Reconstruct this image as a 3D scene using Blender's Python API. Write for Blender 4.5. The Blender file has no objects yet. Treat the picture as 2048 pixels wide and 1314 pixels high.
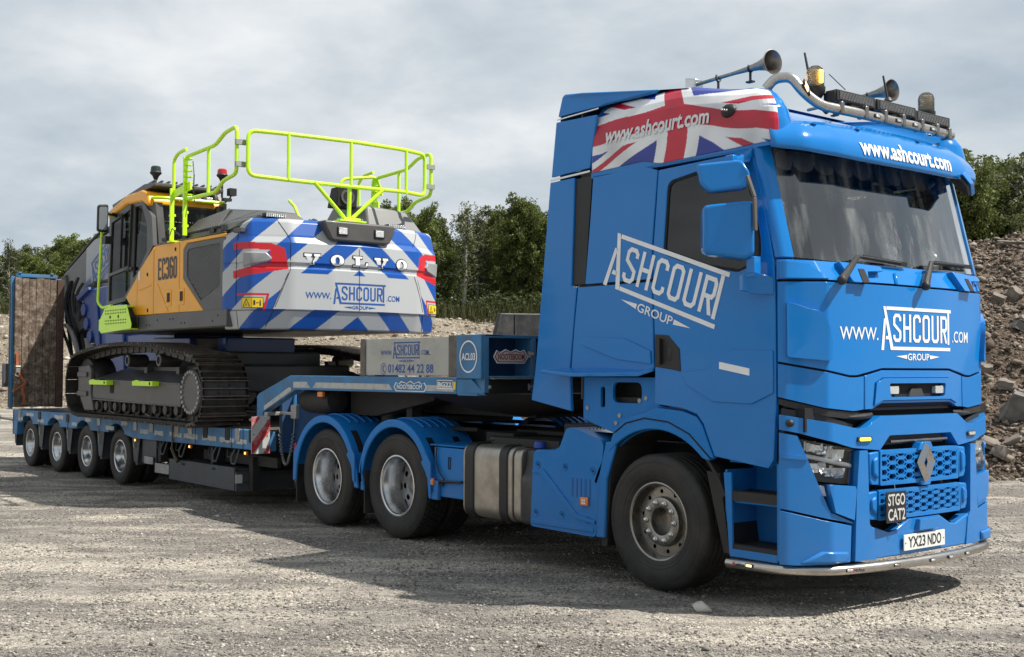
import bpy, bmesh, math, random
import numpy as np
from mathutils import Vector, Matrix
R = math.radians
rng = random.Random(7)
np.random.seed(7)
scene = bpy.context.scene
COL = scene.collection

# ------------------------------------------------------------------ camera
cam_d = bpy.data.cameras.new('camera'); cam = bpy.data.objects.new('camera', cam_d); COL.objects.link(cam)
CAMP = Vector((6.3807, -7.7919, 1.6473)); yaw, pitch, roll = 2.4605, 0.0352, 0.0024
cf = Vector((math.cos(yaw)*math.cos(pitch), math.sin(yaw)*math.cos(pitch), math.sin(pitch)))
cr = cf.cross(Vector((0, 0, 1))).normalized(); cu = cr.cross(cf)
r2 = cr*math.cos(roll)+cu*math.sin(roll); u2 = -cr*math.sin(roll)+cu*math.cos(roll)
cam.matrix_world = Matrix.Translation(CAMP) @ Matrix((r2, u2, -cf)).transposed().to_4x4()
cam_d.sensor_width = 36; cam_d.lens = 2404.84/2048*36; cam_d.clip_start = .1; cam_d.clip_end = 2000
scene.camera = cam

# ------------------------------------------------------------------ light
SUN = Vector((2.19, 1.76, 3.97)).normalized()
sun_el = math.asin(SUN.z); sun_az = math.atan2(SUN.x, SUN.y)
w = bpy.data.worlds.new('World'); scene.world = w; w.use_nodes = True
nt = w.node_tree; nt.nodes.clear()
N = lambda t: nt.nodes.new(t)
out = N('ShaderNodeOutputWorld'); bg = N('ShaderNodeBackground'); sky = N('ShaderNodeTexSky')
sky.sky_type = 'NISHITA'; sky.sun_disc = False; sky.sun_elevation = sun_el; sky.sun_rotation = sun_az
sky.air_density = 1.0; sky.dust_density = 1.5
tc = N('ShaderNodeTexCoord'); sep = N('ShaderNodeSeparateXYZ'); nt.links.new(tc.outputs['Generated'], sep.inputs[0])
# project the view direction on a flat cloud layer so that clouds flatten towards the horizon
zc = N('ShaderNodeMath'); zc.operation = 'MAXIMUM'; zc.inputs[1].default_value = 0.0; nt.links.new(sep.outputs[2], zc.inputs[0])
za = N('ShaderNodeMath'); za.operation = 'ADD'; za.inputs[1].default_value = .22; nt.links.new(zc.outputs[0], za.inputs[0])
dv = N('ShaderNodeVectorMath'); dv.operation = 'DIVIDE'; nt.links.new(tc.outputs['Generated'], dv.inputs[0])
cb = N('ShaderNodeCombineXYZ')
for i in range(3): nt.links.new(za.outputs[0], cb.inputs[i])
nt.links.new(cb.outputs[0], dv.inputs[1])
def cloud_noise(scale, detail, rough, dist, off):
    mp = N('ShaderNodeMapping'); mp.inputs['Location'].default_value = off
    nt.links.new(dv.outputs[0], mp.inputs[0])
    n = N('ShaderNodeTexNoise'); n.inputs['Scale'].default_value = scale; n.inputs['Detail'].default_value = detail
    n.inputs['Roughness'].default_value = rough; n.inputs['Distortion'].default_value = dist
    nt.links.new(mp.outputs[0], n.inputs['Vector']); return n
n1 = cloud_noise(1.15, 7, .5, .25, (3.1, 1.7, 0)); n2 = cloud_noise(3.4, 8, .55, .2, (7.3, 2.2, 1.1))
mixn = N('ShaderNodeMix'); mixn.data_type = 'FLOAT'; mixn.inputs[0].default_value = .38
nt.links.new(n1.outputs[0], mixn.inputs[2]); nt.links.new(n2.outputs[0], mixn.inputs[3])
rp = N('ShaderNodeValToRGB'); nt.links.new(mixn.outputs[0], rp.inputs[0])
e = rp.color_ramp.elements; e[0].position = .36; e[0].color = (4.0, 4.8, 5.6, 1); e[1].position = .66; e[1].color = (8.5, 8.75, 8.9, 1)
m1 = rp.color_ramp.elements.new(.50); m1.color = (5.7, 6.3, 6.8, 1)
cov = N('ShaderNodeValToRGB'); nt.links.new(n1.outputs[0], cov.inputs[0])
cov.color_ramp.elements[0].position = .2; cov.color_ramp.elements[0].color = (.86, .86, .86, 1)
cov.color_ramp.elements[1].position = .5; cov.color_ramp.elements[1].color = (.97, .97, .97, 1)
mx = N('ShaderNodeMix'); mx.data_type = 'RGBA'
nt.links.new(cov.outputs[0], mx.inputs[0]); nt.links.new(sky.outputs[0], mx.inputs[6]); nt.links.new(rp.outputs[0], mx.inputs[7])
nt.links.new(mx.outputs[2], bg.inputs[0]); bg.inputs[1].default_value = .077
nt.links.new(bg.outputs[0], out.inputs[0])
sd = bpy.data.lights.new('sun', 'SUN'); sd.energy = 4.7; sd.angle = R(.8); sd.color = (1, .955, .88)
so = bpy.data.objects.new('sun', sd); COL.objects.link(so); so.rotation_euler = SUN.to_track_quat('Z', 'Y').to_euler(); so.location = (0, 0, 30)
scene.view_settings.view_transform = 'Standard'; scene.view_settings.look = 'None'; scene.view_settings.exposure = 0.46
scene.view_settings.gamma = 1; scene.view_settings.use_curve_mapping = False

# ------------------------------------------------------------------ materials
def mat(name, col, rough=.5, metal=0, var=.0, vscale=3, bump=0, bscale=40, coat=0, spec=.5, dirt=0, dcol=(.16, .14, .12), dscale=2.5, emit=None, alpha=None, trans=0, dlow=None):
    m = bpy.data.materials.new(name); m.use_nodes = True
    t = m.node_tree; b = t.nodes['Principled BSDF']; n = t.nodes.new
    b.inputs['Roughness'].default_value = rough; b.inputs['Metallic'].default_value = metal
    b.inputs['Coat Weight'].default_value = coat; b.inputs['Coat Roughness'].default_value = .04
    b.inputs['Specular IOR Level'].default_value = spec; b.inputs['Transmission Weight'].default_value = trans
    b.inputs['Base Color'].default_value = (*col, 1)
    g = n('ShaderNodeNewGeometry')
    cur = None
    if var or dirt:
        rgb = n('ShaderNodeRGB'); rgb.outputs[0].default_value = (*col, 1); cur = rgb.outputs[0]
    if var:
        no = n('ShaderNodeTexNoise'); no.inputs['Scale'].default_value = vscale; no.inputs['Detail'].default_value = 5
        t.links.new(g.outputs['Position'], no.inputs['Vector'])
        mr = n('ShaderNodeMapRange'); mr.inputs[1].default_value = .3; mr.inputs[2].default_value = .7
        mr.inputs[3].default_value = 1-var; mr.inputs[4].default_value = 1+var
        t.links.new(no.outputs[0], mr.inputs[0])
        mu = n('ShaderNodeVectorMath'); mu.operation = 'SCALE'; t.links.new(cur, mu.inputs[0]); t.links.new(mr.outputs[0], mu.inputs['Scale']); cur = mu.outputs[0]
    if dirt:
        no = n('ShaderNodeTexNoise'); no.inputs['Scale'].default_value = dscale; no.inputs['Detail'].default_value = 9; no.inputs['Roughness'].default_value = .7
        t.links.new(g.outputs['Position'], no.inputs['Vector'])
        fac = no.outputs[0]
        mr = n('ShaderNodeMapRange'); mr.inputs[1].default_value = .45; mr.inputs[2].default_value = .75; mr.inputs[3].default_value = 0; mr.inputs[4].default_value = dirt
        t.links.new(fac, mr.inputs[0]); f = mr.outputs[0]
        if dlow:   # road film, thicker near the ground
            sx = n('ShaderNodeSeparateXYZ'); t.links.new(g.outputs['Position'], sx.inputs[0])
            m2 = n('ShaderNodeMapRange'); m2.inputs[1].default_value = dlow[0]; m2.inputs[2].default_value = dlow[1]; m2.inputs[3].default_value = dlow[2]; m2.inputs[4].default_value = 0
            t.links.new(sx.outputs[2], m2.inputs[0])
            ad = n('ShaderNodeMath'); ad.operation = 'ADD'; ad.use_clamp = True; t.links.new(f, ad.inputs[0])
            m3 = n('ShaderNodeMath'); m3.operation = 'MULTIPLY'; t.links.new(m2.outputs[0], m3.inputs[0]); t.links.new(fac, m3.inputs[1]); t.links.new(m3.outputs[0], ad.inputs[1]); f = ad.outputs[0]
        mxx = n('ShaderNodeMix'); mxx.data_type = 'RGBA'; t.links.new(f, mxx.inputs[0]); t.links.new(cur, mxx.inputs[6]); mxx.inputs[7].default_value = (*dcol, 1)
        cur = mxx.outputs[2]
        rr = n('ShaderNodeMapRange'); rr.inputs[3].default_value = rough; rr.inputs[4].default_value = min(1, rough+.45); t.links.new(f, rr.inputs[0]); t.links.new(rr.outputs[0], b.inputs['Roughness'])
    if cur is not None: t.links.new(cur, b.inputs['Base Color'])
    if bump:
        no = n('ShaderNodeTexNoise'); no.inputs['Scale'].default_value = bscale; no.inputs['Detail'].default_value = 5
        t.links.new(g.outputs['Position'], no.inputs['Vector'])
        bp = n('ShaderNodeBump'); bp.inputs['Strength'].default_value = bump; bp.inputs['Distance'].default_value = .01
        t.links.new(no.outputs[0], bp.inputs['Height']); t.links.new(bp.outputs[0], b.inputs['Normal'])
    if emit: b.inputs['Emission Color'].default_value = (*emit[0], 1); b.inputs['Emission Strength'].default_value = emit[1]
    return m
def glass(name, tint, refl=1.0, opac=.0, rough=.0, ior=1.5, streaks=0):
    m = bpy.data.materials.new(name); m.use_nodes = True; t = m.node_tree; t.nodes.clear(); n = t.nodes.new
    o = n('ShaderNodeOutputMaterial'); fr = n('ShaderNodeFresnel'); fr.inputs[0].default_value = ior
    tr = n('ShaderNodeBsdfTransparent'); tr.inputs[0].default_value = (*tint, 1)
    gl = n('ShaderNodeBsdfGlossy'); gl.inputs['Roughness'].default_value = rough
    mu = n('ShaderNodeMath'); mu.operation = 'MULTIPLY'; mu.inputs[1].default_value = refl; mu.use_clamp = True; t.links.new(fr.outputs[0], mu.inputs[0])
    mx = n('ShaderNodeMixShader'); t.links.new(mu.outputs[0], mx.inputs[0]); t.links.new(tr.outputs[0], mx.inputs[1]); t.links.new(gl.outputs[0], mx.inputs[2])
    last = mx.outputs[0]
    if streaks:    # pale upright streaks painted on the glass in place of streaky reflections
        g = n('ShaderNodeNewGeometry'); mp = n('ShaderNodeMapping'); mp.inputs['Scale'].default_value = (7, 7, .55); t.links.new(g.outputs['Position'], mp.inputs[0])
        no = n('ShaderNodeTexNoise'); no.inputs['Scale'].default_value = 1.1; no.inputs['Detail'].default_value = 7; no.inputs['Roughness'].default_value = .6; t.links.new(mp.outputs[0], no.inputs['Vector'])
        mr = n('ShaderNodeMapRange'); mr.inputs[1].default_value = .47; mr.inputs[2].default_value = .78; mr.inputs[3].default_value = 0; mr.inputs[4].default_value = streaks; t.links.new(no.outputs[0], mr.inputs[0])
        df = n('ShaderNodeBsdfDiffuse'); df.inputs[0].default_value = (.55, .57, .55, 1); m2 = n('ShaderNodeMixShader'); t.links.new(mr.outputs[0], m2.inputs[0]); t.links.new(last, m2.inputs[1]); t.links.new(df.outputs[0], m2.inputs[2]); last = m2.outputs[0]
    t.links.new(last, o.inputs[0]); return m
def attr_mat(name, rough=.25, coat=.6, seams=None, bump=0):
    m = mat(name, (.5, .5, .5), rough, coat=coat, bump=bump, bscale=3); t = m.node_tree
    a = t.nodes.new('ShaderNodeVertexColor'); a.layer_name = 'print'
    t.links.new(a.outputs[0], t.nodes['Principled BSDF'].inputs['Base Color']); return m
M = {}
M['blue'] = mat('sky_blue_gloss_paint', (.006, .178, .53), .14, var=.03, vscale=1.2, coat=.3, spec=.3, dirt=.07, dcol=(.13, .14, .15), dscale=1.3, dlow=(.2, 1.3, .30))
M['bluesat'] = mat('sky_blue_satin_plastic', (.007, .176, .52), .36, var=.05, vscale=4, dirt=.15, spec=.25, dcol=(.15, .16, .17), dscale=4, dlow=(.2, .9, .35), bump=.05, bscale=250)
M['tblue'] = mat('faded_trailer_blue', (.035, .18, .38), .5, var=.14, vscale=6, dirt=.75, dcol=(.13, .115, .10), dscale=3.2, bump=.15, bscale=30)
M['black'] = mat('black_plastic', (.012, .012, .013), .5, var=.2, dirt=.35, dcol=(.06, .055, .05), bump=.1, bscale=120)
M['gap'] = mat('black_seal_and_gap_shade', (.006, .006, .007), .8)  # near-black for seals, also painted as the shade in gaps, slots and cavities
M['rubber'] = mat('tyre_rubber', (.016, .0145, .0135), .62, var=.25, vscale=5, dirt=.42, dcol=(.10, .085, .07), dscale=4, bump=.25, bscale=90)
M['chassis'] = mat('grimy_chassis_black', (.018, .017, .016), .65, var=.3, dirt=.5, dcol=(.055, .047, .04), bump=.3, bscale=40)
M['steel'] = mat('brushed_stainless_steel', (.52, .49, .45), .27, 1, var=.1, vscale=12, dirt=.3, dcol=(.16, .13, .10), dscale=5)
M['alu'] = mat('polished_alloy', (.62, .62, .62), .22, 1, var=.08, vscale=9, dirt=.25, dcol=(.2, .19, .18), dscale=6)
M['rimgrey'] = mat('dull_alloy_rim', (.30, .285, .26), .26, .95, var=.2, vscale=14, dirt=.5, dcol=(.10, .085, .07), dscale=7)
M['rimin'] = mat('rim_inner_grey', (.38, .38, .38), .42, .6, var=.15, vscale=10, dirt=.35, dcol=(.06, .055, .05), dscale=6)
M['tank'] = mat('stained_alloy_tank', (.42, .38, .33), .38, .85, var=.18, vscale=7, dirt=.5, dcol=(.16, .12, .08), dscale=3, bump=.1, bscale=14)
M['adblue'] = mat('scuffed_black_plastic_tank', (.022, .022, .024), .4, var=.3, vscale=8, dirt=.55, dcol=(.13, .12, .11), dscale=8, bump=.4, bscale=16)
M['white'] = mat('white_vinyl', (.80, .81, .82), .4, var=.05)
M['wtape'] = mat('scuffed_white_marking_tape', (.50, .50, .47), .5, var=.15, vscale=9, dirt=.9, dcol=(.11, .15, .2), dscale=9)
M['platewhite'] = mat('number_plate_white', (.72, .73, .70), .35)
M['plateblk'] = mat('number_plate_black', (.015, .015, .017), .4)
M['amber'] = mat('amber_lens', (.75, .20, .015), .2, coat=.5)
M['amberlit'] = mat('lit_amber_lamp', (.9, .35, .03), .3, emit=((1, .42, .04), 3.0))
M['warm'] = mat('lit_warm_lamp', (.9, .6, .3), .3, emit=((1, .55, .25), 2.2))
M['redlens'] = mat('red_lens', (.45, .01, .01), .2, coat=.5)
M['chrome'] = mat('chrome_reflector', (.95, .95, .95), .28, .9, bump=1.0, bscale=45)
M['clear'] = glass('clear_lens', (.9, .92, .92), .9)
M['clearlamp'] = mat('frosted_lamp_lens', (.65, .66, .66), .2, .3, coat=.5, bump=.6, bscale=180)
M['glasswin'] = glass('windscreen_glass', (.94, .97, .95), 3.3, ior=1.52, streaks=.26)
M['glassside'] = glass('tinted_side_glass', (.08, .09, .09), 1.35, ior=1.5)
M['interior'] = mat('dark_cab_trim', (.045, .046, .046), .7, var=.2)
M['dash'] = mat('dashboard_grey', (.10, .105, .105), .6, var=.1)
M['yellow'] = mat('construction_yellow_paint', (.84, .37, .008), .35, var=.03, coat=.2, spec=.3, dirt=.12, dcol=(.2, .17, .12), dscale=2)
M['exgrey'] = mat('dark_grey_machine_paint', (.072, .070, .068), .45, var=.1, vscale=5, coat=.1, dirt=.2, dcol=(.13, .12, .11), dscale=3)
M['exlight'] = mat('mid_grey_machine_paint', (.19, .19, .19), .42, var=.06, coat=.2)
M['track'] = mat('track_steel_dark', (.045, .043, .041), .42, .55, var=.3, vscale=9, dirt=.6, dcol=(.11, .09, .07), dscale=6, bump=.35, bscale=50)
M['trackshine'] = mat('worn_shiny_grouser', (.17, .145, .12), .4, .6, var=.3, vscale=9, dirt=.6, dcol=(.16, .08, .05), dscale=14)
M['fluo'] = mat('fluorescent_yellow_paint', (.58, .92, .015), .35, var=.03, coat=.3)
M['boomblue'] = mat('deep_blue_paint', (.006, .045, .22), .38, var=.06, coat=.3, dirt=.2, dcol=(.1, .1, .12))
M['logoblue'] = mat('logo_blue_vinyl', (.012, .085, .32), .4)
M['red'] = mat('red_vinyl', (.62, .012, .02), .35, coat=.3)
M['stickyel'] = mat('yellow_warning_sticker', (.85, .58, .02), .4)
M['exglass'] = glass('tinted_machine_glass', (.20, .24, .22), .55, streaks=.04)
M['wood'] = None
M['redwhite'] = mat('chipped_red_marking', (.42, .03, .035), .5, var=.1, dirt=.8, dcol=(.5, .47, .45), dscale=9)
M['boardwhite'] = mat('grubby_white_board', (.50, .50, .48), .5, var=.1, dirt=.5, dcol=(.22, .2, .18), dscale=7)
M['greybox'] = mat('pale_grey_side_board', (.43, .42, .385), .5, var=.05, vscale=2, dirt=.35, dcol=(.2, .18, .16), dscale=6, bump=.1, bscale=20)
M['toolbox'] = mat('slate_grey_toolbox', (.058, .066, .075), .55, var=.15, vscale=5, dirt=.6, dcol=(.12, .11, .10), dscale=3, bump=.15, bscale=25)
M['galv'] = mat('galvanised_steel', (.36, .36, .35), .5, .6, var=.15, vscale=20, dirt=.4, dcol=(.12, .1, .08))
M['orange'] = mat('orange_webbing', (.40, .12, .05), .8, var=.2, vscale=20)
M['maroon'] = mat('maroon_print', (.16, .02, .02), .5)

# ------------------------------------------------------------------ mesh helpers
def finish(name, me, m, parent=None, bevel=0, bseg=2, ang=35):
    o = bpy.data.objects.new(name, me); COL.objects.link(o)
    if m is not None:
        for x in (m if isinstance(m, (list, tuple)) else [m]): me.materials.append(x)
    me.polygons.foreach_set('use_smooth', [True]*len(me.polygons))
    try: me.set_sharp_from_angle(angle=R(ang))
    except Exception: pass
    if bevel:
        b = o.modifiers.new('bevel', 'BEVEL'); b.width = bevel; b.segments = bseg; b.limit_method = 'ANGLE'; b.angle_limit = R(ang); b.miter_outer = 'MITER_ARC' if False else 'MITER_SHARP'
    if parent is not None:
        o.parent = parent
        q = parent; off = Vector((0, 0, 0))
        while q is not None: off += q.location; q = q.parent
        o.location = -off
    return o
class MB:
    def __init__(s): s.v = []; s.f = []; s.mi = []
    def add(s, vs, fs, mi=0):
        b = len(s.v); s.v += [tuple(p) for p in vs]; s.f += [tuple(i+b for i in f) for f in fs]; s.mi += [mi]*len(fs); return s
    def box(s, x0, x1, y0, y1, z0, z1, mi=0):
        if x0 > x1: x0, x1 = x1, x0
        if y0 > y1: y0, y1 = y1, y0
        if z0 > z1: z0, z1 = z1, z0
        vs = [(x, y, z) for x in (x0, x1) for y in (y0, y1) for z in (z0, z1)]
        return s.add(vs, [(0, 1, 3, 2), (4, 6, 7, 5), (0, 4, 5, 1), (2, 3, 7, 6), (0, 2, 6, 4), (1, 5, 7, 3)], mi)
    def obox(s, c, ax, ay, az, mi=0):    # oriented box: centre and three half vectors
        c = Vector(c); ax = Vector(ax); ay = Vector(ay); az = Vector(az)
        vs = [c+ax*i+ay*j+az*k for i in (-1, 1) for j in (-1, 1) for k in (-1, 1)]
        return s.add(vs, [(0, 1, 3, 2), (4, 6, 7, 5), (0, 4, 5, 1), (2, 3, 7, 6), (0, 2, 6, 4), (1, 5, 7, 3)], mi)
    def bar(s, a, b, wd, hd, up=(0, 0, 1), mi=0):
        a = Vector(a); b = Vector(b); d = b-a; u = Vector(up); sd = d.cross(u)
        if sd.length < 1e-6: sd = d.cross(Vector((1, 0, 0)))
        sd.normalize(); u = sd.cross(d).normalized()
        return s.obox((a+b)/2, d/2, sd*wd/2, u*hd/2, mi)
    def prism(s, pts, vec, mi=0):
        n = len(pts); vec = Vector(vec); a = [Vector(p) for p in pts]; b = [p+vec for p in a]
        fs = [tuple(range(n)), tuple(range(2*n-1, n-1, -1))]+[(i, i+n, (i+1) % n+n, (i+1) % n) for i in range(n)]
        return s.add(a+b, fs, mi)
    def tube(s, path, r, n=10, closed=False, caps=True, mi=0):
        P = [Vector(p) for p in path]; m = len(P); rr = r if isinstance(r, (list, tuple)) else [r]*m
        vs = []; pn = None
        for i, p in enumerate(P):
            if closed: t = (P[(i+1) % m]-P[i-1])
            else: t = (P[min(i+1, m-1)]-P[max(i-1, 0)])
            t.normalize()
            if pn is None:
                a = Vector((0, 0, 1)) if abs(t.z) < .9 else Vector((1, 0, 0)); pn = a.cross(t).normalized()
            else:
                pn = (pn-t*pn.dot(t)); pn = pn.normalized() if pn.length > 1e-6 else t.orthogonal().normalized()
            q = t.cross(pn)
            sc = 1.0
            if 0 < i < m-1 or closed:
                d1 = (P[i]-P[i-1]).normalized(); d2 = (P[(i+1) % m]-P[i]).normalized(); c = max(.4, math.sqrt(max(0, (1+d1.dot(d2))/2))); sc = 1.0
            for k in range(n):
                an = 2*math.pi*k/n; vs.append(p+(pn*math.cos(an)+q*math.sin(an))*rr[i]*sc)
        fs = []
        for i in range(m if closed else m-1):
            j = (i+1) % m
            for k in range(n): fs.append((i*n+k, i*n+(k+1) % n, j*n+(k+1) % n, j*n+k))
        if caps and not closed: fs += [tuple(range(n-1, -1, -1)), tuple((m-1)*n+k for k in range(n))]
        return s.add(vs, fs, mi)
    def lathe(s, prof, o, ax, n=32, mi=0, closed=False):   # prof = [(radius, distance along axis)]
        o = Vector(o); ax = Vector(ax).normalized(); u = ax.orthogonal().normalized(); v = ax.cross(u); m = len(prof); vs = []
        for (r, a) in prof:
            for k in range(n):
                t = 2*math.pi*k/n; vs.append(o+ax*a+(u*math.cos(t)+v*math.sin(t))*r)
        fs = []
        for i in range(m if closed else m-1):
            j = (i+1) % m
            for k in range(n): fs.append((i*n+k, i*n+(k+1) % n, j*n+(k+1) % n, j*n+k))
        return s.add(vs, fs, mi)
    def cyl(s, a, b, r, n=16, mi=0):
        return s.tube([a, b], r, n, mi=mi)
    def ball(s, c, r, n=12, sc=(1, 1, 1), mi=0):
        c = Vector(c); vs = []; fs = []; k = n//2
        for i in range(k+1):
            ph = math.pi*i/k
            for j in range(n):
                th = 2*math.pi*j/n; vs.append((c.x+r*sc[0]*math.sin(ph)*math.cos(th), c.y+r*sc[1]*math.sin(ph)*math.sin(th), c.z+r*sc[2]*math.cos(ph)))
        for i in range(k):
            for j in range(n): fs.append((i*n+j, (i+1)*n+j, (i+1)*n+(j+1) % n, i*n+(j+1) % n))
        return s.add(vs, fs, mi)
    def mesh(s, name):
        me = bpy.data.meshes.new(name); me.from_pydata(s.v, [], s.f); me.validate()
        bm = bmesh.new(); bm.from_mesh(me); bmesh.ops.remove_doubles(bm, verts=bm.verts, dist=1e-5) if False else None
        bmesh.ops.recalc_face_normals(bm, faces=bm.faces); bm.to_mesh(me); bm.free()
        return me
    def build(s, name, m, parent=None, bevel=0, bseg=2, ang=35):
        me = s.mesh(name)
        if len(set(s.mi)) > 1 and len(me.polygons) == len(s.mi): me.polygons.foreach_set('material_index', s.mi)
        return finish(name, me, m, parent, bevel, bseg, ang)
def rp(pts, r, n=5):          # round the corners of a 3D polyline
    P = [Vector(p) for p in pts]; out = [P[0]]
    for i in range(1, len(P)-1):
        a = P[i-1]-P[i]; b = P[i+1]-P[i]; la, lb = a.length, b.length; t = min(r, la*.45, lb*.45); a.normalize(); b.normalize()
        p0 = P[i]+a*t; p1 = P[i]+b*t
        for k in range(n+1):
            u = k/n; out.append(p0*(1-u)**2+P[i]*2*u*(1-u)+p1*u*u)
    return out+[P[-1]]
def rp_closed(pts, r, n=4):
    P = [Vector(p) for p in pts]; out = []; m = len(P)
    for i in range(m):
        ri = r[i] if isinstance(r, (list, tuple)) else r
        if ri <= 0: out.append(P[i]); continue
        a = P[i-1]-P[i]; b = P[(i+1) % m]-P[i]; t = min(ri, a.length*.45, b.length*.45); a.normalize(); b.normalize()
        p0 = P[i]+a*t; p1 = P[i]+b*t
        for k in range(n+1):
            u = k/n; out.append(p0*(1-u)**2+P[i]*2*u*(1-u)+p1*u*u)
    return out
def r2d(pts, r, n=4): return [(p.x, p.y) for p in rp_closed([(a, b, 0) for a, b in pts], r, n)]
def arc2(cx, cz, r, a0, a1, n=14): return [(cx+r*math.cos(R(a0+(a1-a0)*i/n)), cz+r*math.sin(R(a0+(a1-a0)*i/n))) for i in range(n+1)]
# plane-shape -> 3D panel. fn(a, b, d) gives the point; holes allowed; cuts keep curved surfaces curved
def panel_bm(loops, cuts_a=(), cuts_b=()):
    bm = bmesh.new(); edges = []
    for lp in loops:
        vs = [bm.verts.new((a, b, 0)) for a, b in lp]
        edges += [bm.edges.new((vs[i], vs[(i+1) % len(vs)])) for i in range(len(vs))]
    bmesh.ops.triangle_fill(bm, use_beauty=True, use_dissolve=False, edges=edges, normal=(0, 0, 1))
    for ax, cuts in ((0, cuts_a), (1, cuts_b)):
        for c in cuts:
            co = (c, 0, 0) if ax == 0 else (0, c, 0); no = (1, 0, 0) if ax == 0 else (0, 1, 0)
            bmesh.ops.bisect_plane(bm, geom=bm.verts[:]+bm.edges[:]+bm.faces[:], plane_co=co, plane_no=no, dist=1e-5)
    bmesh.ops.recalc_face_normals(bm, faces=bm.faces)
    return bm
def panel(name, loops, fn, m, parent, off=0., th=.02, bevel=.004, cuts_a=(), cuts_b=(), bseg=2, ang=35, back=False):
    if isinstance(loops[0][0], (int, float)): loops = [loops]
    bm = panel_bm(loops, cuts_a, cuts_b)
    if th:
        r = bmesh.ops.extrude_face_region(bm, geom=bm.faces[:], use_keep_orig=back)
        new = {v for v in r['geom'] if isinstance(v, bmesh.types.BMVert)}
    else: new = set(bm.verts)
    for v in bm.verts:
        d = off if v in new else off-th
        v.co = fn(v.co.x, v.co.y, d)
    bmesh.ops.recalc_face_normals(bm, faces=bm.faces)
    me = bpy.data.meshes.new(name); bm.to_mesh(me); bm.free()
    return finish(name, me, m, parent, bevel, bseg, ang)
# text as 2D triangles
def text2d(s, size=1, shear=0, bold=0, sx=1, space=1):
    c = bpy.data.curves.new('t', 'FONT'); c.body = s; c.size = size; c.shear = shear; c.offset = bold; c.space_character = space; c.resolution_u = 3
    o = bpy.data.objects.new('t', c); COL.objects.link(o)
    me = bpy.data.meshes.new_from_object(o); bpy.data.objects.remove(o); bpy.data.curves.remove(c)
    vs = [(v.co.x*sx, v.co.y) for v in me.vertices]; fs = [tuple(p.vertices) for p in me.polygons]; bpy.data.meshes.remove(me)
    x0 = min(v[0] for v in vs); x1 = max(v[0] for v in vs); y0 = min(v[1] for v in vs); y1 = max(v[1] for v in vs)
    return [((a-x0), (b-y0)) for a, b in vs], fs, x1-x0, y1-y0
def fit_text(s, w_, h_, shear=0, bold=0.0, space=1):
    vs, fs, a, b = text2d(s, 1, shear, bold, 1, space); return [(x*w_/a, y*h_/b) for x, y in vs], fs
def stroke(pts, wd, closed=False):    # mitred strip
    P = [Vector((a, b)) for a, b in pts]; n = len(P); vs = []
    for i in range(n):
        if closed: d1 = (P[i]-P[i-1]).normalized(); d2 = (P[(i+1) % n]-P[i]).normalized()
        else:
            d1 = (P[i]-P[i-1]).normalized() if i else (P[1]-P[0]).normalized()
            d2 = (P[i+1]-P[i]).normalized() if i < n-1 else d1
        n1 = Vector((-d1.y, d1.x)); n2 = Vector((-d2.y, d2.x)); m_ = (n1+n2)
        m_ = m_.normalized() if m_.length > 1e-6 else n1; k = 1/max(.35, m_.dot(n1))
        vs += [tuple(P[i]+m_*wd/2*k), tuple(P[i]-m_*wd/2*k)]
    fs = [(2*i, 2*i+1, 2*((i+1) % n)+1, 2*((i+1) % n)) for i in range(n if closed else n-1)]
    return vs, fs
class D2:    # collects flat print
    def __init__(s): s.v = []; s.f = []
    def add(s, vf, ox=0, oy=0, sc=1):
        vs, fs = vf; b = len(s.v); s.v += [(x*sc+ox, y*sc+oy) for x, y in vs]; s.f += [tuple(i+b for i in f) for f in fs]; return s
    def poly(s, pts): return s.add((pts, [tuple(range(len(pts)))]))
    def rect(s, x0, x1, y0, y1): return s.poly([(x0, y0), (x1, y0), (x1, y1), (x0, y1)])
    def build(s, name, fn, m, parent, ox=0, oy=0, ang=0, sc=1, off=.003, cuts_a=(), skew=0, th=0, cuts_b=()):
        bm = bmesh.new(); c, sn = math.cos(ang), math.sin(ang)
        vv = [bm.verts.new((ox+(x*c-y*sn)*sc, oy+(x*sn+y*c)*sc+skew*x*sc, 0)) for x, y in s.v]
        for f in s.f:
            try: bm.faces.new([vv[i] for i in f])
            except ValueError: pass
        for a in cuts_a: bmesh.ops.bisect_plane(bm, geom=bm.verts[:]+bm.edges[:]+bm.faces[:], plane_co=(a, 0, 0), plane_no=(1, 0, 0), dist=1e-5)
        for a in cuts_b: bmesh.ops.bisect_plane(bm, geom=bm.verts[:]+bm.edges[:]+bm.faces[:], plane_co=(0, a, 0), plane_no=(0, 1, 0), dist=1e-5)
        for v in bm.verts: v.co = fn(v.co.x, v.co.y, off)
        if th:
            bmesh.ops.recalc_face_normals(bm, faces=bm.faces)
        me = bpy.data.meshes.new(name); bm.to_mesh(me); bm.free()
        o = finish(name, me, m, parent); return o
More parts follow.
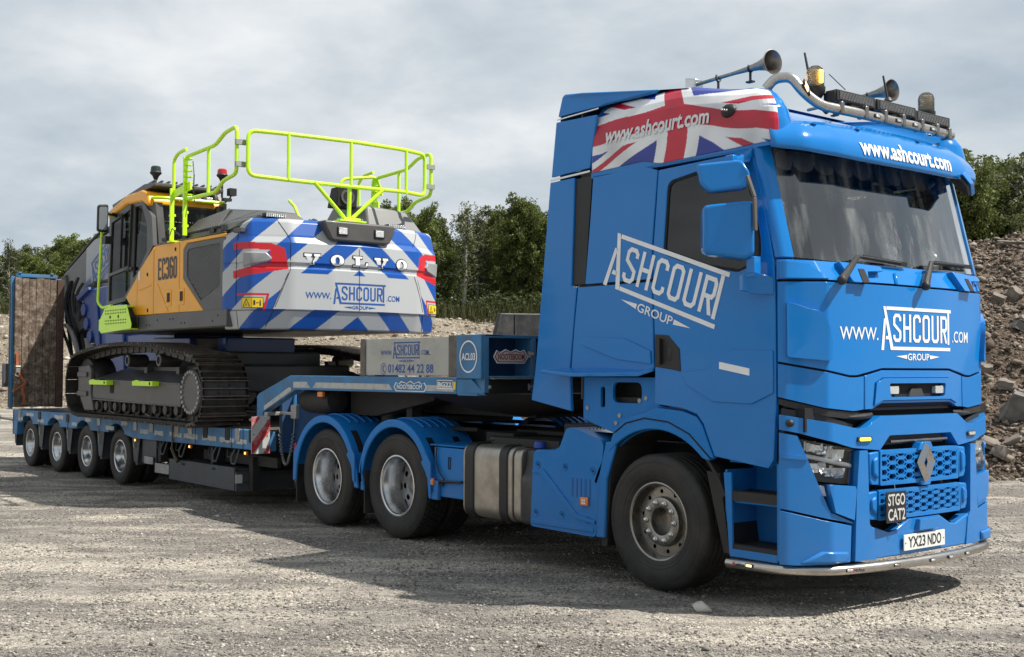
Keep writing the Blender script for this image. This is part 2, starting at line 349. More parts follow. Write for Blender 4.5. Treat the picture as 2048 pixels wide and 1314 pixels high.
def ashcourt(group=True, www=False, phone=False):
    d = D2(); w_ = .027
    d.poly([(0, .0), (.033, .0), (.062, .25), (.036, .25)])                       # left leg of the A
    d.poly([(.028, .345), (.058, .345), (.150, .029), (.150, .002), (.118, .002)])  # tall stroke
    d.poly([(.0555, .085), (.0600, .112), (.0935, .112), (.1015, .085)])           # crossbar
    d.poly([(.068, .318), (.068, .345), (1.0, .345), (1.0, .318)])
    d.poly([(.1525, .002), (.1525, .029), (.985, .029), (.985, .002)])
    d.rect(.942, .971, .055, .3165)
    y0, y1 = .066, .290; H_ = y1-y0; L = .108; g = .027; x = .152; k = .026
    def glyph(ps, cl=False): d.add(stroke([(x+a*L, y0+b*H_) for a, b in ps], w_, cl))
    h = w_/2/L; v = w_/2/H_; c = .17; cy = .09
    glyph([(1-h, .74), (1-h, 1-v-cy), (1-h-c, 1-v), (h+c, 1-v), (h, 1-v-cy), (h, .62), (1-h, .36), (1-h, v+cy), (1-h-c, v), (h+c, v), (h, v+cy), (h, .25)])
    x += L+g
    d.rect(x, x+w_, y0, y1); d.rect(x+L-w_, x+L, y0, y1); d.rect(x+w_+.0003, x+L-w_-.0003, y0+.45*H_, y0+.45*H_+w_)
    x += L+g
    glyph([(1-h, .72), (1-h, 1-v-cy), (1-h-c, 1-v), (h+c, 1-v), (h, 1-v-cy), (h, v+cy), (h+c, v), (1-h-c, v), (1-h, v+cy), (1-h, .26)])
    x += L+g
    glyph([(1-h, 1-v-cy), (1-h-c, 1-v), (h+c, 1-v), (h, 1-v-cy), (h, v+cy), (h+c, v), (1-h-c, v), (1-h, v+cy)], True)
    x += L+g
    glyph([(1-h, 1), (1-h, v+cy), (1-h-c, v), (h+c, v), (h, v+cy), (h, 1)])
    x += L+g
    d.rect(x, x+w_, y0, y1)
    d.add(stroke([(x+w_+.0003, y1-w_/2), (x+L-.026, y1-w_/2), (x+L-w_/2, y1-w_/2-.02), (x+L-w_/2, y0+.56*H_), (x+L-.028, y0+.47*H_), (x+w_+.0003, y0+.47*H_)], w_))
    d.poly([(x+.045, y0+.41*H_), (x+.072, y0+.41*H_), (x+L, y0), (x+L-.030, y0)])
    if group:
        d.add(fit_text('GROUP', .31, .055, bold=.012), .345, -.078)
        d.poly([(.335, -.035), (.335, -.068), (.19, -.047)]); d.poly([(.665, -.068), (.665, -.035), (.81, -.047)])
    if www:
        d.add(fit_text('www.', .44, .085, bold=.012) if www == 'low' else fit_text('WWW.', .44, .10, bold=.008), -.475, .075)
        d.add(fit_text('.COM', .28, .095, bold=.008), 1.02, .075)
    return d
# the three rules' properties
def tag(o, label=None, cat=None, group=None, kind=None):
    if label: o['label'] = label
    if cat: o['category'] = cat
    if group: o['group'] = group
    if kind: o['kind'] = kind
    return o
def thing(name, label, cat, loc=(0, 0, 0), group=None):
    o = bpy.data.objects.new(name, None); COL.objects.link(o); o.location = loc; o.empty_display_size = .2
    return tag(o, label, cat, group)
def node(name, parent, loc=(0, 0, 0)):
    o = bpy.data.objects.new(name, None); COL.objects.link(o); o.parent = parent; o.location = Vector(loc)-parent.location; return o
def copy_obj(o, parent, dloc=(0, 0, 0), rotz=None):
    c = o.copy(); COL.objects.link(c); c.parent = parent; c.location = o.location+Vector(dloc)
    for ch in list(o.children):
        k = ch.copy(); COL.objects.link(k); k.parent = c
    return c
# ================================================================== TRACTOR UNIT
truck = thing('lorry', 'bright blue articulated lorry tractor with union flag roof panel and high sleeper cab', 'lorry', (0, 0, 0))
half_c = [(1.45, 0), (1.445, .3), (1.43, .6), (1.385, .98), (1.20, 1.25), (-1.5, 1.25)]
def fillet2(pts, rs, n=6):
    return [(p.x, p.y) for p in _f(pts, rs, n)]
def _f(pts, rs, n):
    out = []
    for i, p in enumerate(pts):
        p = Vector((p[0], p[1], 0))
        if i in (0, len(pts)-1) or rs[i] == 0: out.append(p); continue
        a = Vector((*pts[i-1], 0))-p; b = Vector((*pts[i+1], 0))-p; la, lb = a.length, b.length; a.normalize(); b.normalize()
        t = min(rs[i]/math.tan(a.angle(b)/2), la*.45, lb*.45); p0 = p+a*t; p1 = p+b*t
        for k in range(n+1):
            u = k/n; out.append(p0*(1-u)**2+p*2*u*(1-u)+p1*u*u)
    return out
class Curve:
    def __init__(s, half, rs):
        H = fillet2(half, rs); s.P = np.array([(x, -y) for x, y in H[::-1]]+H[1:])
        sg = np.linalg.norm(np.diff(s.P, axis=0), axis=1); s.S = np.concatenate([[0], np.cumsum(sg)]); s.S -= s.S[len(H)-1]
        t = np.gradient(s.P, s.S, axis=0); t /= np.linalg.norm(t, axis=1)[:, None]; s.Nn = np.stack([t[:, 1], -t[:, 0]], 1)
        s.cuts = [float(v) for v in s.S[1:-1]]
    def at(s, u): return (float(np.interp(u, s.S, s.P[:, 0])), float(np.interp(u, s.S, s.P[:, 1])))
    def nor(s, u):
        n = (float(np.interp(u, s.S, s.Nn[:, 0])), float(np.interp(u, s.S, s.Nn[:, 1]))); l = math.hypot(*n); return (n[0]/l, n[1]/l)
CC = Curve(half_c, [0, 0, 0, .08, .10, 0])
def ss_(a, b, x): t = min(1, max(0, (x-a)/(b-a))); return t*t*(3-2*t)
def Cmap(push=0.):
    def fn(s, z, d):
        x, y = CC.at(s); n = CC.nor(s); d = d+push; return (x+n[0]*d, y+n[1]*d, z)
    return fn
def wshift(s, z):
    fr = 0 if z < 2.25 else (.10*(z-2.25)/.16 if z < 2.41 else .10+.235*(z-2.41))
    sd = 0 if z < 2.41 else .25*(z-2.41)
    b = ss_(.95, 1.3, abs(s)); return fr*(1-b)+sd*b
def Wmap(s, z, d):
    x, y = CC.at(s); n = CC.nor(s); return (x+n[0]*d-wshift(s, z), y+n[1]*d, z+d*.2*(1 if z > 2.3 else 0))
def Smap(sg=-1, y0=1.25):
    return lambda x, z, d: (x, sg*(y0+d), z)
cc = CC.cuts
B = M['blue']; G = M['gap']
# dark inner body so that shut lines and openings read dark
mb = MB()
mb.box(-.84, 1.10, -1.205, -1.19, 1.70, 2.30); mb.box(-.84, 1.10, 1.19, 1.205, 1.70, 2.30)
mb.box(-.86, -.84, -1.2, 1.2, 1.42, 3.75); mb.box(-.84, 1.12, -1.10, 1.10, 1.40, 1.44)
mb.box(.64, 1.18, -1.19, 1.19, 1.03, 1.39); mb.box(-.84, 0.0, -1.205, -1.19, 2.3, 3.25); mb.box(-.84, 0.0, 1.19, 1.205, 2.3, 3.25)
mb.box(-.84, 1.0, -1.18, 1.18, 3.24, 3.26)
mb.build('cab_floor_and_lining', M['interior'], truck)
panel('bonnet_backing', [[(-1.3, 1.40), (1.3, 1.40), (1.3, 2.27), (-1.3, 2.27)]], Cmap(-.035), G, truck, th=.01, bevel=0, cuts_a=cc)
panel('bumper_backing', [[(-1.3, .42), (-1.3, 1.38), (1.3, 1.38), (1.3, .42)]], Cmap(-.12), G, truck, th=.01, bevel=0, cuts_a=cc)
# ---- sides
for sg in (-1, 1):
    S_ = Smap(sg)
    door = [(.015, 1.40), (.30, 1.375), (.44, 1.335), (.50, 1.27), (.605, 1.04), (1.085, .985), (1.135, 1.05), (1.155, 1.45), (1.155, 2.05), (1.145, 2.40), (1.10, 2.62), (1.025, 2.95), (.962, 3.165), (.90, 3.185), (.06, 3.165), (.035, 2.9), (.004, 2.6), (.0, 2.24), (.013, 1.94), (.02, 1.66)]
    win = r2d([(.105, 2.525), (.155, 3.065), (.45, 3.105), (.83, 3.125), (.925, 3.09), (1.035, 2.55), (1.03, 2.41), (.83, 2.345), (.38, 2.43)], [.05, .06, 0, .03, .06, .1, .05, .02, .1])
    dobj = panel('door', [door, win], S_, B, truck, th=.04, bevel=.006)
    wi = r2d([(.125, 2.535), (.172, 3.05), (.45, 3.085), (.83, 3.105), (.905, 3.07), (1.015, 2.55), (1.01, 2.425), (.83, 2.365), (.38, 2.45)], [.05, .06, 0, .03, .06, .1, .05, .02, .1])
    panel('window_seal', [win, wi], Smap(sg), G, dobj, off=-.008, th=.02, bevel=0)
    panel('window_glass', [wi], Smap(sg), M['glassside'], dobj, off=-.015, th=0, bevel=0)
    hd = [(.025, 1.68), (.025, 1.925), (.16, 1.915), (.275, 1.81), (.285, 1.645), (.20, 1.66)]
    h = panel('door_handle', [hd], S_, M['black'], dobj, off=.006, th=.02, bevel=.004)
    mb = MB(); mb.box(.06, .10, sg*1.258, sg*1.285, 1.70, 1.89); mb.ball((.17, sg*1.253, 1.78), .05, 12, (.8, .2, 1.3)); mb.build('grab_lever', M['black'], h, bevel=.006)
    # door crease panel and lower swage
    panel('door_moulding', [[(.30, 1.64), (.55, 1.66), (.79, 1.795), (1.14, 1.79), (1.14, 1.50), (.95, 1.42), (.6, 1.43), (.34, 1.55)]], S_, B, dobj, off=.012, th=.012, bevel=.011, bseg=4)
    panel('side_marker_reflector', [[(.665, 1.665), (.668, 1.715), (.94, 1.668), (.94, 1.618)]], S_, M['white'], dobj, off=.018, th=.008, bevel=.002)
    # sleeper side
    panel('sleeper_panel', [[(-.665, 3.20), (-.09, 3.215), (.05, 3.165), (.022, 2.9), (-.010, 2.6), (-.013, 2.345), (-.76, 2.345), (-.70, 2.85)]], S_, B, truck, th=.03, bevel=.006)
    panel('storage_locker_door', [[(-.845, 2.325), (-.013, 2.325), (.0, 1.94), (.008, 1.665), (-.12, 1.64), (-.925, 1.665), (-.89, 2.0)]], S_, B, truck, th=.03, bevel=.006)
    panel('side_swage', [[(-.80, 1.86), (-.75, 1.92), (-.30, 1.90), (-.02, 1.80), (-.01, 1.70), (-.4, 1.74)]], S_, B, truck, off=.014, th=.014, bevel=.013, bseg=4)
    # side air deflector (extender) with black strip
    panel('side_deflector', [[(-1.185, 3.22), (-.885, 3.225), (-.925, 2.34), (-.86, 2.325), (-.945, 1.67), (-.925, 1.32), (-1.43, 1.40), (-1.37, 1.7)]], Smap(sg, 1.252), B, truck, th=.035, bevel=.008)
    panel('black_infill_strip', [[(-.88, 3.215), (-.69, 3.222), (-.775, 2.345), (-.918, 2.345)]], Smap(sg, 1.235), M['black'], truck, th=.02, bevel=.004)
    panel('white_edge_strip', [[(-1.185, 3.228), (-.70, 3.246), (-.70, 3.262), (-1.18, 3.244)]], Smap(sg, 1.253), M['white'], truck, th=.006, bevel=.002)
    panel('roof_deflector_side', [[(-1.18, 3.262), (-.705, 3.28), (-.665, 3.5), (-.625, 3.70), (-1.12, 3.715)]], Smap(sg, 1.246), B, truck, th=.03, bevel=.008)
    panel('white_edge_strip', [[(-1.105, 3.728), (-.61, 3.742), (-.605, 3.752), (-1.105, 3.739)]], Smap(sg, 1.249), M['white'], truck, th=.006, bevel=.001)
    # shelf fairing below the locker
    mb = MB(); mb.prism([(-1.18, sg*1.36, 1.625), (-.80, sg*1.365, 1.60), (-.1, sg*1.31, 1.605), (.0, sg*1.255, 1.645), (0, sg*1.15, 1.66), (-.9, sg*1.15, 1.66)], (0, 0, .03)); mb.build('shelf_fairing', B, truck, bevel=.006)
    # lower cab side with opening, wheel arch
    lower = [(-.845, 1.60), (-.845, 1.26), (-.42, 1.14)]+[(x, z) for x, z in arc2(0, .51, .695, 134, 55, 14) if x > -.47]+[(.52, 1.05), (.505, 1.24), (.44, 1.32), (.30, 1.36), (.01, 1.385), (.0, 1.60)]
    hole = r2d([(-.50, 1.40), (-.50, 1.56), (-.18, 1.56), (-.18, 1.40)], .06)
    hole2 = r2d([(-.64, 1.36), (-.64, 1.52), (-.59, 1.52), (-.59, 1.36)], .02)
    panel('lower_cab_side', [lower, hole, hole2], Smap(sg, 1.19), M['bluesat'], truck, th=.03, bevel=.004)
    mb = MB(); mb.box(-.70, -.05, sg*1.02, sg*1.03, 1.3, 1.6); mb.build('locker_recess', G, truck)
    for (x, z) in ((-.79, 1.35), (-.13, 1.44), (-.2, 1.42), (-.42, 1.30), (-.46, 1.24)):
        mb = MB(); mb.cyl((x, sg*1.185, z), (x, sg*1.197, z), .018, 12); mb.build('mounting_bolt', M['galv'], truck)
    ao = [(-.46, 1.13), (-.40, 1.22), (-.28, 1.29), (-.1, 1.335), (.02, 1.375), (.29, 1.355), (.425, 1.318), (.482, 1.26), (.592, 1.03), (.545, 1.005)]+[(x, z) for x, z in arc2(0, .51, .70, 47, 135, 18) if z > .99]
    mb = MB(); mb.tube([(a, sg*1.247, b) for a, b in ((-.42, 1.17), (-.30, 1.245), (-.1, 1.29), (.15, 1.27), (.36, 1.19), (.52, 1.06), (.57, 1.02))], .006, 5); mb.build('arch_groove', G, truck)
    panel('wheel_arch', [ao], Smap(sg, 1.245), M['bluesat'], truck, th=.05, bevel=.010, bseg=3)
    arc_ = arc2(0, .51, .70, 20, 160, 20); mb = MB()
    for i in range(20):
        a, b = arc_[i], arc_[i+1]
        mb.prism([(a[0], sg*1.22, a[1]), (b[0], sg*1.22, b[1]), (b[0]*1.03, sg*1.22, b[1]+.02), (a[0]*1.03, sg*1.22, a[1]+.02)], (0, -sg*.42, 0))
    mb.build('wheel_arch_liner', M['chassis'], truck)
    # rear leg of the front mudguard
    mb = MB(); q = [(-.405, 1.10), (-.53, 1.09), (-.60, .85), (-.645, .33), (-.545, .335), (-.52, .8)]
    mb.prism([(x, sg*1.24, z) for x, z in q], (0, -sg*.03, 0)); mb.build('mudguard_edge', M['bluesat'], truck, bevel=.01)
    mb = MB(); q = [(-.43, 1.07), (-.50, .8), (-.54, .27), (-.60, .27), (-.56, .85), (-.50, 1.09)]
    mb.prism([(x, sg*1.215, z) for x, z in q], (0, -sg*.42, 0)); mb.build('mudguard_inner', M['chassis'], truck)
    # mud flap before the steps
    mb = MB(); mb.prism([(.50, sg*1.215, .93), (.62, sg*1.215, .92), (.715, sg*1.215, .36), (.66, sg*1.215, .36)], (0, -sg*.42, 0)); mb.build('mudguard_front_leg', M['chassis'], truck)
    # step well
    mb = MB(); mb.box(.66, 1.16, sg*.86, sg*.88, .36, 1.02); mb.box(.66, .68, sg*.88, sg*1.2, .36, .95); mb.box(1.14, 1.17, sg*.88, sg*1.225, .36, 1.02); mb.box(.68, 1.14, sg*.88, sg*1.20, .355, .375)
    mb.box(.66, 1.16, sg*.88, sg*1.15, 1.0, 1.03)
    mb.prism([(.665, sg*1.2, .93), (.735, sg*1.2, .935), (.745, sg*1.2, .36), (.715, sg*1.2, .36)], (0, sg*.022, 0)); mb.box(.72, 1.14, sg*1.2, sg*1.225, .345, .40); mb.box(.735, 1.14, sg*1.0, sg*1.19, .72, .745)
    stp = mb.build('step_well', M['bluesat'], truck, bevel=.004)
    for z0 in (.40, .772):
        mb = MB(); mb.box(.74, 1.135, sg*(.92 if z0 < .5 else 1.0), sg*1.215, z0, z0+.03)
        for k in range(22):
            x = .75+k*.0178; mb.box(x, x+.009, sg*1.19, sg*1.213, z0+.03, z0+.038); mb.box(x, x+.009, sg*1.02, sg*1.06, z0+.03, z0+.038)
        mb.box(.74, 1.135, sg*1.2, sg*1.217, z0-.035, z0)
        mb.build('step_tread', M['black'], stp)
    # A pillar and front quarter
    a0, a1 = (-1.345, -1.19) if sg < 0 else (1.19, 1.345)
    pil = [(a0, 2.425), (a1, 2.425), (a1-.0*sg, 3.22), (a0, 3.22)]
    panel('windscreen_pillar', [pil], Wmap, B, truck, th=.05, bevel=.006, cuts_a=cc, cuts_b=[2.6, 2.8, 3.0])
    mb = MB(); mb.box(-.70, 1.0, sg*1.19, sg*1.242, 3.19, 3.245); mb.build('roof_side_rail', B, truck, bevel=.008)
# ---- front panels. coordinates: s along the plan curve, z up
fr = Cmap(0)
panel('cowl', [[(-1.335, 2.275), (-1.335, 2.41), (1.335, 2.41), (1.335, 2.275)]], Wmap, B, truck, th=.03, bevel=.006, cuts_a=cc+[-.9, -.45, .9, .45])
hood = [(-1.33, 2.258), (-1.33, 1.715), (-1.0, 1.66), (-.77, 1.622), (-.70, 1.622), (-.43, 1.672), (.43, 1.672), (.70, 1.622), (.77, 1.622), (1.0, 1.66), (1.33, 1.715), (1.33, 2.258)]
panel('bonnet_panel', [hood], fr, B, truck, th=.03, bevel=.007, cuts_a=cc)
for sg in (-1, 1):
    q = r2d([(sg*1.27, 2.12), (sg*1.02, 2.045), (sg*.985, 1.97), (sg*.95, 1.74), (sg*.99, 1.72), (sg*1.27, 1.745)], [.02, .03, .03, .03, .03, .02])
    panel('corner_deflector', [q], fr, B, truck, off=.035, th=.04, bevel=.028, cuts_a=cc, bseg=3)
    q = [(sg*1.33, 1.700), (sg*1.0, 1.645), (sg*.77, 1.607), (sg*.70, 1.607), (sg*.63, 1.615), (sg*.635, 1.385), (sg*.73, 1.375), (sg*1.0, 1.40), (sg*1.33, 1.475)]
    panel('lower_bonnet_side', [q], fr, B, truck, th=.03, bevel=.007, cuts_a=cc)
    q = [(sg*1.33, 1.465), (sg*1.0, 1.392), (sg*.73, 1.367), (sg*.67, 1.367), (sg*.70, 1.335), (sg*.8, 1.325), (sg*1.0, 1.345), (sg*1.33, 1.425)]
    panel('black_lip', [q], Cmap(-.01), M['black'], truck, th=.05, bevel=.005, cuts_a=cc)
frm = [(-.62, 1.618), (-.43, 1.657), (.43, 1.657), (.62, 1.618), (.625, 1.385), (.54, 1.388), (.44, 1.425), (-.44, 1.425), (-.54, 1.388), (-.625, 1.385)]
inn = [(-.52, 1.575), (-.43, 1.60), (.43, 1.60), (.52, 1.575), (.55, 1.395), (.44, 1.432), (-.44, 1.432), (-.55, 1.395)]
inn = [(-.51, 1.57), (-.42, 1.605), (.42, 1.605), (.51, 1.57), (.535, 1.41), (.44, 1.445), (-.44, 1.445), (-.535, 1.41)]
panel('centre_surround', [frm, inn], fr, B, truck, th=.04, bevel=.006, cuts_a=cc)
slot = r2d([(-.345, 1.468), (-.36, 1.565), (.36, 1.565), (.345, 1.468)], .02)
inn2 = [(x*.985, (z-1.51)*.975+1.51) for x, z in inn]
pl = panel('centre_insert', [inn2, slot], fr, B, truck, off=.012, th=.05, bevel=.008, cuts_a=cc)
panel('insert_recess', [[(-.37, 1.45), (-.37, 1.58), (.37, 1.58), (.37, 1.45)]], Cmap(-.03), G, truck, th=0, bevel=0, cuts_a=cc)
panel('recess_bracket', [[(-.10, 1.468), (-.06, 1.53), (.06, 1.53), (.10, 1.468)]], Cmap(-.01), M['interior'], truck, th=.02, bevel=.003)
for s0 in (-.29, .29):
    panel('work_lamp', [r2d([(s0-.055, 1.49), (s0-.055, 1.545), (s0+.055, 1.545), (s0+.055, 1.49)], .012)], Cmap(0.0), M['clearlamp'], truck, th=.04, bevel=.006)
# cowl details: raised blocks beside the wipers
for c0 in (-.66, .72):
    panel('cowl_bracket', [[(c0-.11, 2.262), (c0-.15, 2.40), (c0+.28, 2.385), (c0+.28, 2.35), (c0+.1, 2.34), (c0+.04, 2.262)]], Wmap, B, truck, off=.05, th=.07, bevel=.008, cuts_a=cc)
    panel('cowl_bracket_cavity', [[(c0-.02, 2.262), (c0, 2.355), (c0+.06, 2.355), (c0+.05, 2.262)]], Wmap, G, truck, off=.0545, th=.05, bevel=.003)
panel('cowl_pad', [[(-.26, 2.27), (-.20, 2.36), (.30, 2.36), (.34, 2.27)]], Wmap, B, truck, off=.02, th=.03, bevel=.012)
for sg in (-1, 1): panel('cowl_corner', [[(sg*1.32, 2.28), (sg*1.32, 2.40), (sg*1.05, 2.385), (sg*.95, 2.28)]], Wmap, B, truck, off=.014, th=.03, bevel=.012, cuts_a=cc)
# windscreen
ws = [(-1.19, 2.43), (-.7, 2.415), (.7, 2.415), (1.19, 2.43), (1.195, 3.26), (-1.195, 3.26)]
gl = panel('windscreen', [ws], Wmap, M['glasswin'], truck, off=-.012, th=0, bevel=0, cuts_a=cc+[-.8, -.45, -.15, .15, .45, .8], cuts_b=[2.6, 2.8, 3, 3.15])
panel('windscreen_frit', [ws, r2d([(-1.165, 2.462), (-.7, 2.447), (.7, 2.447), (1.165, 2.462), (1.165, 3.20), (-1.165, 3.20)], [.05, 0, 0, .05, .08, .08])], Wmap, G, truck, off=-.016, th=0, bevel=0, cuts_a=cc+[-.8, -.45, .45, .8], cuts_b=[2.6, 2.8, 3, 3.15])
# sun curtain with scallops (inside)
for s0, s1, nm in ((-1.16, -.08, 5), (.12, 1.12, 5)):
    q = [(s0, 3.25), (s1, 3.25), (s1, 3.17)]; wd = (s1-s0)/nm
    for k in range(nm):
        c = s1-wd*(k+.5); q += [(c+wd*.5*math.cos(t), 3.16-.085*math.sin(t)**.7) for t in np.linspace(.05, math.pi-.05, 9)]
    panel('pelmet_curtain', [q], Wmap, mat('grey_velvet', (.22, .22, .22), .9) if s0 < 0 else bpy.data.materials['grey_velvet'], truck, off=-.06, th=.01, bevel=0, cuts_a=cc)
# interior: dashboard, wheel, seats, curtains
mb = MB()
Pd = [(.62, -1.15), (.62, 1.15), (1.12, 1.12), (1.27, .7), (1.32, 0), (1.27, -.7), (1.12, -1.12)]
mb.prism([(x, y, 2.30) for x, y in Pd], (0, 0, .115)); mb.box(.55, .75, -1.1, -.2, 2.3, 2.52); mb.build('dashboard', M['dash'], truck, bevel=.02)
mb = MB(); ax = Vector((-.5, 0, .75)).normalized(); u = Vector((0, 1, 0)); v = ax.cross(u)
mb.tube([Vector((.55, -.62, 2.55))+(u*math.cos(t)+v*math.sin(t))*.23 for t in np.linspace(0, 2*math.pi, 33)[:-1]], .016, 8, True); mb.tube([(.55, -.84, 2.55), (.58, -.62, 2.50), (.55, -.40, 2.55)], .02, 8)
mb.build('steering_wheel', M['black'], truck)
for y in (-.62, .62):
    mb = MB(); mb.box(-.25, .25, y-.26, y+.26, 1.95, 2.15); mb.prism([(-.2, y-.24, 2.15), (-.08, y-.24, 2.15), (-.22, y-.24, 2.85), (-.32, y-.24, 2.85)], (0, .48, 0)); mb.box(-.31, -.2, y-.13, y+.13, 2.85, 3.05)
    mb.build('seat', M['dash'], truck, bevel=.04, bseg=3)
mb = MB()
for k in range(60):
    y = -1.1+k*.037; mb.cyl((-.62, y, 2.0), (-.62, y, 3.2), .02, 6)
mb.build('bunk_curtain', mat('pale_curtain', (.22, .22, .21), .9), truck)
# interior mirror on the glass
mb = MB(); mb.prism(rp_closed([(1.19, -.16, 3.06), (1.19, .12, 3.01), (1.19, .15, 2.85), (1.19, .03, 2.77), (1.19, -.20, 2.88)], .04), (-.04, 0, 0)); mb.tube([(1.16, -.02, 3.02), (1.13, 0, 3.12), (1.12, 0, 3.2)], .02, 8)
mb.build('inside_mirror', M['black'], truck, bevel=.015)
# wipers
def wiper(a, b, c, d, e_):
    mb = MB(); mb.tube([a, (Vector(a)+Vector(b))/2, b], [.03, .024, .018], 8); mb.tube(rp([b, c, d], .03), .012, 8); mb.ball(a, .035, 10); mb.build_ = None
    o = mb.build('wiper_arm', M['black'], truck); mb = MB(); mb.bar(c, e_, .014, .03); mb.build('wiper_blade', M['gap'], o)
def wp(s, z, d=.05): return Wmap(s, z, d)
wiper(wp(-.90, 2.27, .07), wp(-.62, 2.44, .06), wp(-.55, 2.445, .05), wp(-.10, 2.43, .035), wp(-.02, 2.425, .03))
wiper(wp(.02, 2.27, .07), wp(.27, 2.45, .06), wp(.34, 2.455, .05), wp(.85, 2.47, .035), wp(1.0, 2.47, .03))
# ---- bumper beam (hinge gap above)
mb = MB(); mb.box(1.05, 1.32, -1.15, 1.15, 1.24, 1.40); mb.build('hinge_cavity', G, truck)
mb = MB()
for sg in (-1, 1):
    for k in range(3): mb.tube(rp([(1.33, sg*(.72+k*.05), 1.33), (1.42, sg*(.66+k*.04), 1.335), (1.40, sg*(.52), 1.345)], .05), .022-.004*k, 8)
mb.bar((1.36, -.5, 1.385), (1.36, .5, 1.385), .05, .02); mb.build('hinge_arms', M['black'], truck)
bm_ = Cmap(.03)
beam = [(-1.315, 1.355), (-1.0, 1.305), (-.73, 1.255), (-.64, 1.262), (-.49, 1.338), (.49, 1.338), (.64, 1.262), (.73, 1.255), (1.0, 1.305), (1.315, 1.355), (1.315, 1.255), (1.2, 1.232), (.78, 1.125), (.50, 1.10), (.39, 1.20), (-.39, 1.20), (-.50, 1.10), (-.78, 1.125), (-1.2, 1.232), (-1.315, 1.255)]
panel('bumper_beam', [beam], bm_, B, truck, th=.09, bevel=.012, cuts_a=cc, bseg=3)
for sg in (-1, 1): panel('hinge_cover', [[(sg*1.31, 1.40), (sg*1.31, 1.355), (sg*1.0, 1.305), (sg*.74, 1.257), (sg*.72, 1.28), (sg*1.0, 1.35)]], Cmap(-.02), M['black'], truck, th=.12, bevel=.004, cuts_a=cc)
panel('radar_slot', [[(-.385, 1.13), (-.36, 1.195), (.36, 1.195), (.385, 1.13)]], Cmap(-.03), M['black'], truck, th=.02, bevel=0)
mb = MB(); mb.tube([Cmap(.0)(s, 1.155, .01) for s in np.linspace(-.36, .36, 7)], .010, 8); mb.build('radar_trim', M['rimgrey'], truck)
for sg in (-1, 1):
    h = sg
    # wing side
    wing = [(h*1.315, 1.235), (h*1.20, 1.212), (h*1.0, .70), (h*.82, .632), (h*.815, .612), (h*1.315, .727)]
    wing = [(h*1.315, 1.235), (h*1.205, 1.212), (h*1.10, .97), (h*.985, .695), (h*.785, .62), (h*.785, .610), (h*1.0, .655), (h*1.315, .727)]
    panel('bumper_corner', [wing], bm_, B, truck, th=.08, bevel=.008, cuts_a=cc, bseg=3)
    panel('bumper_swage', [[(h*1.31, 1.10), (h*1.15, 1.075), (h*1.14, 1.05), (h*1.31, 1.065)]], bm_, B, truck, off=.012, th=.02, bevel=.009, cuts_a=cc)
    panel('fog_lamp_surround', [[(h*1.0, .885), (h*.775, .865), (h*.76, .84), (h*.785, .635), (h*.965, .695)]], bm_, B, truck, off=.018, th=.10, bevel=.016, cuts_a=cc)
    panel('fog_lamp_recess', [[(h*1.095, .89), (h*1.0, .885), (h*.965, .70), (h*.99, .705)]], Cmap(-.035), G, truck, th=.02, bevel=0, cuts_a=cc)
    panel('fog_lamp', [[(h*1.08, .88), (h*1.01, .875), (h*.99, .80), (h*1.035, .805)]], Cmap(-.01), M['clearlamp'], truck, th=.02, bevel=.006)
    low = [(h*1.315, .712), (h*1.0, .638), (h*.80, .597), (h*.815, .352), (h*1.21, .345), (h*1.315, .352)]
    panel('lower_bumper_corner', [low], bm_, B, truck, off=.004, th=.09, bevel=.008, cuts_a=cc, bseg=3)
    panel('bumper_chin', [[(h*1.20, .36), (h*1.05, .44), (h*.84, .425), (h*.85, .36)]], bm_, B, truck, off=.026, th=.03, bevel=.02, cuts_a=cc)
    # pillar beside the grille
    panel('grille_pillar', [[(h*.735, 1.105), (h*.655, 1.105), (h*.64, .60), (h*.60, .555), (h*.565, .355), (h*.785, .355), (h*.765, .8)]], bm_, B, truck, off=.02, th=.09, bevel=.010, cuts_a=cc)
    # headlight
    hl = [(h*1.195, 1.195), (h*.745, 1.118), (h*.76, .87), (h*1.09, .905)]
    hb = panel('headlight', [hl], Cmap(-.045), M['interior'], truck, th=.02, bevel=0, cuts_a=cc)
    panel('lens_cover', [[(h*1.19, 1.19), (h*.75, 1.115), (h*.765, .875), (h*1.095, .91)]], Cmap(.012), M['clear'], hb, th=0, bevel=0, cuts_a=cc)
    panel('light_blade', [[(h*1.16, 1.095), (h*.755, 1.015), (h*.757, .985), (h*1.15, 1.062)]], Cmap(.0), M['white'], hb, th=.05, bevel=.012, cuts_a=cc)
    panel('lamp_housing_edge', [[(h*1.18, 1.19), (h*.75, 1.112), (h*.75, 1.095), (h*1.175, 1.17)]], Cmap(.0), M['black'], hb, th=.05, bevel=.002, cuts_a=cc)
    for (s0, s1, z0, z1) in ((1.155, .87, 1.145, 1.075), (1.12, .86, 1.04, .97), (1.12, .86, .99, .915)):
        pass
    for row, (sa, sb, za, zb) in enumerate(((1.155, .86, 1.155, 1.09), (1.12, .835, 1.035, .96))):
        for k in range(4):
            s = sa+(sb-sa)*(k+.5)/4; z = za+(zb-za)*(k+.5)/4-.012-(.008 if row else 0)
            c = Vector(Cmap(-.02)(h*s, z, 0)); n_ = CC.nor(h*s)
            mb = MB(); tt = Vector((-n_[1], n_[0], 0)); nn3 = Vector((n_[0], n_[1], 0)); rq = random.Random(k+row*7)
            for q_ in range(3): mb.obox(c+tt*rq.uniform(-.02, .02)+Vector((0, 0, rq.uniform(-.015, .015))), (tt+nn3*rq.uniform(-.8, .8)).normalized()*.034, (nn3-tt*rq.uniform(-.5, .5)).normalized()*.012, (Vector((0, 0, 1))+nn3*rq.uniform(-.7, .7)).normalized()*.030)
            mb.build('reflector', M['chrome'], hb)
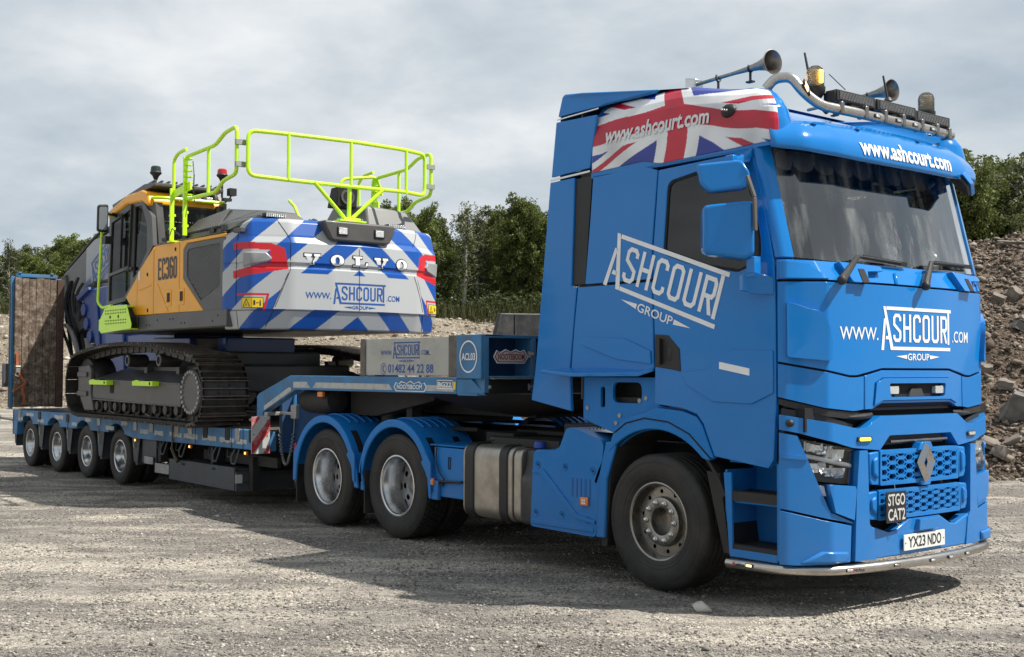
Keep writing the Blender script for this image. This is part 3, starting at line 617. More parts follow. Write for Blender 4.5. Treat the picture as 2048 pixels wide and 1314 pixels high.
# marker lamps on the beam
for s0, mm in ((-.67, 'amberlit'), (.70, 'clearlamp')):
    o = panel('marker_lamp_base', [r2d([(s0-.07, 1.165), (s0-.07, 1.20), (s0+.07, 1.20), (s0+.07, 1.165)], .014)], bm_, M['black'], truck, off=.012, th=.02, bevel=.004)
    panel('marker_lamp', [r2d([(s0-.052, 1.171), (s0-.052, 1.194), (s0+.052, 1.194), (s0+.052, 1.171)], .008)], bm_, M[mm], o, off=.018, th=.01, bevel=.003)
mb = MB(); mb.ball(Cmap(.05)(-1.26, 1.30, 0), .03, 12, (1, 1, .9)); mb.build('side_camera', M['black'], truck)
# ---- grilles: hex lattice frames
def hexgrille(s0, s1, z0, z1, name):
    o = panel(name, [r2d([(s0, z0), (s0+.005, z1), (s1-.005, z1), (s1, z0)], .015), r2d([(s0+.022, z0+.028), (s0+.022, z1-.028), (s1-.022, z1-.028), (s1-.022, z0+.028)], .01)], bm_, M['bluesat'], truck, off=.015, th=.07, bevel=.006, cuts_a=cc)
    a0, a1, b0, b1 = s0+.02, s1-.02, z0+.026, z1-.026
    rows = 3; ch = (b1-b0)/rows; cw = ch*3.1; D = bm_; mb = MB()
    def seg(p, q, wd=.0075):
        (x0, y0), (x1, y1) = p, q
        if max(x0, x1) < a0 or min(x0, x1) > a1 or max(y0, y1) < b0-.001 or min(y0, y1) > b1+.001: return
        x0, x1 = max(a0, min(a1, x0)), max(a0, min(a1, x1)); y0, y1 = max(b0, min(b1, y0)), max(b0, min(b1, y1))
        if abs(x0-x1)+abs(y0-y1) < .004: return
        A = Vector(D(x0, y0, .0)); B_ = Vector(D(x1, y1, .0)); mb.bar(A, B_, wd, .028, up=(1, 0, 0))
    ncol = int((a1-a0)/(cw/2))+2
    for i in range(-1, ncol):
        for j in range(rows+1):
            cx = a0+i*cw/2+.02; cz = b0+(j+(.5 if i % 2 else 0))*ch
            hw, hh, fl = cw*.235, ch*.36, cw*.135
            # hexagon outline
            P = [(cx-hw, cz), (cx-fl, cz+hh), (cx+fl, cz+hh), (cx+hw, cz), (cx+fl, cz-hh), (cx-fl, cz-hh)]
            for k in range(6): seg(P[k], P[(k+1) % 6])
            seg((cx+hw, cz), (cx+cw/2-hw+.02, cz)) if False else None
            seg((cx+fl, cz+hh), (cx+cw/2-hw, cz+ch/2), .008) if i % 1 == 0 else None; seg((cx+fl, cz-hh), (cx+cw/2-hw, cz-ch/2), .008)
            seg((cx+hw, cz), (cx+cw-hw, cz), .013)
    mb.build('grille_lattice', M['bluesat'], o)
    panel('grille_backing', [[(s0+.01, z0+.01), (s0+.01, z1-.01), (s1-.01, z1-.01), (s1-.01, z0+.01)]], bm_, G, o, off=-.05, th=0, bevel=0)
    for h in (-1, 1):
        b = s1 if h > 0 else s0
        q = [(b+h*.006, z1-.005), (b+h*.105, z1-.012), (b+h*.112, z1-.04), (b+h*.112, z0+.045), (b+h*.09, z0+.012), (b+h*.006, z0+.006)]
        panel('grille_side_cap', [q], bm_, M['bluesat'], o, off=.012, th=.07, bevel=.010)
        panel('grille_cap_pad', [[(b+h*.03, z1-.035), (b+h*.085, z1-.06), (b+h*.085, z0+.08), (b+h*.03, z0+.045)]], bm_, M['bluesat'], o, off=.03, th=.03, bevel=.014)
    return o
hexgrille(-.52, .47, .855, 1.098, 'upper_grille'); hexgrille(-.54, .49, .615, .825, 'lower_grille')
panel('badge_bridge', [[(-.10, 1.085), (-.06, 1.145), (.06, 1.145), (.10, 1.085)]], bm_, B, truck, off=.035, th=.07, bevel=.008)
panel('badge_bridge_foot', [[(-.07, .868), (-.055, .835), (.055, .835), (.07, .868)]], bm_, B, truck, off=.03, th=.05, bevel=.006)
# diamond badge
mb = MB(); c = Vector((1.52, -.015, 1.0)); ow, oh, iw, ih, dp = .098, .145, .036, .078, .028
O = [Vector((0, 0, oh)), Vector((0, ow, 0)), Vector((0, 0, -oh)), Vector((0, -ow, 0))]; I = [Vector((0, 0, ih)), Vector((0, iw, 0)), Vector((0, 0, -ih)), Vector((0, -iw, 0))]
vs = []; fs = []
for k in range(4): vs += [c+O[k]-Vector((.012, 0, 0)), c+(O[k]*.55+I[k]*.45)+Vector((dp, 0, 0)), c+I[k]-Vector((.012, 0, 0))]
for k in range(4):
    a = k*3; b = ((k+1) % 4)*3; fs += [(a, b, b+1, a+1), (a+1, b+1, b+2, a+2)]
mb.add(vs, fs); mb.build('diamond_badge', mat('dark_chrome', (.42, .42, .43), .14, 1), truck, ang=10)
# lower centre of the bumper
cen = [(-.635, .585), (-.55, .565), (-.42, .525), (-.35, .535), (-.20, .605), (.20, .605), (.35, .535), (.42, .525), (.55, .565), (.635, .585), (.56, .355), (-.56, .355)]
panel('bumper_centre', [cen], bm_, B, truck, off=.012, th=.09, bevel=.010, cuts_a=cc)
panel('tow_eye_cover', [[(-.125, .52), (-.105, .60), (.125, .60), (.125, .52)]], bm_, B, truck, off=.05, th=.06, bevel=.006)
pl = panel('number_plate', [r2d([(-.26-.03, .388), (-.26-.03, .499), (.26-.03, .499), (.26-.03, .388)], .006)], lambda y, z, d: (1.512+d, y, z), M['platewhite'], truck, th=.008, bevel=.001)
D2().add(fit_text('YX23', .215, .079, bold=.018), 0, 0).add(fit_text('NDO', .175, .079, bold=.018), .245, 0).build('registration', lambda y, z, d: (1.512+d, y, z), M['plateblk'], pl, -.24, .404, off=.0015)
d = D2(); d.add((lambda c, r: ([(c[0]+r*math.cos(t), c[1]+r*math.sin(t)) for t in np.linspace(0, 6.28, 9)[:-1]], [tuple(range(8))]))((-.272, .44), .006)); d.add((lambda c, r: ([(c[0]+r*math.cos(t), c[1]+r*math.sin(t)) for t in np.linspace(0, 6.28, 9)[:-1]], [tuple(range(8))]))((.212, .44), .006)); d.build('plate_screws', lambda y, z, d: (1.512+d, y, z), M['plateblk'], pl, off=.0015)
# front lettering
D2().add(fit_text('www.ashcourt.com', 1.02, .115, bold=.022)).build('visor_lettering', lambda a, z, d: VIS(a, z, d), M['white'], truck, -.56, .035, cuts_a=[k*.04 for k in range(-20, 20)], off=.004) if False else None
lg = ashcourt(www='up')
lg.build('company_lettering', fr, M['white'], truck, -.44, 1.80, 0, .90, off=.003, cuts_a=[-.6, -.3, 0, .3, .6])
lg2 = ashcourt()
lg2.build('company_lettering', Smap(-1), M['white'], truck, -.545, 2.335, -.325, 1.235, off=.003)
lg2.build('company_lettering', lambda x, z, d: (-x, 1.25+d, z), M['white'], truck, -.5, 2.1, .2, 1.1, off=.003)
# STGO sign hung on the grille
sgn = thing('category_sign', 'black sign reading STGO CAT2 tied to the lower grille of the lorry', 'sign', (1.53, -.41, .6))
panel('sign_plate', [r2d([(-.535, .60), (-.535, .815), (-.295, .815), (-.295, .60)], .008)], lambda y, z, d: (1.535+d, y, z), M['plateblk'], sgn, th=.006, bevel=.001)
D2().add(fit_text('STGO', .205, .082, bold=.02), .018, .118).add(fit_text('CAT2', .205, .082, bold=.02), .018, .015).build('sign_lettering', lambda y, z, d: (1.535+d, y, z), mat('grey_print', (.55, .55, .54), .5), sgn, -.535, .60, off=.002)
mb = MB(); mb.tube([(1.53, -.42, .81), (1.53, -.43, .86)], .003, 5); mb.tube([(1.53, -.41, .60), (1.54, -.39, .575), (1.53, -.38, .59)], .003, 5); mb.build('wire_tie', M['galv'], sgn)
# under-run bar
mb = MB(); path = rp([(.71, -1.23, .300), (1.18, -1.225, .305), (1.42, -.98, .305), (1.505, -.5, .305), (1.535, 0, .305), (1.505, .5, .305), (1.42, .98, .305), (1.18, 1.225, .305), (.71, 1.23, .300)], .16, 6)
mb.tube(path, .034, 14); bar = mb.build('front_light_bar', M['steel'], truck)
for i, (x, y, mm) in enumerate(((.93, -1.265, 'warm'), (1.46, -.86, 'clearlamp'), (1.515, -.42, 'steel'), (1.568, -.02, 'clearlamp'), (1.555, .22, 'clearlamp'), (1.53, .48, 'clearlamp'), (1.45, .95, 'steel'))):
    n_ = Vector((0, -1, 0)) if i == 0 else Vector((1, y*.35, 0)).normalized(); t_ = Vector((-n_.y, n_.x, 0)); c = Vector((x, y, .306))
    if i == 0: c = Vector((.93, -1.262, .308))
    else:
        c = Vector((min(path, key=lambda p: abs(p.y-y)+(p.x < 1.1)*9).x, y, .306))+n_*.034
    mb = MB(); mb.obox(c, t_*.034, n_*.006, Vector((0, 0, .012))); o = mb.build('bar_lamp_bezel', M['black'], bar, bevel=.004)
    mb = MB(); mb.obox(c+n_*.004, t_*.024, n_*.006, Vector((0, 0, .008))); mb.build('bar_lamp', M[mm], o, bevel=.003)
def flat(o_, t_, up=Vector((0, 0, 1)), n_=None):
    o_ = Vector(o_); t_ = Vector(t_).normalized(); n_ = n_ or t_.cross(Vector(up)).normalized(); up = n_.cross(t_).normalized()
    return lambda a, b, d: tuple(o_+t_*a+up*b+n_*d)
for c_, t_ in (((.78, -1.265, .293), (1, 0, 0)), ((1.478, -.86, .293), (.12, .38, 0))):
    D2().add(fit_text('K', .026, .028, bold=.02, shear=.2)).build('bar_maker_mark', flat(c_, t_), M['red'], bar, off=.0022)
    D2().add(fit_text('elsa', .075, .026, bold=.02, shear=.2)).build('bar_maker_mark', flat(c_, t_), M['plateblk'], bar, .03, 0, off=.0022)
# ---- roof. plan curve shrinks level by level
RC = Curve([(1.20, 0), (1.195, .5), (1.18, .95), (1.16, 1.245), (-.68, 1.25)], [0, .3, .2, .12, 0])
LV = [(0, 0), (.10, 0), (.20, .004), (.32, .018), (.42, .045), (.50, .085), (.56, .135), (.61, .21), (.645, .33), (.665, .5), (.68, .75), (.685, 1.15)]
LZ = [a for a, b in LV]; LI = [b for a, b in LV]
def roofpt(u, k, d=0):    # u along the curve, k = level height 0..0.685
    x, y = RC.at(u); n = RC.nor(u); ins = float(np.interp(k, LZ, LI)); q = 1-ins/1.25
    f = .20*ss_(.15, 1.15, x); xx = -.68+(x+.68)*(1-ins*.88)-ss_(.3, 1.1, x)*(1-ss_(.75, 1.15, abs(y)))*.75*k; z = 3.205+k*(1-f*ss_(0, .5, k))+.03*ss_(-.1, -.6, x)*k
    up = min(1, ins*2.2); return (xx+n[0]*d*(1-up*.5), y*q+n[1]*d*(1-up*.5), z+d*up)
us = [float(v) for v in np.interp(np.linspace(0, len(RC.S)-1, (len(RC.S)-1)*2+1), range(len(RC.S)), RC.S)]
us = sorted(set([round(v, 4) for v in us]+[round(v, 4) for v in np.linspace(us[0], us[-1], 60)]))
ks = sorted(set(LZ+[round(v, 3) for v in np.linspace(0, .66, 16)]))
vs = [roofpt(u, k) for k in ks for u in us]; nu = len(us)
fs = [(i*nu+j, i*nu+j+1, (i+1)*nu+j+1, (i+1)*nu+j) for i in range(len(ks)-1) for j in range(nu-1)]
MB().add(vs, fs).build('roof', B, truck, ang=50)
# roof air deflector box at the back
tun = [(-1.115, 3.752), (-.615, 3.765), (-.56, 3.84), (-.44, 3.895), (-.2, 3.935), (.12, 3.95), (.30, 3.90), (.35, 3.72), (-.6, 3.70)]
mb = MB()
prof = [(-1.11, 3.76), (-1.075, 3.945), (-1.04, 3.965), (-.4, 3.985), (.1, 3.965), (.45, 3.90)]
flagc = [(-.615, 3.765), (-.55, 3.83), (-.42, 3.885), (-.2, 3.925), (.1, 3.94), (.45, 3.90)]
side = [(-1.11, 3.76), (-1.08, 3.925), (-1.05, 3.945), (-.83, 3.92), (-.44, 3.872), (-.08, 3.825), (-.12, 3.80), (-.28, 3.80), (-.45, 3.79), (-.56, 3.775), (-.615, 3.765)]
for sg in (-1, 1):
    mb2 = MB(); mb2.prism([(x, sg*(1.235-(z-3.76)*.12-.115*ss_(-.62, -.3, x)), z) for x, z in side], (0, -sg*.04, 0)); mb2.build('roof_deflector_corner', B, truck, bevel=.01)
    mb2 = MB(); pts = [(-.615, 3.765, 1.23), (-.55, 3.818, 1.22), (-.42, 3.862, 1.21), (-.2, 3.897, 1.20), (-.05, 3.92, 1.14), (-.05, 3.8, .9), (-.6, 3.72, 1.0)]
n_ = 14; vs = []; 
for (x, z) in [(-1.115, 3.2), (-1.11, 3.76), (-1.08, 3.925), (-1.05, 3.950), (-.83, 3.928), (-.44, 3.882), (-.1, 3.840), (.2, 3.80)]:
    for j in range(n_+1):
        y = -1.205+2.41*j/n_; e_ = abs(y)/1.205; vs.append((x, y*(1-.012*(z-3.76 > 0))*(1-.095*ss_(-.62, -.3, x)), z-.010*ss_(.9, 1, e_)))
fs = [(i*(n_+1)+j, i*(n_+1)+j+1, (i+1)*(n_+1)+j+1, (i+1)*(n_+1)+j) for i in range(7) for j in range(n_)]
MB().add(vs, fs).build('roof_deflector', B, truck, ang=40)
# union flag panel
def flagcol(u, v):     # u,v in -1..1
    a = abs(u)*1.0; WH = (.76, .77, .78); RD = (.50, .008, .030); BL = (.012, .030, .28)
    asp = 2.35
    X = u*asp; Y = v
    rw, ww = .17*1.35, .29*1.35
    if abs(X) < rw*1.05 or abs(Y) < .25: return RD
    if abs(X) < ww*1.3 or abs(Y) < .47: return WH
    L = math.hypot(asp, 1); dd = (X*1-Y*asp)/L; de = (X*1+Y*asp)/L
    for t, sgn in ((dd, 1 if X > 0 else -1), (de, 1 if X < 0 else -1)):
        tt = t*(1 if X > 0 else -1)
        q = t if True else 0
        if (X*Y > 0 and t is dd) or (X*Y < 0 and t is de):
            s_ = q*(1 if X > 0 else -1)*(1 if t is dd else 1)
            if -.015 < s_ < .125: return RD
            if abs(s_) < .29: return WH
    return BL
def flagat(x, z, u_, k_):
    w1 = .05*math.sin(x*4.2+1.2)+.02*math.sin(x*9+z*5)
    zc_ = float(np.interp(x, [-.65, .2, .6, 1.0, 1.2], [3.52, 3.535, 3.50, 3.42, 3.35]))+w1*.35
    hh = .30
    v = (z-zc_)/hh; xc = .205+.045*math.sin((z-3.2)*7)
    u = (x-xc)/(.93 if x < xc else 1.05)
    c = flagcol(max(-1, min(1, u)), max(-1.3, min(1.3, v)))
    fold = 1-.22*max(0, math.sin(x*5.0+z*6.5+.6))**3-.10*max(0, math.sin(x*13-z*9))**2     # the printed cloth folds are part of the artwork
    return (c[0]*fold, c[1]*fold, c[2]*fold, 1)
for sg in (-1, 1):
    uu = np.linspace(-RC.S[-1]+.012, -1.20, 345) if sg < 0 else np.linspace(1.5, RC.S[-1]-.012, 60)
    kk = np.linspace(.0, 1, 120 if sg < 0 else 30); vs = []; cols = []
    for t in kk:
        for u in uu:
            x0 = RC.at(u)[0]
            top = float(np.interp(x0, [-.68, -.6, -.45, -.2, .1, .6, .95, 1.1, 1.2], [.47, .535, .57, .59, .60, .615, .60, .56, .50]))
            bot = float(np.interp(x0, [-.68, -.1, .05, .1, 1.2], [.03, .048, .015, .008, .03]))
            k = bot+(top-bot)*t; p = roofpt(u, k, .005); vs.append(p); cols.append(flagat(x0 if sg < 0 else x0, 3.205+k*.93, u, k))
    nu = len(uu); fs = [(i*nu+j, i*nu+j+1, (i+1)*nu+j+1, (i+1)*nu+j) for i in range(len(kk)-1) for j in range(nu-1)]
    fo = MB().add(vs, fs)
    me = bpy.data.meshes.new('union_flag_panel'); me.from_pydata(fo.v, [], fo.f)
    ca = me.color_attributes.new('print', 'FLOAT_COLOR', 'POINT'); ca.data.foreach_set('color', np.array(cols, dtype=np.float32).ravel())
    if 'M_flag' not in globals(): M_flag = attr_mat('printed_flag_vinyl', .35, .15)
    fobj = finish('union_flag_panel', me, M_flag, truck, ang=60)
    sol = fobj.modifiers.new('s', 'SOLIDIFY'); sol.thickness = .004; sol.offset = -1 if sg < 0 else 1
    if sg < 0:
        ul = RC.S[-1]
        D2().add(fit_text('www.ashcourt.com', 1.12, .13, shear=.22, bold=.028)).build('flag_lettering', lambda x, z, d: (lambda p: (p[0], p[1], p[2]))(roofpt(-(RC.S[-1]-(x+.68)), (z-3.205)/.97, d)), mat('silver_print', (.66, .67, .68), .35), fobj, -.52, 3.43, .012, .98, off=.012, cuts_a=[-.4, -.2, 0, .2, .4], cuts_b=[3.4+.015*q for q in range(14)])
        mb = MB(); p = roofpt(-(RC.S[-1]-(.76+.68)), .33, .0); mb.ball(p, .055, 14, (1.25, .8, .95)); cm = mb.build('side_camera', M['black'], truck)
        mb = MB(); [mb.ball((p[0]-.03+.022*k, p[1]-.043, p[2]+.012-.006*k), .009, 8) for k in range(3)]; mb.build('camera_lenses', M['clearlamp'], cm)
# ---- visor
VC = Curve([(1.385, 0), (1.375, .4), (1.345, .8), (1.275, 1.08), (1.13, 1.262)], [0, .4, .3, .15, 0])
vu = np.linspace(-VC.S[-1], VC.S[-1], 61); vk = np.linspace(0, 1, 9)
def VIS(u, t, d=0):
    x, y = VC.at(u); n = VC.nor(u); e_ = abs(u)/VC.S[-1]; zb = 3.125+.06*e_**3; zt = 3.41-.03*e_**2
    bow = .030*math.sin(math.pi*t)-.105*t**1.4+.02*(1-t); z = zb+(zt-zb)*t
    nz = .18+.5*t; l = math.hypot(1, nz)
    return (x+n[0]*(bow+d/l), y+n[1]*(bow+d/l), z+d*nz/l)
vs = [VIS(u, t) for t in vk for u in vu]; nu = 61
fs = [(i*nu+j, i*nu+j+1, (i+1)*nu+j+1, (i+1)*nu+j) for i in range(8) for j in range(nu-1)]
vo = MB().add(vs, fs).build('sun_visor', B, truck, ang=60); sm = vo.modifiers.new('s', 'SOLIDIFY'); sm.thickness = .018; sm.offset = -1
mb = MB(); vb = [VIS(u, .93, -.01) for u in vu]; vr = [(p[0]-.22, p[1]*.97, p[2]+.01) for p in vb]
MB().add(vb+vr, [(j, j+1, nu+j+1, nu+j) for j in range(nu-1)]).build('visor_shelf', B, truck)
D2().add(fit_text('www.ashcourt.com', 1.16, .46, bold=.03)).build('visor_lettering', lambda u, t, d: VIS(u, t, d), M['white'], vo, -.58, .17, cuts_a=list(np.linspace(-.6, .6, 13)), off=.005, cuts_b=[.1+.04*q for q in range(18)])
for u0 in (-.95, -.5, .25): mb = MB(); p = VIS(u0, .90, .0); mb.ball(p, .02, 10, (1.2, 1.4, .5)); mb.build('visor_cap', M['logoblue'], vo)
# kerb mirror under the far end of the visor
mb = MB(); mb.prism([(1.22, .78, 3.22), (1.40, .72, 3.17), (1.44, .76, 3.09), (1.34, .96, 3.03), (1.22, .98, 3.08)], (-.02, .08, .03)); mb.tube([(1.15, .9, 3.2), (1.25, .88, 3.18)], .025, 8); km = mb.build('kerb_mirror', B, truck, bevel=.015)
mb = MB(); mb.prism([(1.24, .775, 3.20), (1.38, .725, 3.155), (1.42, .765, 3.09), (1.33, .945, 3.045), (1.24, .965, 3.09)], (-.005, -.02, -.012)); mb.build('mirror_glass', M['black'], km)
# ---- roof light bar
pth = rp([(.90, -1.02, 3.665), (.96, -1.0, 3.73), (1.06, -.94, 3.735), (1.13, -.90, 3.62), (1.2, -.80, 3.525), (1.245, -.5, 3.515), (1.26, 0, 3.51), (1.245, .5, 3.515), (1.2, .80, 3.525), (1.15, .96, 3.54)], .08, 5)
mb = MB(); mb.tube(pth, .037, 14); rb = mb.build('roof_light_bar', M['steel'], truck)
mb = MB(); mb.ball((1.15, .96, 3.54), .04, 12); mb.tube([(1.15, .96, 3.54), (1.1, 1.0, 3.60)], .02, 8); mb.build('bar_end_cap', M['steel'], rb)
def barx(y): return float(np.interp(abs(y), [0, .5, .8], [1.26, 1.245, 1.2]))
for y in (-.62, -.36, -.13, .10, .36, .60, .82):
    mb = MB(); x = barx(y); mb.obox((x, y, 3.525), (.042, 0, 0), (0, .018, 0), (0, 0, .045)); mb.build('bar_clamp', M['rimgrey'], rb, bevel=.008)
for y in (-.24, .02, .25, .50):
    x = barx(y); mb = MB(); mb.obox((x+.036, y, 3.51), (.006, 0, 0), (0, .036, 0), (0, 0, .016)); o = mb.build('marker_bezel', M['black'], rb, bevel=.005)
    mb = MB(); mb.obox((x+.041, y, 3.51), (.005, 0, 0), (0, .022, 0), (0, 0, .010)); mb.build('marker_lens', M['clearlamp'], o, bevel=.004)
mb = MB(); mb.obox((1.165, -.905, 3.64), (.012, -.012, -.02), (.004, .028, -.04), (.008, 0, .012)); mb.build('side_marker_bezel', M['black'], rb, bevel=.004)
mb = MB(); mb.obox((1.175, -.915, 3.645), (.008, -.010, -.012), (.003, .014, -.022), (.006, 0, .008)); mb.build('side_marker_lens', M['warm'], rb, bevel=.003)
for i, (y0, y1) in enumerate(((-.66, -.20), (-.17, .33), (.38, .86))):
    x = 1.215 if i < 2 else 1.18; zc_ = 3.615; ym = (y0+y1)/2; hw = (y1-y0)/2
    mb = MB(); mb.box(x-.07, x+.03, y0, y1, zc_-.036, zc_+.042)
    for k in range(9): mb.box(x-.10, x-.07, y0+.02+k*(y1-y0-.04)/8-.004, y0+.02+k*(y1-y0-.04)/8+.004, zc_-.03, zc_+.035)
    mb.box(x-.03, x+.02, ym-.05, ym+.05, zc_-.065, zc_-.036)
    for yy in (y0-.012, y1): mb.box(x-.05, x+.02, yy, yy+.012, zc_-.05, zc_+.03)
    sp = mb.build('spot_lamp', M['black'], truck, bevel=.006)
    mb = MB(); mb.box(x+.030, x+.034, y0+.03, y1-.03, zc_-.026, zc_+.03); mb.build('lamp_glass', mat('led_lens_grey', (.11, .11, .115), .25, .3, bump=.5, bscale=70) if i == 0 else bpy.data.materials['led_lens_grey'], sp)
    mb = MB()
    for k in range(11): a = y0+.05+k*(y1-y0-.12)/10; mb.bar((x+.036, a, zc_-.022), (x+.036, a+.03, zc_+.026), .004, .006, up=(1, 0, 0))
    mb.build('lens_ribs', M['rimgrey'], sp)
# beacons
for (x, y, z0, lit) in ((1.08, -.69, 3.665, True), (1.04, .80, 3.70, False)):
    mb = MB(); mb.lathe([(0, -.05), (.045, -.05), (.07, -.01), (.072, .025), (.06, .03)], (x, y, z0), (0, 0, 1), 24); mb.tube([(x, y, z0-.03), (x+.05, y, z0-.12), (x+.10, y, z0-.17)], .02, 8)
    bc = mb.build('beacon', M['black'], truck)
    mb = MB(); mb.lathe([(.064, .03), (.064, .13), (.056, .158), (.035, .178), (0, .185)], (x, y, z0), (0, 0, 1), 24)
    mb.build('beacon_dome', glass('smoky_beacon_glass', (.88, .84, .76), 1.3) if lit else bpy.data.materials['smoky_beacon_glass'], bc)
    mb = MB(); [mb.lathe([(.045, .035+k*.014), (.058, .042+k*.014), (.045, .049+k*.014)], (x, y, z0), (0, 0, 1), 20) for k in range(8)]; mb.lathe([(.030, .03), (.030, .15), (0, .155)], (x, y, z0), (0, 0, 1), 14); mb.build('beacon_fresnel', mat('pale_fresnel_plastic', (.85, .80, .70), .3, trans=.4) if lit else bpy.data.materials['pale_fresnel_plastic'], bc)
    if lit: mb = MB(); mb.box(x+.05, x+.062, y-.022, y+.012, z0+.05, z0+.145); mb.build('beacon_led', mat('beacon_glow', (1, .6, .1), .4, emit=((1, .52, .06), 5)), bc, bevel=.004)
# air horns
for (x1, y, z, x0, rb_) in ((.76, -.66, 3.945, -.13, .088), (.80, .78, 3.945, -.1, .086)):
    mb = MB(); ax_ = Vector((1, -.12 if y < 0 else -.1, .0)); L_ = x1-x0
    mb.lathe([(.012, 0), (.014, .02), (.015, L_*.55), (.022, L_*.72), (.034, L_*.84), (.052, L_*.93), (rb_, L_), (rb_+.006, L_+.006), (rb_, L_+.008), (.055, L_-.05), (.035, L_-.11), (0, L_-.13)], (x0, y, z-.015), ax_, 28)
    hn = mb.build('air_horn', mat('tarnished_chrome', (.30, .28, .25), .3, .9, var=.2, vscale=20, dirt=.4, dcol=(.12, .10, .08), dscale=9) if y < 0 else bpy.data.materials['tarnished_chrome'], truck)
    ax_.normalize()
    for t in (.34, .74):
        p = Vector((x0, y, z-.015))+ax_*L_*t; mb = MB(); mb.tube([p+Vector((0, 0, -.028)), p+Vector((0, 0, -.10))], .010, 8); mb.tube([p+Vector((0, math.cos(a), math.sin(a)))*.028 for a in np.linspace(-4, .9, 12)], .007, 6); mb.obox(p+Vector((0, 0, -.102)), (.03, 0, 0), (0, .02, 0), (0, 0, .006)); mb.build('horn_bracket', M['black'], hn)
    if y < 0: mb = MB(); mb.prism([(-.165, y-.05, 3.895), (-.165, y-.05, 3.99), (-.06, y-.05, 3.97), (-.06, y-.05, 3.895)], (0, .10, 0)); mb.build('horn_compressor', M['alu'], hn, bevel=.008)
# aerials
for a, b, r in (((1.02, -.66, 3.72), (.98, -.68, 3.965), .011), ((.93, .44, 3.78), (.90, .42, 3.985), .011)):
    mb = MB(); mb.tube([a, b], [r, r*.7], 8); mb.lathe([(.04, 0), (.02, .03), (0, .035)], a, (0, 0, 1), 12); mb.build('aerial', M['black'], truck)
mb = MB(); mb.tube([(.9, -.08, 3.80), (.55, .2, 4.03)], .004, 6); mb.build('whip_aerial', M['black'], truck)
# ---- door mirrors (driver's side)
for sg in (-1,):
    def mhouse(name, x0, x1, z0, z1, y0, y1, dd):
        q = r2d([(y0, z0+.05), (y0+.02*0, z1-.02), (y1, z1), (y1, z0)], [.05, .04, .03, .05])
        mb = MB(); mb.prism([(x1, sg*a, b) for a, b in q], (-dd, 0, 0)); return mb.build(name, B, truck, bevel=.035, bseg=4)
    mh = MB(); q = rp_closed([(.84, sg*1.62, 2.45), (.84, sg*1.62, 2.785), (1.06, sg*1.44, 2.81), (1.10, sg*1.39, 2.80), (1.10, sg*1.39, 2.44), (1.05, sg*1.43, 2.41)], [.05, .04, 0, .03, .03, 0])
    mh.prism(q, Vector((-.12, -sg*.10, 0))); mo = mh.build('door_mirror', B, truck, bevel=.03, bseg=4)
    mg = MB(); mg.prism([tuple(Vector(p)*1+Vector((-.122, -sg*.102, 0))) for p in rp_closed([(.86, sg*1.60, 2.475), (.86, sg*1.60, 2.76), (1.07, sg*1.43, 2.775), (1.07, sg*1.43, 2.445)], .03)], Vector((-.004, -sg*.003, 0))); mg.build('mirror_glass', M['alu'], mo)
    mh = MB(); q = rp_closed([(.76, sg*1.60, 3.08), (.80, sg*1.60, 2.93), (.86, sg*1.57, 2.875), (1.07, sg*1.42, 2.90), (1.08, sg*1.41, 3.0), (1.02, sg*1.42, 3.09), (.98, sg*1.44, 3.10)], [.03, .03, .03, .04, .03, .02, .02])
    mh.prism(q, Vector((-.10, -sg*.10, 0))); mo2 = mh.build('wide_angle_mirror', B, truck, bevel=.026, bseg=4)
    mb = MB(); mb.bar((1.06, sg*1.42, 2.98), (1.105, sg*1.40, 2.83), .02, .03, (0, 1, 0)); mb.bar((1.105, sg*1.40, 2.83), (1.11, sg*1.40, 2.60), .02, .03, (0, 1, 0)); mb.build('mirror_arm_trim', mat('warm_grey_plastic', (.09, .08, .075), .5) if sg < 0 else bpy.data.materials['warm_grey_plastic'], truck, bevel=.004)
    mb = MB(); mb.obox((1.06, sg*1.36, 2.36), (.035, 0, 0), (0, .035, 0), (0, 0, .07)); mb.prism([(1.00, sg*1.40, 2.32), (1.10, sg*1.40, 2.32), (1.15, sg*1.255, 2.29), (1.15, sg*1.255, 2.17), (1.04, sg*1.36, 2.18)], (-.03, -sg*.01, -.0)); mb.prism([(1.0, sg*1.40, 2.31), (1.0, sg*1.40, 2.20), (1.13, sg*1.255, 2.17), (1.14, sg*1.255, 2.30)], (-.05, -sg*.02, 0)); mb.build('mirror_foot', B, truck, bevel=.012)
    mb = MB(); mb.prism([(.80, sg*1.255, 3.20), (.98, sg*1.26, 3.21), (.98, sg*1.30, 3.15), (.95, sg*1.42, 3.12), (.86, sg*1.42, 3.10), (.80, sg*1.3, 3.12)], (0, 0, -.06)); mb.obox((.92, sg*1.42, 3.10), (.035, 0, 0), (0, .03, 0), (0, 0, .04)); mb.build('mirror_upper_arm', B, truck, bevel=.012)
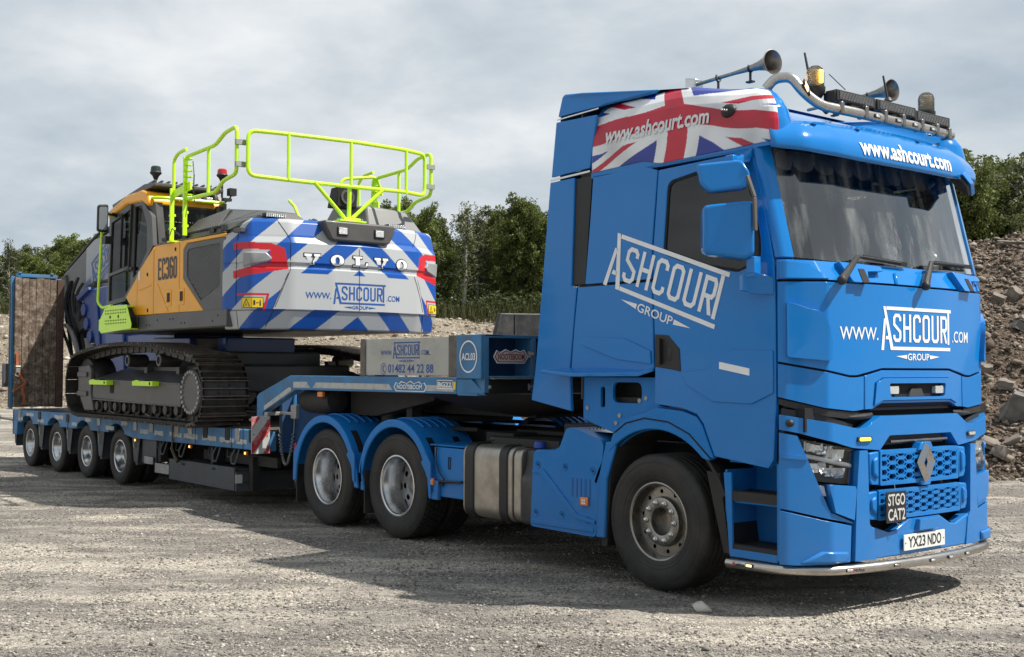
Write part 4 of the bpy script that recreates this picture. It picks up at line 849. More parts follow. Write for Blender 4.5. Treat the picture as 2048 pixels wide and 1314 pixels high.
# ---- chassis
mb = MB()
for y in (-.42, .42): mb.box(-5.35, .9, y-.04, y+.04, .78, 1.06)
for x in (-5.2, -4.2, -3.6, -2.5, -1.4): mb.box(x-.06, x+.06, -.4, .4, .82, 1.02)
mb.box(-2.4, -1.2, -.62, .62, 1.06, 1.10); mb.box(-2.2, -1.3, -1.05, -.4, .98, 1.05); mb.box(-1.35, -.9, -.95, .95, 1.05, 1.20); mb.box(-2.5, -2.1, -.9, .3, .95, 1.08)
for y in (-.75, .75):
    mb.box(-5.3, -2.8, y-.03, y+.03, 1.06, 1.10)
mb.build('chassis_frame', M['chassis'], truck, bevel=.006)
mb = MB(); mb.lathe([(0, .0), (.46, .0), (.47, .03), (.46, .06), (0, .07)], (-3.95, 0, 1.12), (0, 0, 1), 32); mb.prism([(-4.3, -.4, 1.17), (-4.9, -.35, 1.02), (-4.9, -.2, 1.02), (-4.25, -.12, 1.17)], (0, 0, .03)); mb.prism([(-4.3, .4, 1.17), (-4.9, .35, 1.02), (-4.9, .2, 1.02), (-4.25, .12, 1.17)], (0, 0, .03)); mb.build('fifth_wheel', M['chassis'], truck)
mb = MB(); mb.box(-.95, -.45, -1.1, -.6, 1.155, 1.175)
for i in range(12):
    for j in range(12): mb.box(-.94+i*.041, -.925+i*.041, -1.09+j*.041, -1.065+j*.041, 1.175, 1.181)
mb.build('tread_plate', M['alu'], truck)
# axles
mb = MB()
for x in (0, -3.54, -4.89): mb.cyl((x, -.95, .51), (x, .95, .51), .07, 12)
for x in (-3.54, -4.89): mb.ball((x, 0, .52), .24, 16)
mb.build('axles', M['chassis'], truck)
mb = MB()
for k in range(5):   # suzie air lines between cab and trailer
    y = -.25+k*.12; mb.tube([(-1.0, y, 1.9)]+[(-1.05-.35*t-.12*math.sin(t*math.pi), y+.04*math.sin(t*25), 1.9-.6*math.sin(t*math.pi*.9)) for t in np.linspace(.1, .9, 12)]+[(-1.6, y, 1.7)], .013, 6)
mb.build('air_lines', M['black'], truck)
# ---- fuel tank, adblue tank, skirt
for sg in (-1, 1):
    q = r2d([(sg*1.215, .33), (sg*1.215, .985), (sg*.62, .985), (sg*.62, .33)], .11, 6)
    mb = MB(); mb.prism([(-2.44, a, b) for a, b in q], (.70, 0, 0)); mb.build('fuel_tank', M['tank'], truck, bevel=.012, bseg=3)
    tk = None
    for x0, x1 in ((-2.40, -2.27), (-1.90, -1.79)):
        qq = r2d([(sg*1.228, .318), (sg*1.228, .998), (sg*.607, .998), (sg*.607, .318)], .12, 6)
        mb = MB(); mb.prism([(x0, a, b) for a, b in qq], (x1-x0, 0, 0)); mb.build('tank_strap', M['black'], truck, bevel=.008)
    qq = r2d([(sg*1.20, .34), (sg*1.20, .975), (sg*.64, .975), (sg*.64, .34)], .10, 6)
    mb = MB(); mb.prism([(-1.735, a, b) for a, b in qq], (.10, 0, 0)); mb.build('tank_end', M['tank'], truck, bevel=.02, bseg=3)
    mb = MB(); qq = r2d([(sg*1.20, .33), (sg*1.205, .72), (sg*1.16, .78), (sg*1.13, .98), (sg*.64, .98), (sg*.64, .33)], .05, 4); mb.prism([(-1.63, a, b) for a, b in qq], (.22, 0, 0)); ad = mb.build('adblue_tank', M['adblue'], truck, bevel=.02, bseg=3)
    mb = MB(); mb.lathe([(0, .06), (.05, .055), (.06, .03), (.06, 0)], (-1.53, sg*1.06, .985), (0, -.3*-sg*0, 1), 14); mb.build('adblue_cap', mat('blue_cap', (.01, .05, .32), .45) if sg < 0 else bpy.data.materials['blue_cap'], ad)
    mb = MB(); mb.lathe([(0, .07), (.055, .065), (.062, .04), (.045, .03), (.045, 0)], (-2.22, sg*1.0, .985), (0, 0, 1), 14); mb.box(-2.20, -1.95, sg*.98, sg*1.0, 1.03, 1.04); mb.build('fuel_cap', M['black'], truck)
    # battery / exhaust skirt
    sk = [(-1.475, .335), (-1.435, .955), (-1.39, .985), (-1.17, .99), (-1.10, 1.02), (-1.02, 1.175), (-.95, 1.19), (-.60, 1.10), (-.575, 1.06), (-.60, .85), (-.665, .325)]
    so_ = panel('side_skirt', [r2d(sk, [.04, .04, .02, .02, .02, .03, .04, .03, .03, .1, .04])], Smap(sg, 1.22), M['bluesat'], truck, th=.5, bevel=.022, bseg=4)
    panel('skirt_step', [[(-1.45, .36), (-1.45, .40), (-.685, .40), (-.685, .36)]], Smap(sg, 1.22), M['bluesat'], so_, off=.008, th=.01, bevel=.007)
    panel('skirt_ridge', [r2d([(-1.44, .82), (-1.44, .79), (-1.33, .79), (-.90, .455), (-.66, .43), (-.66, .46), (-.88, .49), (-1.30, .83)], .02)], Smap(sg, 1.22), M['bluesat'], so_, off=.012, th=.013, bevel=.011, bseg=3)
    mb = MB()
    for k in range(5): mb.box(-.95+k*.052, -.932+k*.052, sg*1.214, sg*1.223, .63, .78)
    mb.build('skirt_vents', mat('shaded_vent_blue', (.008, .10, .34), .5) if sg < 0 else bpy.data.materials['shaded_vent_blue'], so_)
    for (x, z) in ((-1.375, .86), (-1.03, .86), (-.70, .85), (-1.40, .46), (-1.07, .47), (-.755, .455)):
        mb = MB(); mb.lathe([(.030, .001), (.028, .004), (.018, -.004), (.016, -.006)], (x, sg*1.222, z), (0, sg, 0), 16); o = mb.build('skirt_fixing', M['bluesat'], so_)
        mb = MB(); mb.cyl((x, sg*1.22, z), (x, sg*1.226, z), .010, 8); mb.build('fixing_screw', M['chassis'], so_)
    mb = MB(); mb.box(-.83, -.74, sg*1.222, sg*1.243, .565, .635); o = mb.build('side_marker_light', M['amber'], so_, bevel=.008)
    d = D2(); d.rect(-.008, .008, .008, .024); d.rect(-.008, .008, -.024, -.008); d.rect(-.024, -.008, -.008, .008); d.rect(.008, .024, -.008, .008); d.build('marker_reflector', lambda a, b, dd: (-.785+a, sg*(1.243+dd), .60+b), M['white'], so_, off=.002, ang=.78)
# ---- rear mudguards
def guard(xc, a_l, zl, a_r, zr, sg, wide=.62):
    r0, r1 = .60, .665
    outer = arc2(xc, .515, r1, 180-a_l, a_r, 22); inner = arc2(xc, .515, r0, a_r, 180-a_l, 22)
    return outer, inner
tyreY = {}
for sg in (-1, 1):
    for xc, nm, flapx in ((-4.89, 'tag', -5.56), (-3.54, 'drive', -4.20)):
        arc_o = arc2(xc, .515, .655, 180, 0, 28)
        pl_ = [(xc-.655-.0, .44)] if nm == 'drive' else [(xc-.66, .42)]
        lo = .43
        outline = [(xc-.655+.04, lo), (xc-.60, .56)]; outline = []
        xl0 = xc-.66 if nm == 'tag' else xc-.60; xr0 = xc+.655
        outline = [(xl0, lo), (xl0+.01, .75)]+[p for p in arc_o if p[1] > .80]+[(xr0-.02, .75), (xr0-.01 if nm == 'drive' else xc+.70, .44), (xc+.60 if nm == 'drive' else xc+.625, .445), (xc+.585, .62)]+[p for p in arc2(xc, .515, .575, 15, 165, 26) if p[1] > .64]+[(xc-.58, .60), (xl0+.065, lo)]
        mg_ = panel('mudguard', [outline], Smap(sg, 1.25), M['bluesat'], truck, th=.03, bevel=.012, bseg=3)
        mb = MB(); A = arc2(xc, .515, .655, 172, 8, 24)
        for i in range(24):
            a, b = A[i], A[i+1]; k = .975
            mb.prism([(a[0], sg*1.24, a[1]), (b[0], sg*1.24, b[1]), (xc+(b[0]-xc)*k, sg*1.24, .515+(b[1]-.515)*k), (xc+(a[0]-xc)*k, sg*1.24, .515+(a[1]-.515)*k)], (0, -sg*.60, 0))
        mb.build('mudguard_top', M['bluesat'], mg_, ang=25)
        for j in range(5):
            y = 1.10-j*.09; mb = MB(); mb.tube([(xc+.662*math.cos(R(t)), sg*y, .515+.662*math.sin(R(t))) for t in np.linspace(62, 122, 12)], .010, 6); mb.build('mudguard_rib', M['bluesat'], mg_)
        for t0 in ((42,) if nm == 'tag' else (40,)):
            for yy in ((1.17, 1.10), (.86, .79)):
                mb = MB(); B_ = arc2(xc, .515, .66, t0+8, t0-16, 6); mb2 = MB()
                for i in range(6):
                    a, b = B_[i], B_[i+1]; mb.prism([(a[0], sg*yy[0], a[1]), (b[0], sg*yy[0], b[1]), (b[0]-.01, sg*yy[0], b[1]-.01), (a[0]-.01, sg*yy[0], a[1]-.01)], (0, -sg*(yy[0]-yy[1]), 0))
                mb.build('mudguard_strap', M['black'], mg_)
        # moulded pocket on the front leg
        panel('mudguard_pocket', [r2d([(xc+.50, .78), (xc+.60, .66), (xc+.62, .52), (xc+.66, .50), (xc+.655, .78), (xc+.58, .86)], .015)], Smap(sg, 1.25), M['bluesat'], mg_, off=.014, th=.015, bevel=.012)
        mb = MB(); mb.box(flapx+(.05 if nm == 'drive' else .0), flapx+(.07 if nm == 'drive' else .02), sg*1.20, sg*.62, .19, .62)
        mb.build('mud_flap', mat('mud_flap_rubber', (.03, .028, .026), .85, var=.3, vscale=12, dirt=.6, dcol=(.09, .08, .07)) if 'mud_flap_rubber' not in bpy.data.materials else bpy.data.materials['mud_flap_rubber'], truck)
        if nm == 'tag':
            mb = MB(); mb.box(xc-.69, xc-.66, sg*1.15, sg*1.22, .68, .84); mb.build('rear_lamp', M['redlens'], truck, bevel=.005)
    # equipment bracket beside the drive wheel
    mb = MB(); mb.box(-2.91, -2.44, sg*1.17, sg*1.20, .47, .93); mb.box(-2.93, -2.80, sg*1.2, sg*1.24, .44, .62); mb.prism([(-2.99, sg*1.2, .94), (-2.44, sg*1.2, .94), (-2.44, sg*.8, .95), (-2.99, sg*.8, .95)], (0, 0, .015)); eb = mb.build('equipment_bracket', M['bluesat'], truck, bevel=.008)
    mb = MB(); mb.tube([(-2.85, sg*1.215, .95), (-2.86, sg*1.22, .80), (-2.80, sg*1.225, .70), (-2.72, sg*1.225, .64), (-2.74, sg*1.22, .58), (-2.84, sg*1.22, .60)], .008, 6); mb.tube([(-2.87, sg*1.22, .61), (-2.45, sg*1.22, .63)], .014, 6); mb.build('cable_loop', M['black'], eb)
    d = D2(); d.add(stroke([(0, 0), (0, .10), (.03, .10), (.03, 0)], .012, True)); d.build('bracket_slot', lambda a, b, dd: (-2.68+a, sg*(1.202+dd), .74+b), G, eb)
    mb = MB(); mb.box(-2.93, -2.85, sg*1.235, sg*1.26, .575, .64); o = mb.build('side_marker_light', M['amber'], eb, bevel=.006)
    d = D2(); d.rect(-.007, .007, .007, .021); d.rect(-.007, .007, -.021, -.007); d.rect(-.021, -.007, -.007, .007); d.rect(.007, .021, -.007, .007); d.build('marker_reflector', lambda a, b, dd: (-2.89+a, sg*(1.26+dd), .607+b), M['white'], eb, off=.002, ang=.78)
# ---- wheels
def tyre_mesh(Rt, Rr, W_, grooves=4, blocks=False, name='tyre'):
    h_ = W_/2; prof = [(Rr-.012, -h_*.72), (Rr+.004, -h_*.86), (Rr+.03, -h_*.93), (Rr+(Rt-Rr)*.45, -h_*1.03), (Rt-.05, -h_*.99), (Rt-.022, -h_*.93), (Rt-.006, -h_*.84), (Rt, -h_*.76)]
    dp = .012
    if blocks: prof = prof[:-1]+[(Rt-.014, -h_*.8)]; dp = 0; top = [(Rt-.014, h_*.8)]
    else:
        top = []
        for g in range(grooves):
            c = -h_*.76+(g+1)*(h_*1.52)/(grooves+1); top += [(Rt+.001, c-.008), (Rt-dp, c-.005), (Rt-dp, c+.005), (Rt+.001, c+.008)]
        top += [(Rt, h_*.76)]
    prof = prof+top+[(r, -a) for r, a in reversed(prof[:-1])]
    mb = MB(); mb.lathe(prof, (0, 0, 0), (0, 1, 0), 72)
    for rr in (Rr+.028, Rr+.055, Rt-.06): # moulded rings
        for s_ in (-1, 1):
            yy = float(np.interp(rr, [Rr+.004, Rr+.03, Rr+(Rt-Rr)*.45, Rt-.05, Rt-.02], [h_*.86, h_*.93, h_*1.03, h_*.99, h_*.93])); mb.lathe([(rr-.003, s_*(yy-.002)), (rr, s_*(yy+.0025)), (rr+.003, s_*(yy-.002))], (0, 0, 0), (0, 1, 0), 64)
    if blocks:
        nb = 58
        for k in range(nb):
            for j in range(5):
                a0 = (k+(.5 if j % 2 else 0))*2*math.pi/nb; da = 2*math.pi/nb*.40; y0 = -h_*.88+j*h_*1.76/5+.004; y1 = y0+h_*1.76/5-.008; vs = []
                for aa in (a0-da, a0+da):
                    for yy in (y0, y1):
                        for r_ in (Rt-.02, Rt-(.008 if (j in (0, 4) and abs(yy) > h_*.8) else 0)): vs.append((r_*math.cos(aa), yy, r_*math.sin(aa)))
                mb.add(vs, [(0, 1, 3, 2), (4, 6, 7, 5), (0, 4, 5, 1), (2, 3, 7, 6), (1, 5, 7, 3)])
    return mb.mesh(name)
def local(name, me, m, parent, loc=(0, 0, 0), ang=35):
    me2 = me; o = bpy.data.objects.new(name, me2); COL.objects.link(o)
    if not me2.materials: me2.materials.append(m)
    me2.polygons.foreach_set('use_smooth', [True]*len(me2.polygons)); me2.set_sharp_from_angle(angle=R(ang))
    o.parent = parent; o.location = loc; return o
def disc_with_holes(Rd, n, r_h, Rh, y, sgn, r_in=.0):
    bm = panel_bm([[(Rd*math.cos(t), Rd*math.sin(t)) for t in np.linspace(0, 2*math.pi, 49)[:-1]]]+[[(Rh*math.cos(a)+r_h*math.cos(t), Rh*math.sin(a)+r_h*math.sin(t)) for t in np.linspace(0, 2*math.pi, 13)[:-1]] for a in [2*math.pi*k/n+.15 for k in range(n)]]+([[(r_in*math.cos(t), r_in*math.sin(t)) for t in np.linspace(0, 2*math.pi, 25)[:-1]]] if r_in else []))
    vs = [(v.co.x, y, v.co.y) for v in bm.verts]; bm.verts.index_update(); fs = [tuple(v.index for v in f.verts) for f in bm.faces]; bm.free(); return vs, fs
def wheel(parent, x, sg, kind, Rt, yout, tm, cache={}):
    # yout = outer sidewall |y|
    rim_r = .29 if Rt > .45 else .225; key = (kind, sg)
    W_ = {'steer': .36, 'tag': .34, 'drive': .29, 'trail': .225}[kind]
    if key not in cache:
        s = sg; hub = MB(); rim = MB(); nuts = MB(); tip = MB()
        if kind == 'steer':
            rim.lathe([(rim_r+.012, s*.145), (rim_r+.014, s*.155), (rim_r, s*.158), (rim_r-.012, s*.15), (rim_r-.022, s*.10), (rim_r-.03, s*.06), (.262, s*.02), (.262, -s*.15)], (0, 0, 0), (0, 1, 0), 56)
            v, f = disc_with_holes(.262, 10, .0165, .226, s*.075, s, .188); hub.add(v, f); v, f = disc_with_holes(.262, 10, .0165, .226, s*.045, s, .188); 
            hub.lathe([(.262, s*.075), (.268, s*.03)], (0, 0, 0), (0, 1, 0), 48)
            hub.lathe([(.19, s*.075), (.188, s*.10), (.182, s*.118), (.176, s*.122), (.112, s*.122), (.105, s*.118), (.098, s*.10), (.096, s*.03), (0, s*.03)], (0, 0, 0), (0, 1, 0), 48)
            nr, ny, npc = .020, .122, .145
        else:
            dp = {'tag': -.09, 'drive': -.10, 'trail': -.03}[kind]; oy = W_/2-.02
            r_ = rim_r
            rim.lathe([(r_+.012, s*(oy-.005)), (r_+.014, s*(oy+.006)), (r_, s*(oy+.008)), (r_-.01, s*(oy)), (r_-.014, s*(oy-.03)), (r_-.03, s*(oy-.05)), (r_-.034, s*(oy-.09)), (r_-.05, s*(oy-.12)), (r_-.055, s*dp)], (0, 0, 0), (0, 1, 0), 56)
            Rd = r_-.05
            v, f = disc_with_holes(Rd, 10 if r_ > .25 else 8, .030 if r_ > .25 else .022, Rd-.045, s*dp, s, .0); hub.add(v, f)
            hub.lathe([(Rd-.08, s*dp), (Rd-.09, s*(dp+.02)), (.105, s*(dp+.022)), (.10, s*(dp+.03)), (.085, s*(dp-.01)), (0, s*(dp-.02))], (0, 0, 0), (0, 1, 0), 40)
            nr, ny, npc = .016, dp+.022, .135 if r_ > .25 else .112
        cache[key] = (hub.mesh('wheel'), rim.mesh('rim')); nn = MB(); nn.lathe([(nr*1.1, 0), (nr*1.1, s*.012), (nr*.85, s*.016), (nr*.8, s*.022), (0, s*.027)], (0, 0, 0), (0, 1, 0), 8)
        cache[key] += (nn.mesh('wheel_nut'), ny, npc)
        bk = MB(); bk.lathe([(rim_r-.03, -s*.14), (0, -s*.14)], (0, 0, 0), (0, 1, 0), 32); cache[key] += (bk.mesh('brake_drum'),)
    hm, rm, nm_, ny, npc, bkm = cache[key]
    loc = Vector((x, sg*(yout-W_/2*1.03), Rt))
    w_ = bpy.data.objects.new('wheel', hm); COL.objects.link(w_); w_.parent = parent; w_.location = loc-parent.location
    if not hm.materials: hm.materials.append(M['rimgrey'] if kind == 'steer' else M['rimin']); hm.polygons.foreach_set('use_smooth', [True]*len(hm.polygons)); hm.set_sharp_from_angle(angle=R(35))
    local('tyre', tm, M['rubber'], w_); local('rim', rm, M['rimgrey'] if kind == 'steer' else M['alu'], w_)
    local('brake_drum', bkm, M['gap'], w_)
    if kind == 'steer':
        for k in range(10):
            a = 2*math.pi*(k+.5)/10; local('wheel_nut', nm_, M['alu'], w_, (npc*math.cos(a), sg*ny, npc*math.sin(a)))
    w_.rotation_euler = (0, rng.uniform(0, 1), 0)
    return w_
T_st = tyre_mesh(.512, .295, .36, 4); T_tag = tyre_mesh(.512, .295, .34, 4, name='tyre'); T_dr = tyre_mesh(.515, .295, .29, blocks=True)
def sidewall_text(word, Rr, a0, da, h_, parent, yy):
    for i, ch in enumerate(word):
        a = a0-da*i; c, s_ = math.cos(a), math.sin(a)
        D2().add(fit_text(ch, h_*.75, h_, bold=.02)).build('sidewall_letter', lambda p, q, d: ((Rr+q)*c+(p-h_*.35)*s_, yy, (Rr+q)*s_-(p-h_*.35)*c), M['rubber'], None).parent = parent

for sg in (-1, 1):
    wheel(truck, 0, sg, 'steer', .512, 1.235, T_st)
    wt = wheel(truck, -4.89, sg, 'tag', .512, 1.22, T_tag)
    if sg < 0: wt.rotation_euler = (0, 0, 0); sidewall_text('HANKOOK', .385, 1.95, .13, .036, wt, -.178)
    wheel(truck, -3.54, sg, 'drive', .515, 1.22, T_dr); 
    wi_ = local('inner_tyre', T_dr, M['rubber'], truck, (-3.54, sg*.75, .515))
# plush toys and flags on the dashboard
def plush(x, y, z, lab):
    x += .06
    t = thing('plush_toy', lab, 'soft toy', (x, y, z)); mb = MB(); mb.ball((x, y, z+.05), .055, 12, (1, 1, 1)); mb.ball((x+.02, y, z+.12), .04, 12)
    for s_ in (-1, 1): mb.ball((x, y+s_*.028, z+.155), .016, 8, (.7, .7, 1.6)); mb.ball((x+.05, y+s_*.035, z+.03), .02, 8)
    mb.ball((x+.055, y, z+.112), .018, 8); mb.build('body', mat('white_fur', (.92, .91, .88), .9) if 'white_fur' not in bpy.data.materials else bpy.data.materials['white_fur'], t)
plush(1.17, -.02, 2.42, 'white plush toy on the dashboard left of the small flags'); plush(1.17, .50, 2.42, 'white plush toy on the dashboard right of the small flags')
def dflag(x, y, z, kind, lab):
    t = thing('desk_flag', lab, 'flag', (x, y, z)); mb = MB(); mb.cyl((x, y, z), (x, y, z+.30), .004, 6); mb.build('stick', M['white'], t)
    F = lambda a, b, d: (x+.004+d, y+.02*math.sin(b*9)+a*.55-b*.0, z+.28-b-a*.75)
    def q(nm, m_, a0, a1, b0, b1, off=0): MB().add([F(a0, b0, off), F(a1, b0, off), F(a1, b1, off), F(a0, b1, off)], [(0, 1, 2, 3)]).build(nm, m_, t)
    if kind == 'cross': q('cloth', M['white'], -.06, .10, 0, .12); q('red_cross', M['red'], .01, .035, 0, .12, .001); q('red_cross', M['red'], -.06, .10, .05, .07, .0015)
    else: q('cloth', M['white'], 0, .06, 0, .06); q('cloth', M['boomblue'], -.02, 0, 0, .10); q('cloth', M['red'], 0, .06, .06, .10)
dflag(1.17, .17, 2.42, 'cross', 'small white flag with red cross standing behind the windscreen'); dflag(1.19, .32, 2.42, 'tri', 'small red white and blue flag standing behind the windscreen')
mb = MB()
for y in (.22, .40): mb.obox((1.20, y, 2.49), (.006, 0, .002), (0, .05, 0), (-.01, 0, .08))
mb.build('dashboard_phone_holders', M['black'], truck, bevel=.006)
# ================================================================== LOW LOADER TRAILER
trl = thing('low_loader_trailer', 'worn blue low loader trailer with four rear axles and a cranked gooseneck carrying the excavator', 'trailer', (-9, 0, 0))
TB = M['tblue']; AX = [-10.741, -12.10, -13.459, -14.817]
T_tr = tyre_mesh(.40, .228, .225, 4, name='tyre')
DZ = .955
for sg in (-1, 1):
    S_ = Smap(sg, 1.27)
    bot = []
    for i, ax in enumerate(reversed(AX)):
        a = [(x, z) for x, z in arc2(ax, .40, .475, 180, 0, 14)]
        a = [(x, z) for x, z in a if z > .735]; bot += ([(ax-.475, .70)] if i == 0 else [])+[(a[0][0], .735)]+a+[(a[-1][0], .735)]
    bl = [(-15.60, .955), (-15.60, .52), (-15.36, .52), (-15.33, .74)]+bot[1:]+[(-10.1, .69), (-6.12, .715), (-6.12, .94)]
    beam = panel('deck_side_beam', [bl], S_, TB, trl, th=.12, bevel=.006)
    for x in (-14.14, -12.78, -11.42, -8.05, -7.02, -6.72):
        mb = MB(); mb.box(x-.004, x+.004, sg*1.266, sg*1.274, .70, .95); mb.build('beam_joint', G, beam)
    # marking tape pieces, stake pockets
    r_ = random.Random(3)
    tx = [-15.4, -15.1, -14.75, -14.35, -13.95, -13.3, -12.55, -12.0, -11.2, -10.6, -9.9, -9.25, -8.7, -8.25, -7.75, -7.25, -6.95]
    for x in [-15.3, -14.85, -14.25, -13.4, -12.6, -12.0, -11.15, -10.55, -9.85, -9.35, -8.85, -8.4, -7.85, -7.35, -6.9]:
        L = r_.uniform(.22, .42); zt = .80 if x > -10.2 else (.885 if any(abs(x-a) < .4 for a in AX) else .80)
        n = 7; top = [(x+L*i/n, zt+.03+r_.uniform(-.006, .004)) for i in range(n+1)]; bt = [(x+L*i/n, zt-.035+r_.uniform(-.004, .018)) for i in range(n, -1, -1)]
        panel('marking_tape', [top+bt], S_, M['wtape'], beam, off=.002, th=0, bevel=0)
    for x in (-9.45, -8.62, -8.2, -7.75, -7.13, -6.86, -6.5, -10.02, -11.42, -12.78, -14.14, -15.2):
        mb = MB(); z1 = .95 if x > -10.5 else .95; mb.box(x-.06, x+.06, sg*1.268, sg*1.282, .80 if x > -10.5 else .82, z1)
        po = mb.build('stake_pocket', M['chassis'] if int(x*10) % 2 else M['galv'], beam, bevel=.004)
    for x in (-9.02, -8.43, -7.43, -6.92):
        mb = MB(); mb.tube([(x-.05, sg*1.25, .70), (x-.07, sg*1.29, .60), (x-.03, sg*1.30, .53), (x+.05, sg*1.30, .53), (x+.08, sg*1.29, .60), (x+.06, sg*1.25, .70)], .012, 8); mb.build('lashing_ring', M['toolbox'], trl)
        mb = MB(); mb.tube(rp([(x-.26, sg*1.24, .69), (x-.22, sg*1.27, .60), (x-.12, sg*1.27, .60), (x-.10, sg*1.26, .66)], .03), .010, 6); mb.build('rope_hook', M['chassis'], trl)
    for x in (-10.02, -8.22, -6.66):
        mb = MB(); mb.box(x-.03, x+.03, sg*1.245, sg*1.275, .645, .69); o = mb.build('side_marker_light', M['amber'], trl, bevel=.006)
        mb = MB(); mb.box(x-.012, x+.014, sg*1.275, sg*1.279, .655, .68); mb.build('lit_lens', mat('marker_glow', (1, .35, .08), .4, emit=((1, .30, .05), 4)) if 'marker_glow' not in bpy.data.materials else bpy.data.materials['marker_glow'], o)
    # grey fenders between the wheels
    for i, x in enumerate((-15.50, -14.14, -12.78, -11.42, -10.06)):
        w2 = .13 if i else .06
        mb = MB(); mb.prism([(x-w2-.02, sg*1.235, .735), (x+w2+.02, sg*1.235, .735), (x+w2*.5, sg*1.235, .36), (x-w2*.5, sg*1.235, .36)], (0, sg*.012, 0)); mb.box(x-w2*.3, x+w2*.3, sg*1.0, sg*1.235, .32, .72); mb.build('wheel_fender', M['toolbox'], trl, bevel=.006)
        mb = MB(); mb.tube([(x-.02, sg*1.26, .70), (x-.02, sg*1.265, .58), (x+.01, sg*1.265, .56)], .008, 6); mb.build('rope_hook', M['galv'], trl)
    for ax in AX:
        A = arc2(ax, .40, .46, 165, 15, 16); mb = MB()
        for i in range(16): a, b = A[i], A[i+1]; mb.prism([(a[0], sg*1.15, a[1]), (b[0], sg*1.15, b[1]), (b[0], sg*1.15, b[1]+.02), (a[0], sg*1.15, a[1]+.02)], (0, -sg*.55, 0))
        mb.build('wheel_arch_liner', M['chassis'], trl)
        wheel(trl, ax, sg, 'trail', .40, 1.225, T_tr); local('inner_tyre', T_tr, M['rubber'], trl, Vector((ax, sg*.84, .40))-trl.location)
    # toolbox and plates under the deck
    mb = MB(); q = [(-8.90, .475), (-6.99, .475), (-6.99, .195), (-8.90, .205)]
    mb.prism([(x, sg*1.25, z) for x, z in q], (0, -sg*.03, 0)); mb.box(-8.88, -7.02, sg*.75, sg*1.22, .22, .45); tb = mb.build('toolbox', M['toolbox'], trl, bevel=.006)
    for x in (-8.45, -7.55): mb = MB(); mb.box(x-.05, x+.05, sg*1.247, sg*1.252, .415, .44); mb.build('latch_slot', G, tb)
    mb = MB(); mb.box(-6.985, -6.955, sg*1.24, sg*.45, .185, .42); mb.box(-6.95, -6.93, sg*1.20, sg*1.0, .30, .40); mb.box(-6.96, -6.945, sg*.95, sg*.5, .25, .38); mb.build('toolbox_end', M['toolbox'], tb, bevel=.006)
    mb = MB(); mb.prism([(-6.955, sg*1.255, .29), (-6.955, sg*1.255, .395), (-6.92, sg*1.18, .395), (-6.92, sg*1.18, .29)], (.01, 0, 0)); mb.build('reflector_plate', M['galv'], tb)
    mb = MB(); mb.box(-9.9, -9.42, sg*1.2, sg*1.215, .36, .70); mb.build('under_deck_plate', M['toolbox'], trl, bevel=.004)
    for x0, x1, z0, z1 in ((-9.75, -9.45, .36, .46), (-9.38, -8.92, .26, .39)):
        mb = MB(); mb.box(x0, x1, sg*1.235, sg*1.25, z0, z1); mb.build('reflective_plate', M['galv'], trl, bevel=.004)
    for bxx in ((-8.3, -6.3, 1.0, 1.04, .50, .62), (-7.75, -7.68, 1.05, 1.2, .45, .68), (-6.9, -6.8, 1.0, 1.1, .2, .6), (-9.4, -9.3, 1.1, 1.2, .4, .72)):
        mb = MB(); mb.box(bxx[0], bxx[1], sg*bxx[2], sg*bxx[3], bxx[4], bxx[5]); mb.build('under_frame_member', M['chassis'], trl)
    # gooseneck side
    gn = [(-6.42, .955), (-6.42, 1.345), (-6.38, 1.375), (-5.63, 1.59), (-2.50, 1.583), (-2.50, 1.432), (-5.50, 1.432), (-6.27, 1.165), (-6.27, .955)]
    g = panel('gooseneck_side', [gn], Smap(sg, 1.25), TB, trl, th=.10, bevel=.006)
    for q in ([(-6.24, 1.185), (-6.24, 1.235), (-5.66, 1.455), (-5.60, 1.455), (-5.60, 1.418)], [(-5.55, 1.455), (-5.55, 1.52), (-5.25, 1.522), (-5.18, 1.458)], [(-5.12, 1.458), (-5.05, 1.518), (-3.62, 1.515), (-3.55, 1.455)], [(-3.05, 1.455), (-3.0, 1.512), (-1.62-.95, 1.508), (-2.53, 1.455)]):
        panel('marking_tape', [q], Smap(sg, 1.25), M['wtape'], g, off=.002, th=0, bevel=0)
    def txt(name, s, x, z, w_, h_, m_, bold=.0, off=.0045, shear=0):
        D2().add(fit_text(s, w_, h_, bold=bold, shear=shear)).build(name, (lambda a, b, d: (a, -1.25-d, b)) if sg < 0 else (lambda a, b, d: (-a-10.9+2*0, 1.25+d, b)), m_, trl, x, z, off=off)
    if sg < 0:
        pq = [(-3.53, 1.49), (-3.49, 1.535), (-3.44, 1.52), (-3.40, 1.545), (-3.30, 1.525), (-3.24, 1.55), (-3.18, 1.525), (-3.09, 1.545), (-3.05, 1.52), (-3.0, 1.535), (-2.965, 1.49), (-3.0, 1.445), (-3.49, 1.445)]
        cx = -3.25; pw = [(cx+(x-cx)*1, z) for x, z in pq]
        o = panel('maker_plate', [pw], Smap(sg, 1.25), M['white'], trl, off=.0035, th=0, bevel=0)
        panel('maker_plate_field', [[(cx+(x-cx)*.95, 1.492+(z-1.492)*.82) for x, z in pq]], Smap(sg, 1.25), TB, trl, off=.0045, th=0, bevel=0)
        txt('maker_lettering', 'NOOTEBOOM', -3.47, 1.468, .43, .045, M['white'], .02, .006)
        for q in ([(-2.88+.1, 1.475), (-2.88+.1, 1.56), (-2.60+.04, 1.558), (-2.60+.04, 1.473)],):
            q = [(-2.80, 1.478), (-2.80, 1.562), (-2.555, 1.560), (-2.555, 1.476)]
            q2 = [(-2.793, 1.486), (-2.793, 1.555), (-2.562, 1.553), (-2.562, 1.484)]
            panel('fleet_number_border', [q, q2], Smap(sg, 1.25), M['white'], trl, off=.003, th=0, bevel=0)
